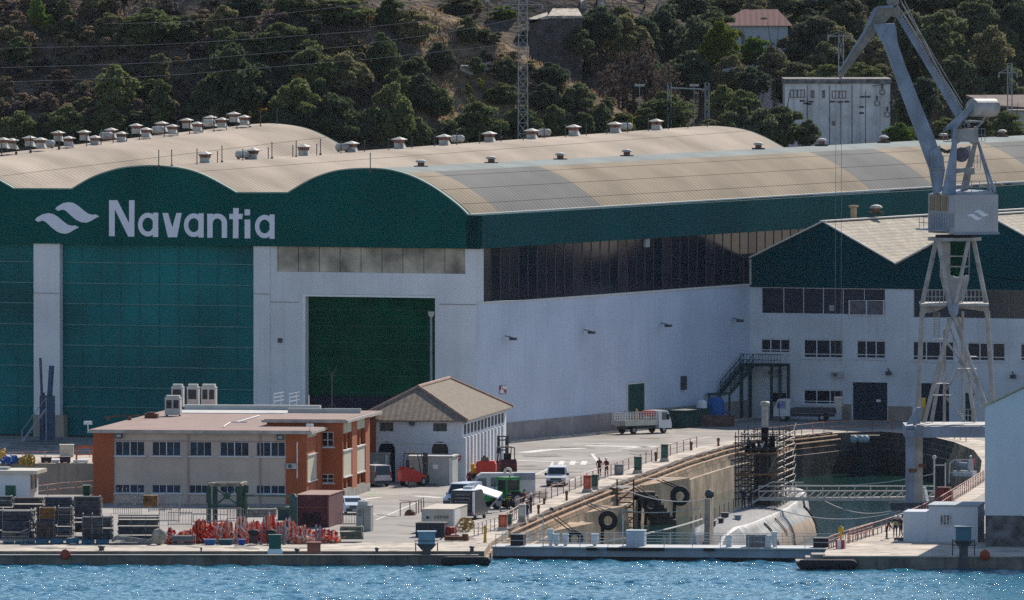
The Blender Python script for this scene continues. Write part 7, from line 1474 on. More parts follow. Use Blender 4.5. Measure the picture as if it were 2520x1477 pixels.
def tbox(x0, y1, x1, y0, mat, lbl, name='crate', cat='crate', dep=1.2, r_='A'):
    a = cn(r_, x0, y1); s = F/a.y*REG[r_][2]/.9117; f = Fr(a, 0); m = MB(); w_ = (x1-x0)/s; h = (y1-y0)/s; m.box(0, w_, 0, dep, .08, h-.08, f); m.box(-.05, w_+.05, -.05, dep+.05, h-.08, h, f); m.box(.1, .3, .1, dep-.1, 0, .08, f); m.box(w_-.3, w_-.1, .1, dep-.1, 0, .08, f); m.box(w_*.3, w_*.55, -.03, -.001, h*.3, h*.6, f); return solo(m, name, mat, lbl, cat)
tbox(292, 662, 365, 622, M('dark_plum', (.05, .025, .04), .7), 'dark plum crate on the terrace right of the yellow pile'); tbox(368, 662, 420, 640, WHITEP, 'low white bundle on the terrace beside the dark plum crate'); tbox(425, 665, 500, 618, M('dark_plum', (.05, .025, .04)), 'dark box base under the cream cabinet on the terrace')
tbox(425, 622, 522, 532, M('cream_cabinet', (.52, .48, .40), .7, .08, 1), 'tall cream cabinet on the terrace behind the slip', 'terrace_cabinet', 'cabinet'); tbox(522, 664, 625, 642, WHITEP, 'low white sheet bundle on the terrace right of the cream cabinet', 'bundle', 'bundle')
t = railing('orange_frame', [cn('A', 545, 662), cn('A', 662, 660)], 'faded orange trestle frames at the right end of the terrace', 1.6, 1.0, M('frame_orange', (.48, .13, .06), .7, .2, 2), (.5, .9, 1.0), r=.07)
tbox(590, 898, 640, 822, GREENP, 'green bin beside the slip at the corner of the office building', 'green_bin', 'bin')
# ================================================ STORAGE RACKS ON THE LEFT QUAY
RK = [M('rack_steel', (.075, .080, .095), .6, .45, 3), M('rack_blue', (.05, .065, .10), .6, .4, 3), M('rack_brown', (.09, .07, .075), .6, .45, 3)]; RKL = M('rack_light', (.26, .25, .24), .6, .3, 3); BRN = M('rack_orange_brown', (.22, .10, .035), .8, .4, 2)
def rack(x0, x1, yt, yb, Y_, lbl, mat, style=0, grp='stacks of steel parts on the left quay', ends=None, r_='O'):
    a = V(*k(r_, x0, yb), Y_); b = V(*k(r_, x1, yt), Y_); w_ = b.x-a.x; h = b.z-a.z; t = thing('steel_stack', lbl, 'steel stack', a, group=grp); f = Fr((a.x, a.y, a.z), 0); random.seed(int(x0)+int(yt)*7); dep = 1.6
    m = MB(); n = max(4, int(h/.11))
    for i in range(n):
        z = h*(i+.5)/n; q = random.uniform(-.05, .05)
        if random.random() < .12: continue
        nn = 7
        for j in range(nn): m.box(.04+q, w_-.04+q, dep*j/nn, dep*(j+.7)/nn, z-h/n*.38, z+h/n*random.uniform(.2, .42), f)
    m.build('tube_layers', mat, t); m = MB()
    for u in (.12, w_*.34, w_*.68, w_-.12):
        if style == 1 or u in (.12, w_-.12): m = MB(); m.box(u-.02, u+.02, -.05, -.01, 0, h, f); m.box(u-.03, u+.03, -.05, dep+.05, h, h+.03, f); m.build('strap', RKL, t)
    m = MB()
    for i in range(int(h/.12)): m.box(w_+.0, w_+.05, random.uniform(0, .8), random.uniform(.9, dep), i*.12, i*.12+.07, f)
    m.build('tube_ends', ends or RKL, t); return t
YB = 1072.0; YF = 1062.0
for i, (x0, x1, yt, yb) in enumerate(((-40, 190, 118, 300), (200, 650, 140, 295), (665, 1095, 132, 285), (1112, 1530, 122, 375))): rack(x0, x1, yt, yb, YB, f'{ORD[i]} dark steel stack from the left in the top rear row on the quay', RK[(0, 2, 1, 0)[i]])
for i, (x0, x1) in enumerate(((-30, 520), (540, 1100), (1115, 1540))): rack(x0, x1, 300 if i < 2 else 380, 870, YB-.5, f'{ORD[i]} dark steel stack from the left under the top rear row', RK[i % 3], grp='lower rear steel stacks')
rack(20, 490, 318, 490, YF+3, 'upper grey steel stack nearest the left picture edge', RK[0]); rack(20, 470, 495, 660, YF+2, 'lower grey steel stack nearest the left picture edge', RK[1])
rack(860, 1090, 272, 490, YF+2, 'steel stack just right of the orange brown crate', RK[0], ends=M('rack_end_tan', (.25, .18, .13), .8, .3, 4)); rack(530, 835, 512, 770, YF+1, 'dark steel stack directly below the orange brown crate', RK[2]); rack(850, 1085, 505, 760, YF+1, 'dark steel stack right below the stack with tan ends', RK[1], ends=M('rack_end_tan', (.25, .18, .13)))
rack(1232, 1700, 388, 778, YF+.5, 'wide strapped steel stack above the two right blue boxes', RK[0], 1); rack(1772, 2400, 402, 780, YF+1.5, 'widest strapped steel stack behind the grey mesh roll', RK[0], 1)
rack(580, 845, 292, 505, YF+1.5, 'orange brown crate of parts stacked among the dark steel', BRN, ends=RUST)
m = MB(); a = V(*k('O', 30, 800), YF); b = V(*k('O', 430, 655), YF); f = Fr(a, 0); w_ = b.x-a.x; h = b.z-a.z
for i in range(14): m.tube(f.p(w_*i/13, 0, 0), f.p(w_*i/13, .1, h*(.8+.2*math.sin(i*.6))), .02, 5)
for z in (.1, .5, .9): m.tube(f.p(0, 0, h*z), f.p(w_, 0, h*z), .03, 5)
m.bar(f.p(0, 0, h), f.p(w_*.65, 0, h*.93), .2, .06); m.bar(f.p(w_*.65, 0, h*.93), f.p(w_, 0, h*1.3), .2, .06); solo(m, 'mesh_basket', RKL, 'bent wire mesh basket above the left blue boxes', 'basket')
BL = [M('box_blue', (.02, .115, .21), .6, .15, 1.5, streak=.3), M('box_teal', (.015, .085, .13), .6, .2, 1.5)]
for i, (x0, x1, y0, y1) in enumerate(((48, 205, 798, 852), (232, 372, 795, 852), (380, 520, 800, 868), (545, 728, 768, 862), (765, 952, 755, 858), (1003, 1187, 755, 858), (1238, 1422, 772, 872), (1455, 1642, 772, 875))):
    a = V(*k('O', x0, y1), YF-.5); b = V(*k('O', x1, y0), YF-.5); w_ = b.x-a.x; h = b.z; f = Fr((a.x, YF-.5, 0), 0); t = thing('blue_box', f'{ORD[i]} blue steel box from the left in the bottom row of the quay storage', 'box', f.O, group='blue boxes along the quay edge'); m = MB(); m.box(0, w_, 0, 1.3, .08, h, f); m.build('box', BL[0 if i > 2 else 1], t)
    m = MB(); m.box(.05, .25, 0, 1.3, 0, .08, f); m.box(w_-.25, w_-.05, 0, 1.3, 0, .08, f); m.build('skid', DARKST, t); m = MB(); m.box(-.02, w_+.02, -.03, 0, h-.06, h, f); m.box(-.03, .03, -.03, 0, .08, h, f); m.box(w_-.03, w_+.03, -.03, 0, .08, h, f); m.build('edge_frame', BL[1], t)
m = MB(); a = V(*k('O', 1690, 865), YF-1); b = V(*k('O', 2300, 865), YF-1); pts_t = [(0, .55), (.12, .75), (.5, .62), (.9, .42), (1, .5)]; L_ = b.x-a.x
for i in range(len(pts_t)-1):
    (u0, z0_), (u1, z1_) = pts_t[i], pts_t[i+1]
    m.hexa([Vector((a.x+L_*u, a.y+t_, z)) for z, (u, t_) in [(max(.0, z0_-.35) if j in (0, 3) else max(0, z1_-.35), ((u0, 0), (u1, 0), (u1, 1.2), (u0, 1.2))[j]) for j in range(4)]+[(z0_ if j in (0, 3) else z1_, ((u0, 0), (u1, 0), (u1, 1.2), (u0, 1.2))[j]) for j in range(4)]])
solo(m, 'mesh_roll', M('mesh_grey', (.20, .21, .21), .7, .4, 6), 'flattened grey mesh roll lying before the widest steel stack', 'mesh roll')
def sack(r_, x, yb, w_, h_, mat, lbl, seed=0):
    p = V(*k(r_, x, yb), YF-1.2); s = F/p.y*REG[r_][2]/.9117; m = MB(); m.ball((0, 0, 0), 1, 14, 9); random.seed(seed); ww = w_/2/s; hh = h_/2/s
    m.v = [(v[0]*ww*(1+.12*math.sin(5*math.atan2(v[1], v[0])+v[2]*3)), v[1]*ww*.8, (v[2]+1)*hh*(1+.06*math.sin(v[0]*9))) for v in m.v]; m.v = [(v[0]+p.x, v[1]+p.y, v[2]+max(0, 0)) for v in m.v]; return solo(m, 'big_sack', mat, lbl, 'sack', smooth=True)
sack('O', 2400, 890, 230, 250, M('sack_cream', (.36, .32, .27), .95, .3, 2, streak=.5), 'bulging cream sack at the left end of the red netting')
# bundles of grey crowd barriers
def barrier(x0, x1, yt, yb, Y_, lbl, mat=STEEL, r_='Q', n=12, tilt=0.0, curved=False, grp='grey barriers stored behind the red netting'):
    a = V(*k(r_, x0, yb), Y_); b = V(*k(r_, x1, yt), Y_); w_ = b.x-a.x; h = b.z-a.z; t = thing('crowd_barrier', lbl, 'barrier', a, group=grp); P_ = lambda u, z: Vector((a.x+u*w_+z*tilt, a.y, a.z+z*h)); m = MB()
    for z in (.12, .98): m.tube(P_(0, z), P_(1, z), .035, 6)
    for u in (0, 1): m.tube(P_(u, 0), P_(u, 1), .035, 6)
    m.build('frame', mat, t); m = MB()
    for i in range(1, n): m.tube(P_(i/n, .12), P_(i/n, .98), .018, 5)
    m.build('bars', mat, t); m = MB()
    for u in (.15, .85): m.tube(P_(u, 0)+Vector((0, -.3, .02)), P_(u, 0)+Vector((0, .3, .02)), .03, 5)
    m.build('foot', mat, t)
for i, (x0, x1, yt, yb, Y_) in enumerate(((-130, 60, 210, 430, 1072), (20, 150, 225, 420, 1070), (90, 250, 220, 400, 1069), (0, 240, 370, 560, 1066), (110, 400, 430, 600, 1065), (260, 590, 320, 470, 1070), (420, 840, 455, 560, 1067), (600, 1040, 385, 560, 1068), (845, 1010, 375, 530, 1066))): barrier(x0, x1, yt, yb, Y_, f'{ORD[i]} grey barrier panel from the left behind the red netting', RKL if i % 2 else STEEL, n=8+i % 4)
barrier(670, 850, 1022, 1105, G(*k('B', 760, 1110)).y+3, 'grey barrier panel before the maroon box beside the generator cabin', RKL, 'B', 9, grp='grey barriers stored behind the red netting')
for i in range(14):      # upright scaffold couplers with white tops
    random.seed(i+50); x = 1720+i*32; a = V(*k('O', x, 390), 1071); m = MB(); h = random.uniform(1.1, 2.2); m.tube(a, a+Vector((0, 0, h)), .025, 5); m.ball(a+Vector((0, 0, h*.6)), .08, 6, 4); m.ball(a+Vector((0, 0, h)), .06, 6, 4); solo(m, 'screw_jack', RKL, f'{ORD[i]} upright steel jack from the left standing over the widest stack', 'jack', 'upright steel jacks on the quay storage')
tbox2 = V(*k('O', 2165, 275), 1070); m = MB(); f = Fr(tbox2, 0); m.box(0, 1.2, 0, 1, 0, .95, f); m.box(-.05, 1.25, -.05, 1.05, .5, .62, f); solo(m, 'brown_crate', BRN, 'orange brown crate behind the upright jacks', 'crate')
# green gantry frame and tube rails
GFm = M('gantry_green', (.02, .065, .05), .65, .25, 2); Yg = 1082.0; a = V(*k('Q', 600, 480), Yg); b = V(*k('Q', 1080, 70), Yg); t = thing('green_gantry', 'dark green cross braced gantry frame standing before the office building', 'gantry', (a.x, a.y, 0)); q = lambda x, y, s=0: V(*k('Q', x, y), Yg+s)
for x in (612, 690, 985, 1050): m = MB(); p = q(x, 400, 0 if x in (612, 985) else 2.2); m.box(p.x-.22, p.x+.22, p.y, p.y+.3, 0, q(x, 100).z); m.build('leg', GFm, t)
m = MB(); m.bar(q(620, 90), q(1000, 90), .5, .3); m.bar(q(690, 75, 2.2), q(1060, 70, 2.2), .4, .25); m.bar(q(620, 90), q(690, 75, 2.2), .3, .2); m.bar(q(1000, 95), q(1070, 65, 2.2), .3, .25); m.build('top_beam', M('gantry_top', (.25, .23, .19), .8, .4, 2), t)
m = MB(); m.bar(q(690, 130), q(975, 340), .12, .14); m.bar(q(700, 340), q(975, 120), .12, .14); m.bar(q(612, 350), q(1010, 365), .15, .15); m.lathe(q(835, 232, -.1), [(.3, 0), (.3, .15)], 12, (0, 1, 0)); m.build('cross_brace', GFm, t)
m = MB()
for y in (225, 375): m.tube(q(1060, y, 1), q(1650, y+8, 1), .1, 6)
for x in (1075, 1650): m.tube(q(x, 200, 1), Vector((q(x, 200, 1).x, Yg+1, 0)), .1, 6)
solo(m, 'tube_rack', M('faded_green', (.10, .16, .11), .7, .3, 2), 'faded green horizontal tubes between the gantry and the maroon box', 'tube rack')
m = MB(); p = Vector((q(1660, 0).x, Yg, 0)); m.lathe(p, [(.35, 0), (.35, q(0, 240).z), (.2, q(0, 215).z), (.08, q(0, 200).z)], 12); solo(m, 'green_column', M('column_green', (.03, .08, .08), .6, .2, 2), 'dark green column tank at the left of the maroon box', 'column')
for i, (x0, x1, yt, yb, Y_, rr_) in enumerate(((1080, 1450, 390, 500, 1074, 'Q'), (150, 440, 705, 850, YF-1, 'Q'), (2230, 2520, 610, 770, YF+3, 'Q'))):
    rack(x0, x1, yt, yb, Y_, ('low stack of flat grey plates between the gantry and the teal tank', 'small stack of flat grey trays in front of the red netting', 'greenish grey slatted stack right of the red netting')[i], (RKL, M('tray_grey', (.17, .18, .20), .7, .2, 2), M('slat_greenish', (.14, .155, .12), .8, .3, 3))[i], grp='small flat stacks on the quay', r_=rr_)
# red and white safety netting, bundle by bundle
NR = [M('net_red', (.75, .035, .015), .75, .3, 3), M('net_orange', (.85, .15, .05), .8, .25, 3), M('net_pink', (.75, .40, .30), .85, .2, 3), M('net_white', (.66, .60, .56), .85, .15, 3), M('net_dark', (.25, .02, .02), .8, .3, 3)]
def netting(x0, x1, yt, yb, Y_, lbl, wts, seed, n=170):
    random.seed(seed); a = V(*k('Q', x0, yb), Y_); b = V(*k('Q', x1, yt), Y_); w_ = b.x-a.x; h = b.z-a.z; m = MB()
    nc = max(10, int(w_/.09)); nr = 9; hs_ = [h*(.62+.38*math.sin(math.pi*(i/nc*.9+.05)))*random.uniform(.85, 1.06) for i in range(nc+1)]; rows_ = []; nc = nc
    for j in range(nr): rows_.append([Vector((a.x+w_*i/nc+random.uniform(-.05, .05), a.y+.9*(j/nr)**1.6+random.uniform(-.09, .09)+.10*math.sin(i*1.9), max(.01, hs_[i]*j/(nr-1)+random.uniform(-.05, .05)))) for i in range(nc+1)])
    cc_ = [random.choices(range(5), wts)[0] for i in range(nc)]
    for j in range(nr-1):
        for i in range(nc):
            if random.random() < .22: cc_[i] = random.choices(range(5), wts)[0]
            m.mi = cc_[i]; m.add([rows_[j][i], rows_[j][i+1], rows_[j+1][i+1], rows_[j+1][i]], [(0, 1, 2, 3)])
    for i in range(n):
        u = random.random(); e = (.40+.45*math.sin(math.pi*(u*.9+.05)))*random.uniform(.55, 1.05); z0_ = max(0, h*e*random.uniform(0, .7)); z1_ = min(h*1.02, z0_+h*random.uniform(.03, .3)); x = a.x+u*w_; y = a.y+random.uniform(-.7, .9)
        dx = random.uniform(-.55, .55); ww = random.uniform(.03, .13); kz = (random.random()-.5)*.3
        m.mi = random.choices(range(5), wts)[0]; xm = x+dx*.5+random.uniform(-.1, .1); zm = (z0_+z1_)/2
        P_ = [(x, y, z0_), (x+ww, y+kz, z0_+.03), (xm+ww*1.3, y+kz-.12, zm), (xm, y-.12, zm), (x+dx, y, z1_), (x+dx+ww, y+kz, z1_-.03)]
        m.add([(px_, py_, pz_+a.z*0+max(0, 0)) for px_, py_, pz_ in P_], [(0, 1, 2, 3), (3, 2, 5, 4)])
        if i % 3 == 0:      # crumpled lumps
            r = random.uniform(.08, .22); c = Vector((x, y+.2, max(r*.7, z0_*.8))); b0 = len(m.v); m.ball(c, r, 6, 4, (1.3, 1, .8)); m.v[b0:] = [(v[0]+random.uniform(-.05, .05), v[1]+random.uniform(-.05, .05), max(.005, v[2]+random.uniform(-.05, .05))) for v in m.v[b0:]]
    solo(m, 'safety_netting', NR, lbl, 'netting', 'heaps of red and white safety netting')
W1, W2, W3 = (6, 2, 1, .5, 2), (3, 3, 2, 1.5, 1.5), (2, 2, 4, 2.5, .6)
NT = [(220, 440, 560, 720, 1064.5, 'deep red netting heap at the left, above the grey trays', W1), (80, 200, 640, 850, 1062.6, 'narrow red and white netting bundle next to the cream sack', W2), (400, 620, 540, 850, 1063.4, 'tall folded red netting heap with orange stripes', W1), (560, 790, 520, 800, 1064.2, 'solid red netting heap left of the middle', W1), (700, 930, 560, 860, 1063, 'mixed white and red netting bundle above the blue tubs', W3),
      (930, 1120, 500, 860, 1063, 'pink and white netting bundle left of the first black trolley', W3), (1040, 1300, 490, 760, 1065, 'dark red netting heap behind the first black trolley', W2), (1260, 1480, 500, 860, 1064, 'orange netting heap between the two black trolleys', W2), (1440, 1700, 540, 860, 1063.2, 'pink crumpled netting heap right of the green cabinet', W3), (1620, 1900, 620, 850, 1062.6, 'low pale netting bundle with a red hem in front', W3), (1850, 2220, 620, 800, 1063.4, 'rightmost netting bundle with a red lower hem', (3, 2, 3, 1, 1)), (1500, 1800, 530, 700, 1066, 'orange netting heap in front of the teal tank', W2)]
for i, (x0, x1, yt, yb, Y_, lb, w_) in enumerate(NT): netting(x0, x1, yt, yb, Y_, lb, w_, 100+i, 55 if x1-x0 < 260 else 80)
m = MB(); a = cn('Q', 1630, 850); b = cn('Q', 2180, 790)
for i, (x0, x1) in enumerate(((560, 690), (745, 905), (980, 1060))): 
    a = V(*k('Q', x0, 860), YF-1.6); b = V(*k('Q', x1, 775), YF-1.6); m = MB(); f = Fr((a.x, a.y, 0), 0); m.frus(0, b.x-a.x, 0, .8, 0, b.z, .88, 1.1, f); m.box(-.06, b.x-a.x+.06, -.06, .86, b.z-.02, b.z+.05, f); solo(m, 'blue_tub', (BLUEP, BL[1], M('bright_blue', (.01, .06, .35), .5))[i], ('first blue tub from the left before the netting', 'teal blue tub in the middle before the netting', 'small bright blue tub before the netting')[i], 'tub', 'blue tubs at the quay edge')
for i, x in enumerate((1165, 1380)):
    a = V(*k('Q', x, 868), YF-1.5); t = thing('cable_trolley', ('black hooded trolley left of the green cabinet', 'black hooded trolley right behind the green cabinet')[i], 'trolley', (a.x, a.y, 0), group='black trolleys before the netting'); p = Vector((a.x, a.y, 0)); m = MB(); m.ball(p+Vector((0, 0, 1.05)), .48, 12, 7, (1, .8, .62)); m.build('hood', BLACK, t); m = MB(); m.frus(p.x-.35, p.x+.35, p.y-.2, p.y+.3, .15, .85, 1, .9); m.build('body', M('trolley_plum', (.06, .03, .05), .7, .4, 3), t)
    for s in (-.3, .3): m = MB(); m.lathe(p+Vector((s-.03, -.25, .14)), [(.14, 0), (.14, .06)], 10, (1, 0, 0)); m.build('wheel', TYR, t)
for i, (x, h) in enumerate(((1260, 1.5), (1475, 1.5), (1545, 1.6), (1940, 1.6), (1985, 1.5))): a = V(*k('Q', x, 865 if i < 3 else 800), YF-1.3+(.0 if i < 3 else 1)); p = Vector((a.x, a.y, 0)); m = MB(); m.lathe(p, [(.14, 0), (.13, .1), (.09, .12), (.09, h), (.03, h+.05)], 8); solo(m, 'grey_post', M('post_bluegrey', (.14, .16, .22), .7, .2, 2), f'{ORD[i]} short grey post from the left standing before the netting', 'post', 'grey posts before the netting')
# ================================================ PEOPLE
SKIN = M('skin', (.42, .25, .18), .7, .05, 3)
def body_mesh(pose):
    """one continuous skinned figure about 1.75 m tall, facing -Y"""
    V_ = []; E = []; RR = []
    def a(p, r, par=None):
        V_.append(p); RR.append(r)
        if par is not None: E.append((par, len(V_)-1))
        return len(V_)-1
    lean = pose.get('lean', 0); ly = lambda z: -lean*max(0, z-.95)
    pv = a((0, 0, .95), .15); ab = a((0, ly(1.15), 1.15), .135, pv); ch = a((0, ly(1.36), 1.36), .15, ab); nk = a((0, ly(1.5), 1.5), .062, ch); hb = a((0, ly(1.6)-.01, 1.6), .088, nk); a((0, ly(1.68)-.02, 1.69), .085, hb)
    for s, lg, ar in ((-1, pose['legs'][0], pose['arms'][0]), (1, pose['legs'][1], pose['arms'][1])):
        hp = a((s*.10, 0, .88), .105, pv); kn = a((s*.11, lg[0], .49), .066, hp); an = a((s*.12, lg[1], .09), .045, kn); a((s*.13, lg[1]-.17, .035), .036, an)
        sh = a((s*.19, ly(1.42), 1.42), .07, ch); ex, ey, ez = ar[0]; wx, wy_, wz = ar[1]; el = a((s*ex, ey, ez), .046, sh); wr = a((s*wx, wy_, wz), .031, el)
        d = (Vector((s*wx, wy_, wz))-Vector((s*ex, ey, ez))).normalized(); pm = Vector((s*wx, wy_, wz))+d*.07; pi_ = a(tuple(pm), .03, wr); sd = d.cross(Vector((1, 0, 0))).normalized() if abs(d.x) < .9 else Vector((0, 1, 0))
        for j, ln in enumerate((.075, .085, .08, .065)): o = sd*((j-1.5)*.02); k1 = a(tuple(pm+o+d*ln*.5), .009, pi_); a(tuple(pm+o*1.1+d*ln+Vector((0, -.012, 0))), .008, k1)
        th = a(tuple(pm-d*.02+sd*-.04), .011, pi_); a(tuple(pm+d*.02+sd*-.06), .009, th)
    me = bpy.data.meshes.new('tmp'); me.from_pydata(V_, E, []); o = bpy.data.objects.new('tmp', me); COL.objects.link(o)
    sk = o.modifiers.new('s', 'SKIN'); sk.use_smooth_shade = True; ly_ = me.skin_vertices[0] if me.skin_vertices else None
    if ly_ is None:
        me.skin_vertices.new() if hasattr(me.skin_vertices, 'new') else None
    dat = me.skin_vertices[0].data
    for i, r in enumerate(RR): dat[i].radius = (r, r*.85 if i < 3 else r)
    dat[0].use_root = True
    sb = o.modifiers.new('b', 'SUBSURF'); sb.levels = 1; sb.render_levels = 1
    dg_ = bpy.context.evaluated_depsgraph_get(); out = bpy.data.meshes.new_from_object(o.evaluated_get(dg_)); bpy.data.objects.remove(o); return out
POSES = {'stand': dict(legs=[(-.01, 0), (-.02, .03)], arms=[((.27, .02, 1.15), (.26, -.06, .9)), ((.27, .02, 1.15), (.26, -.05, .9))]),
         'walk': dict(legs=[(-.16, -.24), (.04, .28)], arms=[((.27, .1, 1.16), (.26, .12, .92)), ((.27, -.08, 1.16), (.26, -.22, .96))]),
         'lean': dict(legs=[(-.06, -.08), (.0, .08)], lean=.45, arms=[((.25, -.36, 1.14), (.18, -.55, .98)), ((.25, -.36, 1.14), (.18, -.52, .96))]),
         'work': dict(legs=[(-.03, -.02), (-.02, .06)], lean=.12, arms=[((.27, -.1, 1.15), (.12, -.36, 1.14)), ((.27, -.08, 1.14), (.16, -.34, 1.06))])}
BM = {}
for k_ in POSES:
    try: BM[k_] = body_mesh(POSES[k_])
    except Exception as ex: print('POSE FAIL', k_, ex)
HV = M('hi_vis', (.45, .55, .05), .6, .05, 3)
def person(px, py, hgt, pose, rz, top_, legs_, helmet, lbl, z=0.0, vest=None, p=None):
    p = p or G(px, py, z); t = thing('person', lbl, 'person', p); me = BM[pose].copy(); me.materials.clear()
    for m_ in (legs_, top_, SKIN, BLACK): me.materials.append(m_)
    lean = POSES[pose].get('lean', 0)
    for f in me.polygons:
        c = f.center; hand = any(Vector((s*w_[1][0], w_[1][1], w_[1][2])-Vector((0, 0, .03)) if False else (s*w_[1][0], w_[1][1], w_[1][2])).__sub__(c).length < .13 for s, w_ in zip((-1, 1), POSES[pose]['arms']))
        f.material_index = 3 if c.z < .1 else (2 if (c.z > 1.49 or hand) else (0 if c.z < .97 else 1)); f.use_smooth = True
    o = bpy.data.objects.new('body', me); COL.objects.link(o); o.parent = t; yh = -lean*.68
    if helmet: m = MB(); m.ball((0, yh-.02, 1.7), .125, 12, 8, (1, 1.1, .85)); m.lathe((0, yh-.03, 1.68), [(.15, 0), (.14, .02)], 12); m.build('helmet', helmet, t, False, smooth=True)
    else: m = MB(); m.ball((0, yh+.01, 1.68), .105, 10, 7, (1, 1.05, 1)); m.build('hair', M('hair_dark', (.03, .02, .015)), t, False, smooth=True)
    m = MB()
    for s in (-.035, .035): m.ball((s, yh-.10, 1.62), .013, 6, 4)
    m.build('eyes', BLACK, t, False); m = MB(); m.ball((0, yh-.112, 1.595), .017, 6, 5, (.8, 1.3, 1.4)); m.build('nose', SKIN, t, False); m = MB(); m.box(-.025, .025, yh-.105, yh-.095, 1.552, 1.562); m.build('mouth', M('lips', (.3, .1, .08)), t, False)
    if vest:
        m = MB()
        for zz in (1.06, 1.22): m.lathe((0, -lean*(zz-.95), zz), [(.205, 0), (.21, .055)], 14)
        m.build('reflective_band', vest, t, False)
    t.scale = (hgt/1.76,)*3; t.rotation_euler = (0, 0, rz); return t
NAVY = M('navy_cloth', (.02, .025, .07), .9, .15, 4); MAROON = M('maroon_cloth', (.12, .02, .03), .9, .15, 4); DKC = M('dark_cloth', (.025, .025, .035), .9, .15, 4); BLUEC = M('blue_cloth', (.03, .06, .28), .9, .15, 4); GREYC = M('grey_cloth', (.2, .2, .21), .9, .15, 4); REDC = M('red_cloth', (.35, .04, .03), .9, .15, 4)
WHH = M('helmet_white', (.75, .76, .76), .4, .02, 3)
person(*k('C', 838, 600), 1.78, 'stand', .3, MAROON, DKC, WHH, 'worker in maroon jacket and white helmet, left of the helmeted pair on the dock side'); person(*k('C', 890, 603), 1.76, 'work', -.5, MAROON, NAVY, WHH, 'worker in maroon and navy with white helmet, right of the helmeted pair')
person(*k('M', 528, 700), 1.75, 'stand', 2.8, MAROON, DKC, WHH, 'worker with white helmet standing by the red tank trailer wheel')
person(*k('M', 935, 1000), 1.74, 'work', 1.2, BLUEC, M('khaki_cloth', (.3, .24, .18), .9, .1, 4), None, 'person in a blue shirt beside the dark van and tractor'); person(*k('M', 1045, 985), 1.74, 'lean', .4, NAVY, DKC, None, 'person in dark clothes with a hi vis band bending before the tractor', vest=HV)
person(*k('M', 1215, 965), 1.75, 'lean', 1.3, MAROON, NAVY, None, 'dark clothed worker leaning behind the pale pedestal'); person(*k('M', 1345, 1025), 1.8, 'stand', -1.2, NAVY, DKC, WHH, 'tall worker in navy with pale helmet right of the pale pedestal'); person(*k('M', 1290, 1130), 1.72, 'stand', 2.5, NAVY, BLUEC, None, 'worker in blue close beside the pale pedestal', vest=None)
person(*k('D', 1362, 1035), 1.85, 'stand', .2, NAVY, NAVY, WHH, 'worker in navy with hi vis boots, left of the pair on the right dock side', vest=HV); person(*k('D', 1403, 1032), 1.8, 'work', -.8, DKC, NAVY, WHH, 'worker right of the pair on the right dock side'); person(*k('D', 1300, 1050), 1.7, 'lean', 1.4, MAROON, DKC, None, 'worker bending at the railing left of the navy pair')
person(*k('D', 1898, 590), 1.8, 'stand', .1, MAROON, DKC, WHH, 'worker in dark red standing by the winch near the dock head', z=0); person(*k('D', 1918, 585), 1.7, 'stand', 1.0, REDC, MAROON, None, 'worker in red half hidden behind the one by the winch')
sp = SF.p(-1.3, 41, -.74); person(0, 0, 1.78, 'stand', .4, DKC, DKC, WHH, 'crew member in black on the submarine deck before the scaffold', p=sp); sp = SF.p(-.6, 40.2, -.7); person(0, 0, 1.7, 'lean', 2.2, DKC, NAVY, None, 'second crew member crouching over gear on the submarine deck', p=sp)
for i, (u, t_) in enumerate(((.9, 45), (-1.5, 46.5))): person(0, 0, 1.75, 'work', 1.5*i, DKC, DKC, (None, WHH)[i], ('dark figure on the upper scaffold platform beside the mast', 'dark figure at the left of the upper scaffold platform')[i], p=SF.p(u, t_, 4.02 if i == 0 else 3.98))
sp = SF.p(0, 3.5, 1.95)
# a bird low over the water
b_ = V(1155, 1430, 990); t = thing('flying_bird', 'small dark bird flying low over the bright water', 'bird', b_); m = MB(); m.ball((0, 0, 0), .12, 10, 7, (2.2, .8, .8)); m.ball((.3, 0, .05), .07, 8, 6, (1.2, 1, 1)); m.add([(-.2, -.05, 0), (-.2, .05, 0), (-.5, .12, -.02), (-.5, -.12, -.02)], [(0, 1, 2, 3)]); m.lathe((.37, 0, .05), [(.02, 0), (.004, .08)], 6, (1, 0, -.1)); m.build('body', BLACK, t, False, smooth=True)
for s in (-1, 1): m = MB(); m.add([(.1, s*.05, .05), (-.12, s*.05, .04), (-.1, s*.3, .28), (.12, s*.3, .3), (-.15, s*.62, .35), (.0, s*.75, .33)], [(0, 1, 2, 3), (3, 2, 4, 5)]); m.build('wing', BLACK, t, False)
t.rotation_euler = (0, .2, 2.4); t.scale = (.8,)*3
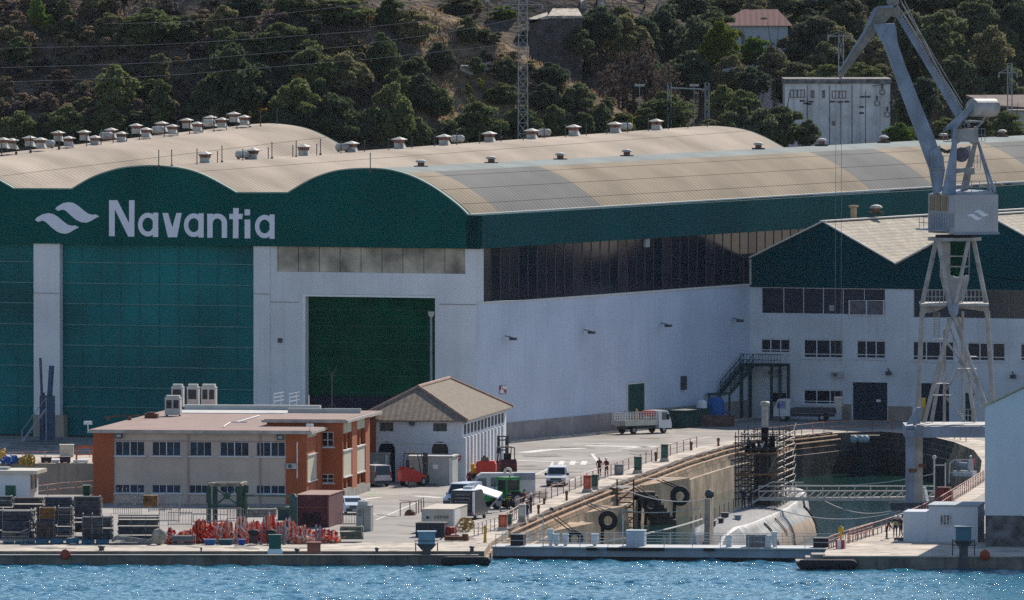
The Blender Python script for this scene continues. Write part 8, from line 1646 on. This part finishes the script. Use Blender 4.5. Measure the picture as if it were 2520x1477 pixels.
# ================================================ HILLSIDE: trees, bushes, buildings, pylons
def leaf_mat(name, c, var=.5):
    m = bpy.data.materials.new(name); m.use_nodes = True; n = m.node_tree; L = n.links; n.nodes.clear(); out = n.nodes.new('ShaderNodeOutputMaterial')
    d = n.nodes.new('ShaderNodeBsdfDiffuse'); tr = n.nodes.new('ShaderNodeBsdfTranslucent'); mx = n.nodes.new('ShaderNodeMixShader'); mx.inputs[0].default_value = .45
    geo = n.nodes.new('ShaderNodeNewGeometry'); oi = n.nodes.new('ShaderNodeObjectInfo'); t = n.nodes.new('ShaderNodeTexNoise'); t.inputs['Scale'].default_value = 1.1; t.inputs['Detail'].default_value = 3
    L.new(geo.outputs['Position'], t.inputs['Vector']); ad = n.nodes.new('ShaderNodeMath'); ad.operation = 'ADD'; L.new(t.outputs[0], ad.inputs[0]); L.new(oi.outputs['Random'], ad.inputs[1])
    mr = n.nodes.new('ShaderNodeMapRange'); mr.inputs[1].default_value = .35; mr.inputs[2].default_value = 1.65; L.new(ad.outputs[0], mr.inputs[0])
    cm = n.nodes.new('ShaderNodeMix'); cm.data_type = 'RGBA'; cm.inputs[6].default_value = (c[0]*(1-var), c[1]*(1-var*.85), c[2]*(1-var*.6), 1); cm.inputs[7].default_value = (c[0]*(1+var*1.1), c[1]*(1+var*.8), c[2]*(1+var*.4), 1); L.new(mr.outputs[0], cm.inputs[0])
    L.new(cm.outputs[2], d.inputs[0]); L.new(cm.outputs[2], tr.inputs[0]); L.new(d.outputs[0], mx.inputs[1]); L.new(tr.outputs[0], mx.inputs[2]); L.new(mx.outputs[0], out.inputs[0]); return m
LM = {'pine': leaf_mat('pine_leaves', (.125, .155, .07)), 'dark': leaf_mat('dark_leaves', (.108, .135, .078)), 'olive': leaf_mat('olive_leaves', (.175, .175, .10)), 'bright': leaf_mat('bright_leaves', (.16, .19, .03), .35), 'fresh': leaf_mat('fresh_leaves', (.12, .19, .045), .3),
      'scrub': leaf_mat('scrub_leaves', (.21, .17, .12), .45), 'mauve': leaf_mat('mauve_scrub', (.165, .135, .125), .4), 'gold': leaf_mat('gold_scrub', (.27, .20, .06), .4), 'bare': leaf_mat('bare_twigs', (.085, .068, .062), .3)}
BARK = M('bark', (.09, .065, .05), .95, .3, 3)
def crown_mesh(seed, nblob=26, per=130, card=.05, low=.12, spread=.5, kind='round'):
    rng = np.random.default_rng(seed); V_ = []; C_ = []
    for i in range(nblob):
        for _ in range(40):
            p = rng.uniform(-1, 1, 3)
            if (p**2).sum() < 1: break
        zz = low+(p[2]*.5+.5)*(1-low-.12); taper = 1-.55*max(0, (zz-.45)/.55)**1.3 if kind == 'round' else 1-.85*((zz-low)/(1-low))
        q = np.array([p[0]*(spread-.12)*taper, p[1]*(spread-.12)*taper, zz]); r = rng.uniform(.09, .17)*(1 if kind == 'round' else .8)
        d = rng.normal(size=(per, 3)); d /= np.linalg.norm(d, axis=1)[:, None]; d[:, 2] = np.where(d[:, 2] < -.35, -d[:, 2], d[:, 2])
        rr = r*rng.uniform(.55, 1.08, per)**.6; c = q+d*rr[:, None]*np.array([1, 1, .8]); C_.append(c); V_.append(d)
    C = np.concatenate(C_); D = np.concatenate(V_); n = len(C); a = rng.normal(size=(n, 3)); nrm = D*.6+a*.7; nrm /= np.linalg.norm(nrm, axis=1)[:, None]
    u = np.cross(nrm, rng.normal(size=(n, 3))); u /= np.linalg.norm(u, axis=1)[:, None]; w_ = np.cross(nrm, u); s = (card*rng.uniform(.5, 1.2, n))[:, None]
    P_ = np.stack([C-u*s, C+w_*s*.55, C+u*s, C-w_*s*.55], 1).reshape(-1, 3)
    me = bpy.data.meshes.new('crown'); me.vertices.add(len(P_)); me.vertices.foreach_set('co', P_.ravel()); me.loops.add(len(P_)); me.loops.foreach_set('vertex_index', np.arange(len(P_), dtype=np.int32))
    me.polygons.add(n); me.polygons.foreach_set('loop_start', np.arange(0, 4*n, 4, dtype=np.int32)); me.polygons.foreach_set('loop_total', np.full(n, 4, dtype=np.int32)); me.update(calc_edges=True); return me
def with_mat(me, mt_): c = me.copy(); c.materials.clear(); c.materials.append(mt_); return c
base = {'A': crown_mesh(1, 40, 150, .045), 'B': crown_mesh(2, 52, 130, .04), 'C': crown_mesh(3, 34, 170, .048), 'D': crown_mesh(4, 60, 110, .04, .05), 'S': crown_mesh(8, 12, 80, .085, .02, .5), 'T': crown_mesh(9, 15, 70, .08, .02, .5), 'W': crown_mesh(12, 30, 26, .035, .15)}
CR = {}
def crown_of(b, kd):
    if (b, kd) not in CR: CR[(b, kd)] = with_mat(base[b], LM[kd])
    return CR[(b, kd)]
def trunk_mesh(seed):
    random.seed(seed); m = MB(); pts = [Vector((0, 0, -.15))]
    for i in range(4): pts.append(pts[-1]+Vector((random.uniform(-.05, .05), random.uniform(-.05, .05), .27)))
    for i, (a, b) in enumerate(zip(pts, pts[1:])): m.tube(a, b, .055-.010*i, 7, .055-.010*(i+1))
    for i in range(9): p = pts[2]+(pts[4]-pts[2])*random.random(); a = random.uniform(0, 6.3); m.tube(p, p+Vector((.32*math.cos(a), .32*math.sin(a), random.uniform(.1, .3))), .018, 5, .006)
    o = m.build('trunk', BARK); me = o.data; bpy.data.objects.remove(o); return me
TRK = [trunk_mesh(i) for i in range(3)]
random.seed(21)
KD = {'pine': ('pine_tree', 'pine'), 'dark': ('pine_tree', 'pine'), 'olive': ('leafy_tree', 'tree'), 'bright': ('leafy_tree', 'tree'), 'fresh': ('leafy_tree', 'tree'), 'bare': ('bare_tree', 'tree')}
def tree(px, yt, w_, h, kd, lbl, grp, Y=None, b=None):
    if Y is None: p = onhill(px, yt+h)
    else: q = V(px, yt, Y); p = Vector((q.x, Y, hill(q.x, Y)))
    s = F/p.y; ztop = V(px, yt, p.y).z; wm = w_/s; hm = max(h/s, 2.0); cz = ztop-hm; nm, cat = KD[kd]
    t = thing(nm, lbl, cat, p, group=grp); me = crown_of(b or ('W' if kd == 'bare' else random.choice('ABCD')), kd); o = bpy.data.objects.new('crown', me); COL.objects.link(o); o.parent = t
    o.location = (0, 0, cz-p.z-hm*.06); kq = 1.0 if px < 640 else 1.12; o.scale = (wm*1.1*kq, wm*random.uniform(1.0, 1.15)*kq, hm*1.1); o.rotation_euler = (0, 0, random.uniform(0, 6.28))
    tk_ = bpy.data.objects.new('trunk', random.choice(TRK)); COL.objects.link(tk_); tk_.parent = t; th = max(.6, cz-p.z+hm*.75); tk_.scale = (wm*.8, wm*.8, th)
    return t
def row(lst, where, grp):
    lst = sorted(lst, key=lambda a: a[0]); kinds = {'pine': 'green pine', 'dark': 'dark pine', 'olive': 'olive green tree', 'bright': 'bright yellow green tree', 'fresh': 'fresh green tree', 'bare': 'bare grey tree'}
    for i, a in enumerate(lst): tree(*a[:5], f'{ORD[i]} tree from the left {where}, {kinds[a[4]]}', grp, *(a[5:]))
row([(45, 268, 105, 100, 'pine'), (105, 275, 70, 90, 'dark'), (158, 255, 118, 105, 'pine'), (215, 285, 60, 70, 'dark'), (264, 253, 92, 95, 'pine'), (330, 268, 75, 70, 'dark'), (385, 262, 70, 60, 'pine'), (470, 255, 90, 60, 'dark'), (690, 262, 90, 70, 'dark'), (760, 250, 90, 90, 'dark')], 'behind the left arched roof', 'trees directly behind the left roof')
row([(830, 225, 138, 140, 'pine'), (895, 265, 80, 100, 'dark'), (965, 195, 108, 170, 'pine'), (1025, 285, 70, 80, 'dark'), (1058, 312, 40, 45, 'olive'), (1110, 290, 80, 70, 'dark'), (1175, 245, 128, 110, 'pine'), (1212, 291, 44, 34, 'fresh'), (1280, 255, 98, 90, 'pine'), (1362, 253, 76, 90, 'pine'), (1428, 268, 70, 75, 'pine'), (1480, 248, 56, 85, 'dark'), (1535, 275, 80, 50, 'pine'), (1590, 290, 60, 40, 'olive')], 'behind the middle arched roof', 'trees directly behind the middle roof')
row([(285, 152, 125, 150, 'pine'), (395, 190, 78, 115, 'pine'), (553, 62, 105, 90, 'pine'), (575, 100, 175, 210, 'pine'), (500, 190, 80, 110, 'dark'), (690, 50, 155, 100, 'pine'), (640, 150, 80, 120, 'dark'), (375, 15, 165, 88, 'pine'), (450, 35, 80, 80, 'dark'), (720, 180, 120, 130, 'pine'), (775, 105, 110, 120, 'pine'), (850, 120, 120, 120, 'olive'), (38, 87, 76, 78, 'pine'), (92, -10, 50, 80, 'fresh'), (160, -10, 50, 75, 'pine'), (118, 33, 56, 48, 'fresh'), (175, 45, 58, 52, 'pine'), (820, -15, 170, 80, 'pine'), (14, 235, 34, 38, 'pine'), (240, -30, 90, 70, 'scrub' if False else 'olive'), (600, -25, 120, 70, 'dark'), (720, -20, 100, 60, 'pine'), (330, 235, 70, 50, 'dark')], 'on the upper left slope', 'trees on the upper left slope')
row([(945, 75, 86, 135, 'pine'), (960, -10, 92, 85, 'pine'), (1020, 20, 90, 90, 'olive'), (1075, 195, 84, 95, 'pine'), (1085, 100, 80, 90, 'olive'), (1152, 35, 50, 74, 'pine'), (1195, 68, 54, 38, 'dark'), (1168, 138, 48, 36, 'pine'), (1010, 130, 80, 80, 'dark'), (1245, 140, 66, 66, 'dark'), (1290, 68, 48, 30, 'dark'), (1358, 150, 92, 68, 'dark'), (1338, 200, 84, 75, 'dark'), (1415, 195, 96, 85, 'dark'), (1436, 142, 52, 42, 'olive'), (1235, 200, 84, 60, 'pine'), (1130, -15, 110, 50, 'olive'), (1240, 10, 70, 30, 'fresh')], 'around the big pylon', 'trees on the middle spur')
row([(1470, 10, 120, 110, 'dark', 1512), (1420, 60, 80, 80, 'dark', 1500), (1560, 25, 120, 170, 'dark', 1520), (1640, 5, 130, 200, 'dark', 1525), (1720, 35, 115, 170, 'dark', 1518), (1690, 120, 120, 130, 'dark', 1508), (1600, 130, 110, 130, 'dark', 1505), (1775, 47, 92, 125, 'bright', 1512), (1800, 130, 90, 110, 'olive', 1505), (1643, 221, 142, 110, 'pine', 1470), (1590, 262, 70, 60, 'pine', 1466), (1785, 205, 90, 100, 'pine', 1490), (1745, 290, 90, 50, 'olive', 1466), (1540, 120, 80, 140, 'bare', 1492), (1500, 150, 70, 120, 'bare', 1488), (1590, 90, 90, 170, 'bare', 1494), (1640, 150, 80, 130, 'bare', 1486), (1520, 10, 90, 90, 'olive', 1535), (1700, -20, 140, 80, 'dark', 1545), (1800, -25, 130, 70, 'olive', 1550)], 'in the shaded hollow', 'trees in the shaded hollow')
row([(1830, 215, 110, 140, 'pine', 1466), (1925, 250, 130, 120, 'pine', 1464), (1870, 262, 110, 110, 'dark', 1462), (1790, 270, 90, 90, 'dark', 1462), (1985, 290, 70, 80, 'dark', 1463), (1858, 88, 100, 75, 'fresh', 1520), (1905, 110, 80, 90, 'olive', 1515), (1990, 25, 150, 150, 'olive', 1530), (2060, 60, 110, 120, 'olive', 1528), (2040, 155, 120, 60, 'pine', 1508), (2110, 150, 110, 60, 'pine', 1508), (1960, 150, 100, 60, 'olive', 1512), (2180, 150, 80, 60, 'olive', 1512), (2120, 20, 120, 150, 'dark', 1540), (2215, 298, 84, 70, 'fresh', 1478), (2255, 175, 105, 150, 'dark', 1495), (2325, 285, 70, 70, 'pine', 1484), (2320, 5, 150, 200, 'dark', 1540), (2230, 20, 130, 180, 'dark', 1545), (2420, 10, 170, 220, 'dark', 1545), (2500, 20, 130, 210, 'dark', 1548), (2370, 120, 120, 150, 'dark', 1525), (2470, 150, 120, 130, 'dark', 1530), (2480, 270, 90, 80, 'pine', 1478), (2400, 255, 90, 80, 'dark', 1485), (2050, -40, 150, 90, 'olive', 1560), (2200, -50, 160, 90, 'dark', 1560), (2330, -60, 160, 90, 'olive', 1562), (2460, -50, 160, 90, 'dark', 1562), (1900, -40, 120, 80, 'dark', 1560), (2300, 190, 80, 90, 'olive', 1500), (1850, 160, 90, 80, 'dark', 1500), (2150, 90, 110, 100, 'olive', 1525)], 'near the substation', 'trees on the right hillside')
# bushes
def bush(px, py, w_, kd, lbl, grp):
    p = onhill(px, py); s = F/p.y; o = bpy.data.objects.new('bush', crown_of(random.choice('ST'), kd)); COL.objects.link(o); o.location = p-Vector((0, 0, .1)); ww = w_/s; o.scale = (ww, ww, ww*random.uniform(.6, .9)); o.rotation_euler = (0, 0, random.uniform(0, 6.28))
    tag(o, lbl, 'bush', grp)
random.seed(31)
NMK = {'mauve': 'grey mauve', 'scrub': 'brown', 'gold': 'golden yellow', 'olive': 'olive green', 'bare': 'greyish', 'dark': 'dark green'}
BS = []
for i in range(285):
    px = random.uniform(-20, 905); py = random.uniform(5, 330)
    if px > 640 and py > 290: continue
    BS.append((px, py, random.uniform(34, 80), random.choices(('mauve', 'scrub', 'gold', 'olive', 'bare'), (4, 4, .9, 1.6, .6))[0], 'left hillside', ('upper', 'middle', 'lower')[min(2, int(py/110))]))
for i in range(60):
    px = random.uniform(1150, 1620); BS.append((px, 60+(px-1150)*.5+random.uniform(-5, 110), random.uniform(18, 48), random.choices(('scrub', 'mauve', 'olive', 'dark'), (3, 2, 2, 1))[0], 'dry grassy spur', 'whole'))
BS.sort(key=lambda b_: b_[0]); cnt = {}
for px, py, ww, kd, wh_, bd in BS:
    j = cnt.get((kd, wh_, bd), 0); cnt[(kd, wh_, bd)] = j+1
    bush(px, py, ww, kd, f'{ORD[j]} {NMK[kd]} bush from the left in the {bd} part of the {wh_}', f'{NMK[kd]} bushes on the {wh_}')
# more trees filling the woods
extra = {'woods on the upper left slope': [], 'woods on the right hillside': []}
random.seed(91)
for i in range(14): extra['woods on the upper left slope'].append((random.uniform(190, 1120), random.uniform(-15, 230), random.uniform(60, 105), random.uniform(60, 105), random.choice(('pine', 'pine', 'dark', 'olive'))))
for i in range(44): px = random.uniform(1420, 2520); extra['woods on the right hillside'].append((px, random.uniform(-30, 190), random.uniform(80, 140), random.uniform(90, 150), random.choice(('dark', 'dark', 'olive', 'pine')), random.uniform(1515, 1575)))
row(extra['woods on the upper left slope'], 'filling the left slope woods', 'woods on the upper left slope'); row(extra['woods on the right hillside'], 'in the far woods behind the crane', 'woods on the right hillside')
for i, (x, y) in enumerate(((1782, 760), (1745, 830), (750, 590), (665, 620), (690, 690))):
    px, py = k('J', x, y); q = V(px, py, 1462 if i < 2 else onhill(px, py).y-1); o = bpy.data.objects.new('yellow_bush', crown_of('S', 'bright')); COL.objects.link(o); hz = max(q.z-hill(q.x, q.y), 1.0); o.location = (q.x, q.y, hill(q.x, q.y)); o.scale = (1.1, 1.1, hz+.6)
    tag(o, f'{ORD[i]} slender bright yellow bush '+('behind the middle arched roof' if i < 2 else 'on the slope left of the big pylon'), 'bush', 'slender yellow bushes')
# ground cover: dry grass and low scrub, one object
rng = np.random.default_rng(77); m = MB()
pts = []
for i in range(7500):
    px, py = rng.uniform(-30, 1700), rng.uniform(-5, 345); 
    d = ray(px, py); y = 1390+rng.uniform(0, 85); x = px_ = (px-1260)/F*y; z = hill(x, y)
    if z < 12: continue
    pts.append((x, y, z))
tri = []; vv = []
for (x, y, z) in pts:
    for j in range(5):
        a = rng.uniform(0, 6.28); h_ = rng.uniform(.2, .6); w_ = rng.uniform(.06, .2); ox, oy = rng.uniform(-.5, .5, 2); b_ = len(m.v)
        m.v += [(x+ox-w_*math.cos(a), y+oy-w_*math.sin(a), z-.05), (x+ox+w_*math.cos(a), y+oy+w_*math.sin(a), z-.05), (x+ox+rng.uniform(-.2, .2), y+oy, z+h_)]; m.f.append((b_, b_+1, b_+2)); m.m.append(1 if x > -12 else (0 if rng.random() < .7 else 1)); m.sm.append(False)
tag(m.build('dry_grass', [LM['mauve'], leaf_mat('dry_grass_blades', (.26, .18, .10), .35)]), kind='stuff')
# ---- buildings on the hill
def gbox(name, lbl, cat, r_, x0, x1, y0, Y_, dep, mat, zb=None, deg=0):
    a = V(*k(r_, x0, y0), Y_); b = V(*k(r_, x1, y0), Y_); f = Fr((a.x, Y_, 0), deg); zb = hill(a.x, Y_)-2 if zb is None else zb
    t = thing(name, lbl, cat, ((a.x+b.x)/2, Y_, zb)); m = MB(); m.box(0, b.x-a.x, 0, dep, zb, a.z, f); m.build('wall', mat, t); return t, f, b.x-a.x, a.z
SUBW = M('substation_white', (.72, .69, .68), .9, .14, .6, streak=.7, dirt=(.28, .23, .22))
t, f, w_, zt_ = gbox('substation', 'old white substation block with dark windows and pole lamps among the trees', 'substation', 'G', 358, 1013, 518, 1488, 14, SUBW)
m = MB(); m.box(-.15, w_+.15, -.15, 14.2, zt_, zt_+.55, f); m.build('parapet', M('parapet_grey', (.20, .19, .19), .95, .5, 1.5), t)
for x0, x1, y0, y1 in ((388, 480, 556, 605), (520, 540, 560, 607), (590, 606, 560, 607), (650, 738, 562, 610), (650, 670, 752, 778)):
    a = f.uz(*k('G', x0, y1)); b = f.uz(*k('G', x1, y0)); window(f, (a[0], b[0], a[1], b[1]), t, [.25, .5, .75] if x1-x0 > 50 else [.5], M('window_dull', (.06, .05, .06), .4, .3, 2), M('frame_brown', (.14, .10, .09), .8), t=-.08, w_=.07, sill=False)
m = MB(); 
for x in (497, 635, 775): u = f.uz(*k('G', x, 700))[0]; m.box(u-.06, u+.06, -.05, 0, zt_-9, zt_-.2, f)
m.build('drainpipe', M('pipe_dim', (.25, .24, .25), .8, .2, 1), t)
m = MB(); u0, z0_ = f.uz(*k('G', 930, 640)); 
for i in range(5): c = f.p(u0+i*.6, -.3, z0_+1.5*math.sin(i*2.1)); m.torus(c, .3, .05, (0, 1, 0), 12, 5); m.lathe(c+Vector((0, -.2, .4)), [(.12, 0), (.12, .5)], 8)
m.bar(f.p(u0-.6, -.35, z0_+2), f.p(u0+3, -.35, z0_+2.6), .06, .08); m.build('insulator', DARKST, t)
t, f, w_, zt_ = gbox('hill_house', 'white house with a dark red hipped roof high among the trees', 'house', 'G', -42, 375, 157, 1535, 12, M('hill_house_white', (.58, .60, .64), .9, .06, .5))
c = [f.p(-.6, -.6, zt_), f.p(w_+.6, -.6, zt_), f.p(w_+.6, 12.6, zt_), f.p(-.6, 12.6, zt_)]; zr_ = V(*k('G', 130, 55), 1541).z; c += [f.p(w_*.36, 6, zr_), f.p(w_*.86, 6, zr_)]
m = MB(); m.add(c, [(0, 1, 5, 4), (1, 2, 5), (2, 3, 4, 5), (3, 0, 4), (3, 2, 1, 0)]); m.build('roof', M('dark_red_tiles', (.11, .028, .034), .9, .15, 1, rib=(0, .7, .3)), t)
for x0, x1, y0, y1 in ((88, 105, 216, 272), (135, 150, 222, 260), (185, 200, 222, 260), (20, 36, 218, 262)): a = f.uz(*k('G', x0, y1)); b = f.uz(*k('G', x1, y0)); window(f, (a[0], b[0], a[1], b[1]), t, [.5], MT['window_dull'], MT['frame_brown'], t=-.08, w_=.06, sill=False)
t, f, w_, zt_ = gbox('stone_bunker', 'old dark stone fort with a pale sloping roof on the ridge behind the pylon', 'ruin', 'J', 1080, 1440, 128, 1500, 10, M('dark_stone', (.10, .085, .085), .95, .35, 1, dirt=(.05, .045, .05)))
a = V(*k('J', 1205, 105), 1500); b = V(*k('J', 1440, 103), 1500); c_ = V(*k('J', 1410, 55), 1508); d_ = V(*k('J', 1240, 55), 1508); l_ = V(*k('J', 1080, 142), 1500)
m = MB(); m.prism([a, b, c_, d_], (0, 0, -.3), (0, 0, 0)); m.prism([l_+Vector((0, 0, -.3)), a+Vector((0, 0, -.25)), a+Vector((0, 8, .1)), l_+Vector((0, 8, .0))], (0, 0, 0), (0, 0, .3)); m.build('roof', M('pale_rubble', (.52, .46, .38), .95, .45, 1.2, dirt=(.16, .13, .11)), t)
m = MB(); m.prism([Vector((a.x, 1500.01, zt_-.1)), Vector((b.x, 1500.01, zt_-.1)), b-Vector((0, -.01, .31)), a-Vector((0, -.01, .31))], (0, 0, 0), (0, 8, 0)); m.build('upper_wall', MT['dark_stone'], t)
for i, (x, y, w2) in enumerate(((1570, 70, 60), (1450, 60, 50), (1975, 85, 60), (775, 482, 115), (650, 510, 100))):
    px, py = k('J', x, y); p = onhill(px, py); p.z += .9; s = F/p.y; m = MB(); ww = w2*.3618/s; random.seed(i); gz = hill(p.x, p.y)-.5; q = [Vector((p.x-ww/2, p.y, gz)), Vector((p.x+ww/2, p.y, gz)), Vector((p.x+ww/2, p.y+3, gz)), Vector((p.x-ww/2, p.y+3, gz))]; hh = max(p.z, gz+.6)
    m.hexa(q+[Vector((v.x*.5+p.x*.5+(v.x-p.x)*.3, v.y, hh+random.uniform(-.2, .3)+(.4 if v.y > p.y+1 else 0))) for v in q]); solo(m, 'ruined_wall', MT['pale_rubble'], ('pale rubble wall among the trees right of the stone fort', 'small pale rubble slab just right of the stone fort', 'pale rubble slab left of the bright yellow green tree', 'low pale terrace wall left of the big pylon', 'reddish slope wall below the low terrace wall')[i], 'wall')
t, f, w_, zt_ = gbox('hill_shed', 'brown roofed shed half hidden by trees at the right edge behind the crane', 'shed', 'G', 1760, 2300, 690, 1500, 12, M('shed_white', (.5, .5, .5), .9, .2, 1))
a0 = V(*k('G', 1480, 605), 1510); a1 = V(*k('G', 1846, 600), 1510); b0 = V(*k('G', 1660, 668), 1499); b1 = V(*k('G', 1990, 690), 1499); m = MB(); m.prism([b0, b1+Vector((8, 0, -.5)), a1+Vector((10, 0, 0)), a0], (0, 0, 0), (0, 0, .3)); m.build('roof', M('shed_brown_roof', (.16, .12, .105), .95, .25, .8), t)
# ---- pylons, masts, poles and wires
def lattice(name, lbl, px0, px1, yb, yt, Y_, arms=(), wide=.55, nseg=16, r=.07):
    A = V(px0, yb, Y_); B = V(px1, yb, Y_); zt_ = V(px0, yt, Y_).z; w0 = B.x-A.x; c = Vector(((A.x+B.x)/2, Y_, hill((A.x+B.x)/2, Y_))); zb = min(A.z, c.z); c.z = zb; t = thing(name, lbl, 'pylon', c, group=None)
    P_ = lambda sx, sy, q: Vector((c.x+sx*w0/2*(1+(wide-1)*q), c.y+sy*w0/2*(1+(wide-1)*q), zb+(zt_-zb)*q)); m = MB()
    for sx in (-1, 1):
        for sy in (-1, 1): m = MB(); m.bar(P_(sx, sy, 0), P_(sx, sy, 1), r*1.6, r*1.6); m.build('leg', STEEL, t)
    m = MB()
    for i in range(nseg):
        q0, q1 = i/nseg, (i+1)/nseg
        for (a, b) in (((-1, -1), (1, -1)), ((1, -1), (1, 1)), ((1, 1), (-1, 1)), ((-1, 1), (-1, -1))):
            if i % 2: a, b = b, a
            m.bar(P_(*a, q0), P_(*b, q1), r, r); m.bar(P_(*a, q1), P_(*b, q1), r*.8, r*.8)
    m.build('lattice', STEEL, t)
    for (xl, xr, y) in arms:
        L_, R_ = V(xl, y, Y_), V(xr, y, Y_); m = MB(); m.bar(L_, R_, r*1.5, r*1.5); m.bar(L_, Vector((c.x, Y_, L_.z+.6)), r, r); m.bar(R_, Vector((c.x, Y_, L_.z+.6)), r, r)
        for q in (L_, R_): m.lathe(q-Vector((0, 0, .6)), [(.06, 0), (.1, .1), (.06, .2), (.1, .3), (.06, .45), (.05, .6)], 8)
        m.build('cross_arm', STEEL, t)
    return t
lattice('power_pylon', 'tall grey lattice pylon rising out of the picture top on the spur', 1274, 1300, 250, -130, 1442, ((1240, 1335, 10), (1240, 1335, -60)), .75, 26, .05)
lattice('power_pylon', 'small lattice pylon with crossbar behind the crane jib above the substation', 2063, 2076, 175, 84, 1505, ((2038, 2097, 88),), .9, 8, .05)
lattice('power_pylon', 'small lattice pylon at the right edge above the brown roofed shed', 2479, 2491, 236, 155, 1495, ((2458, 2503, 178),), .9, 8, .05)
lattice('lattice_post', 'left lattice post of the portal behind the middle roof end', 1643, 1652, 240, 203, 1468, (), 1, 4, .05); lattice('lattice_post', 'right lattice post of the portal behind the middle roof end', 1735, 1745, 290, 203, 1468, (), 1, 9, .05)
m = MB(); m.bar(V(1652, 215, 1468), V(1736, 219, 1468), .15, .15); solo(m, 'portal_beam', STEEL, 'horizontal beam between the two lattice posts behind the middle roof', 'beam')
def pole(px, yb, yt, Y_, lbl, lamps=(), r=.09, mat=STEEL):
    q = V(px, yt, Y_); gz = hill(q.x, Y_); t = thing('light_mast' if lamps else 'wooden_pole', lbl, 'mast' if lamps else 'pole', (q.x, Y_, gz)); m = MB(); m.tube((q.x, Y_, gz-.3), q, r, 7, r*.7); m.build('pole', mat, t)
    for dx, dy in lamps: c = V(px+dx, yt+dy, Y_-.3); m = MB(); m.box(c.x-.28, c.x+.28, Y_-.5, Y_-.1, c.z-.12, c.z+.12); m.tube(c, Vector((q.x, Y_, c.z)), .04); m.build('floodlight', DARKST if dy >= 5 else M('lamp_grey', (.4, .4, .38)), t)
    return t
pole(1574, 262, 212, 1466, 'slim light mast with two pale floodlights left of the lattice portal', ((-6, -3), (7, -3)), .06); pole(1708, 293, 212, 1466, 'slim light mast with two pale floodlights between the lattice posts', ((-5, -3), (6, -3)), .06)
pole(2130, 352, 222, 1478, 'light mast with stacked dark floodlights before the right of the substation', ((-8, 15), (6, 15), (-10, 40), (-10, 55)), .06, DARKST); pole(1986, 350, 235, 1478, 'light mast with dark floodlights at the left of the substation front', ((-12, 12), (-3, 18), (10, 14), (5, 20)), .05, DARKST)
pole(2068, 350, 244, 1479, 'light mast with dark lamps before the middle of the substation', ((-20, 5), (0, 6), (16, 5)), .05, DARKST)
pole(1113, 200, 70, onhill(1113, 200).y, 'thin dark wooden pole on the slope left of the big pylon', (), .07, DARKST); pole(1200, 95, 0, onhill(1200, 95).y, 'thin dark wooden pole near the ridge left of the big pylon', ((-1, 1),), .06, DARKST)
for i, (r_, P_) in enumerate((('I', [(0, 325), (1000, 302), (1700, 262), (2520, 205)]), ('I', [(0, 457), (1000, 425), (1700, 368), (2520, 300)]), ('I', [(0, 556), (1000, 518), (1700, 465), (2520, 398)]), ('J', [(0, 180), (500, 122), (1010, 48)]), ('J', [(0, 288), (560, 210), (1010, 120)]), ('J', [(0, 398), (500, 345), (1010, 290)]), ('I', [(700, 160), (1500, 130), (2520, 20)]))):
    m = MB(); S_ = smooth([k(r_, *p) for p in P_], 6); m.path([V(x, y, 1425) for x, y in S_], .022, 4); solo(m, 'power_line', M('wire_grey', (.35, .32, .32), .7), f'{("highest wire with a bend", "second long wire", "lowest long wire", "highest wire", "middle wire", "lowest wire", "faint top wire")[i]} crossing the '+('left hillside above the left roof' if i in (0, 1, 2, 6) else 'slope just left of the big pylon'), 'wire', 'power lines over the hillside')

# ---- the hazy harbour air: one closed box round camera and scene
hz = MB(); hz.box(-2560, 2560, -650, 2200, -14, 80); hm = bpy.data.materials.new('haze_air'); hm.use_nodes = True; hn_ = hm.node_tree; hn_.nodes.clear(); pv = hn_.nodes.new('ShaderNodeVolumePrincipled'); ho = hn_.nodes.new('ShaderNodeOutputMaterial')
pv.inputs['Color'].default_value = (.72, .84, 1, 1); pv.inputs['Density'].default_value = .000008; pv.inputs['Anisotropy'].default_value = .2; hn_.links.new(pv.outputs[0], ho.inputs['Volume'])
ha = hz.build('haze', hm); tag(ha, kind='stuff')
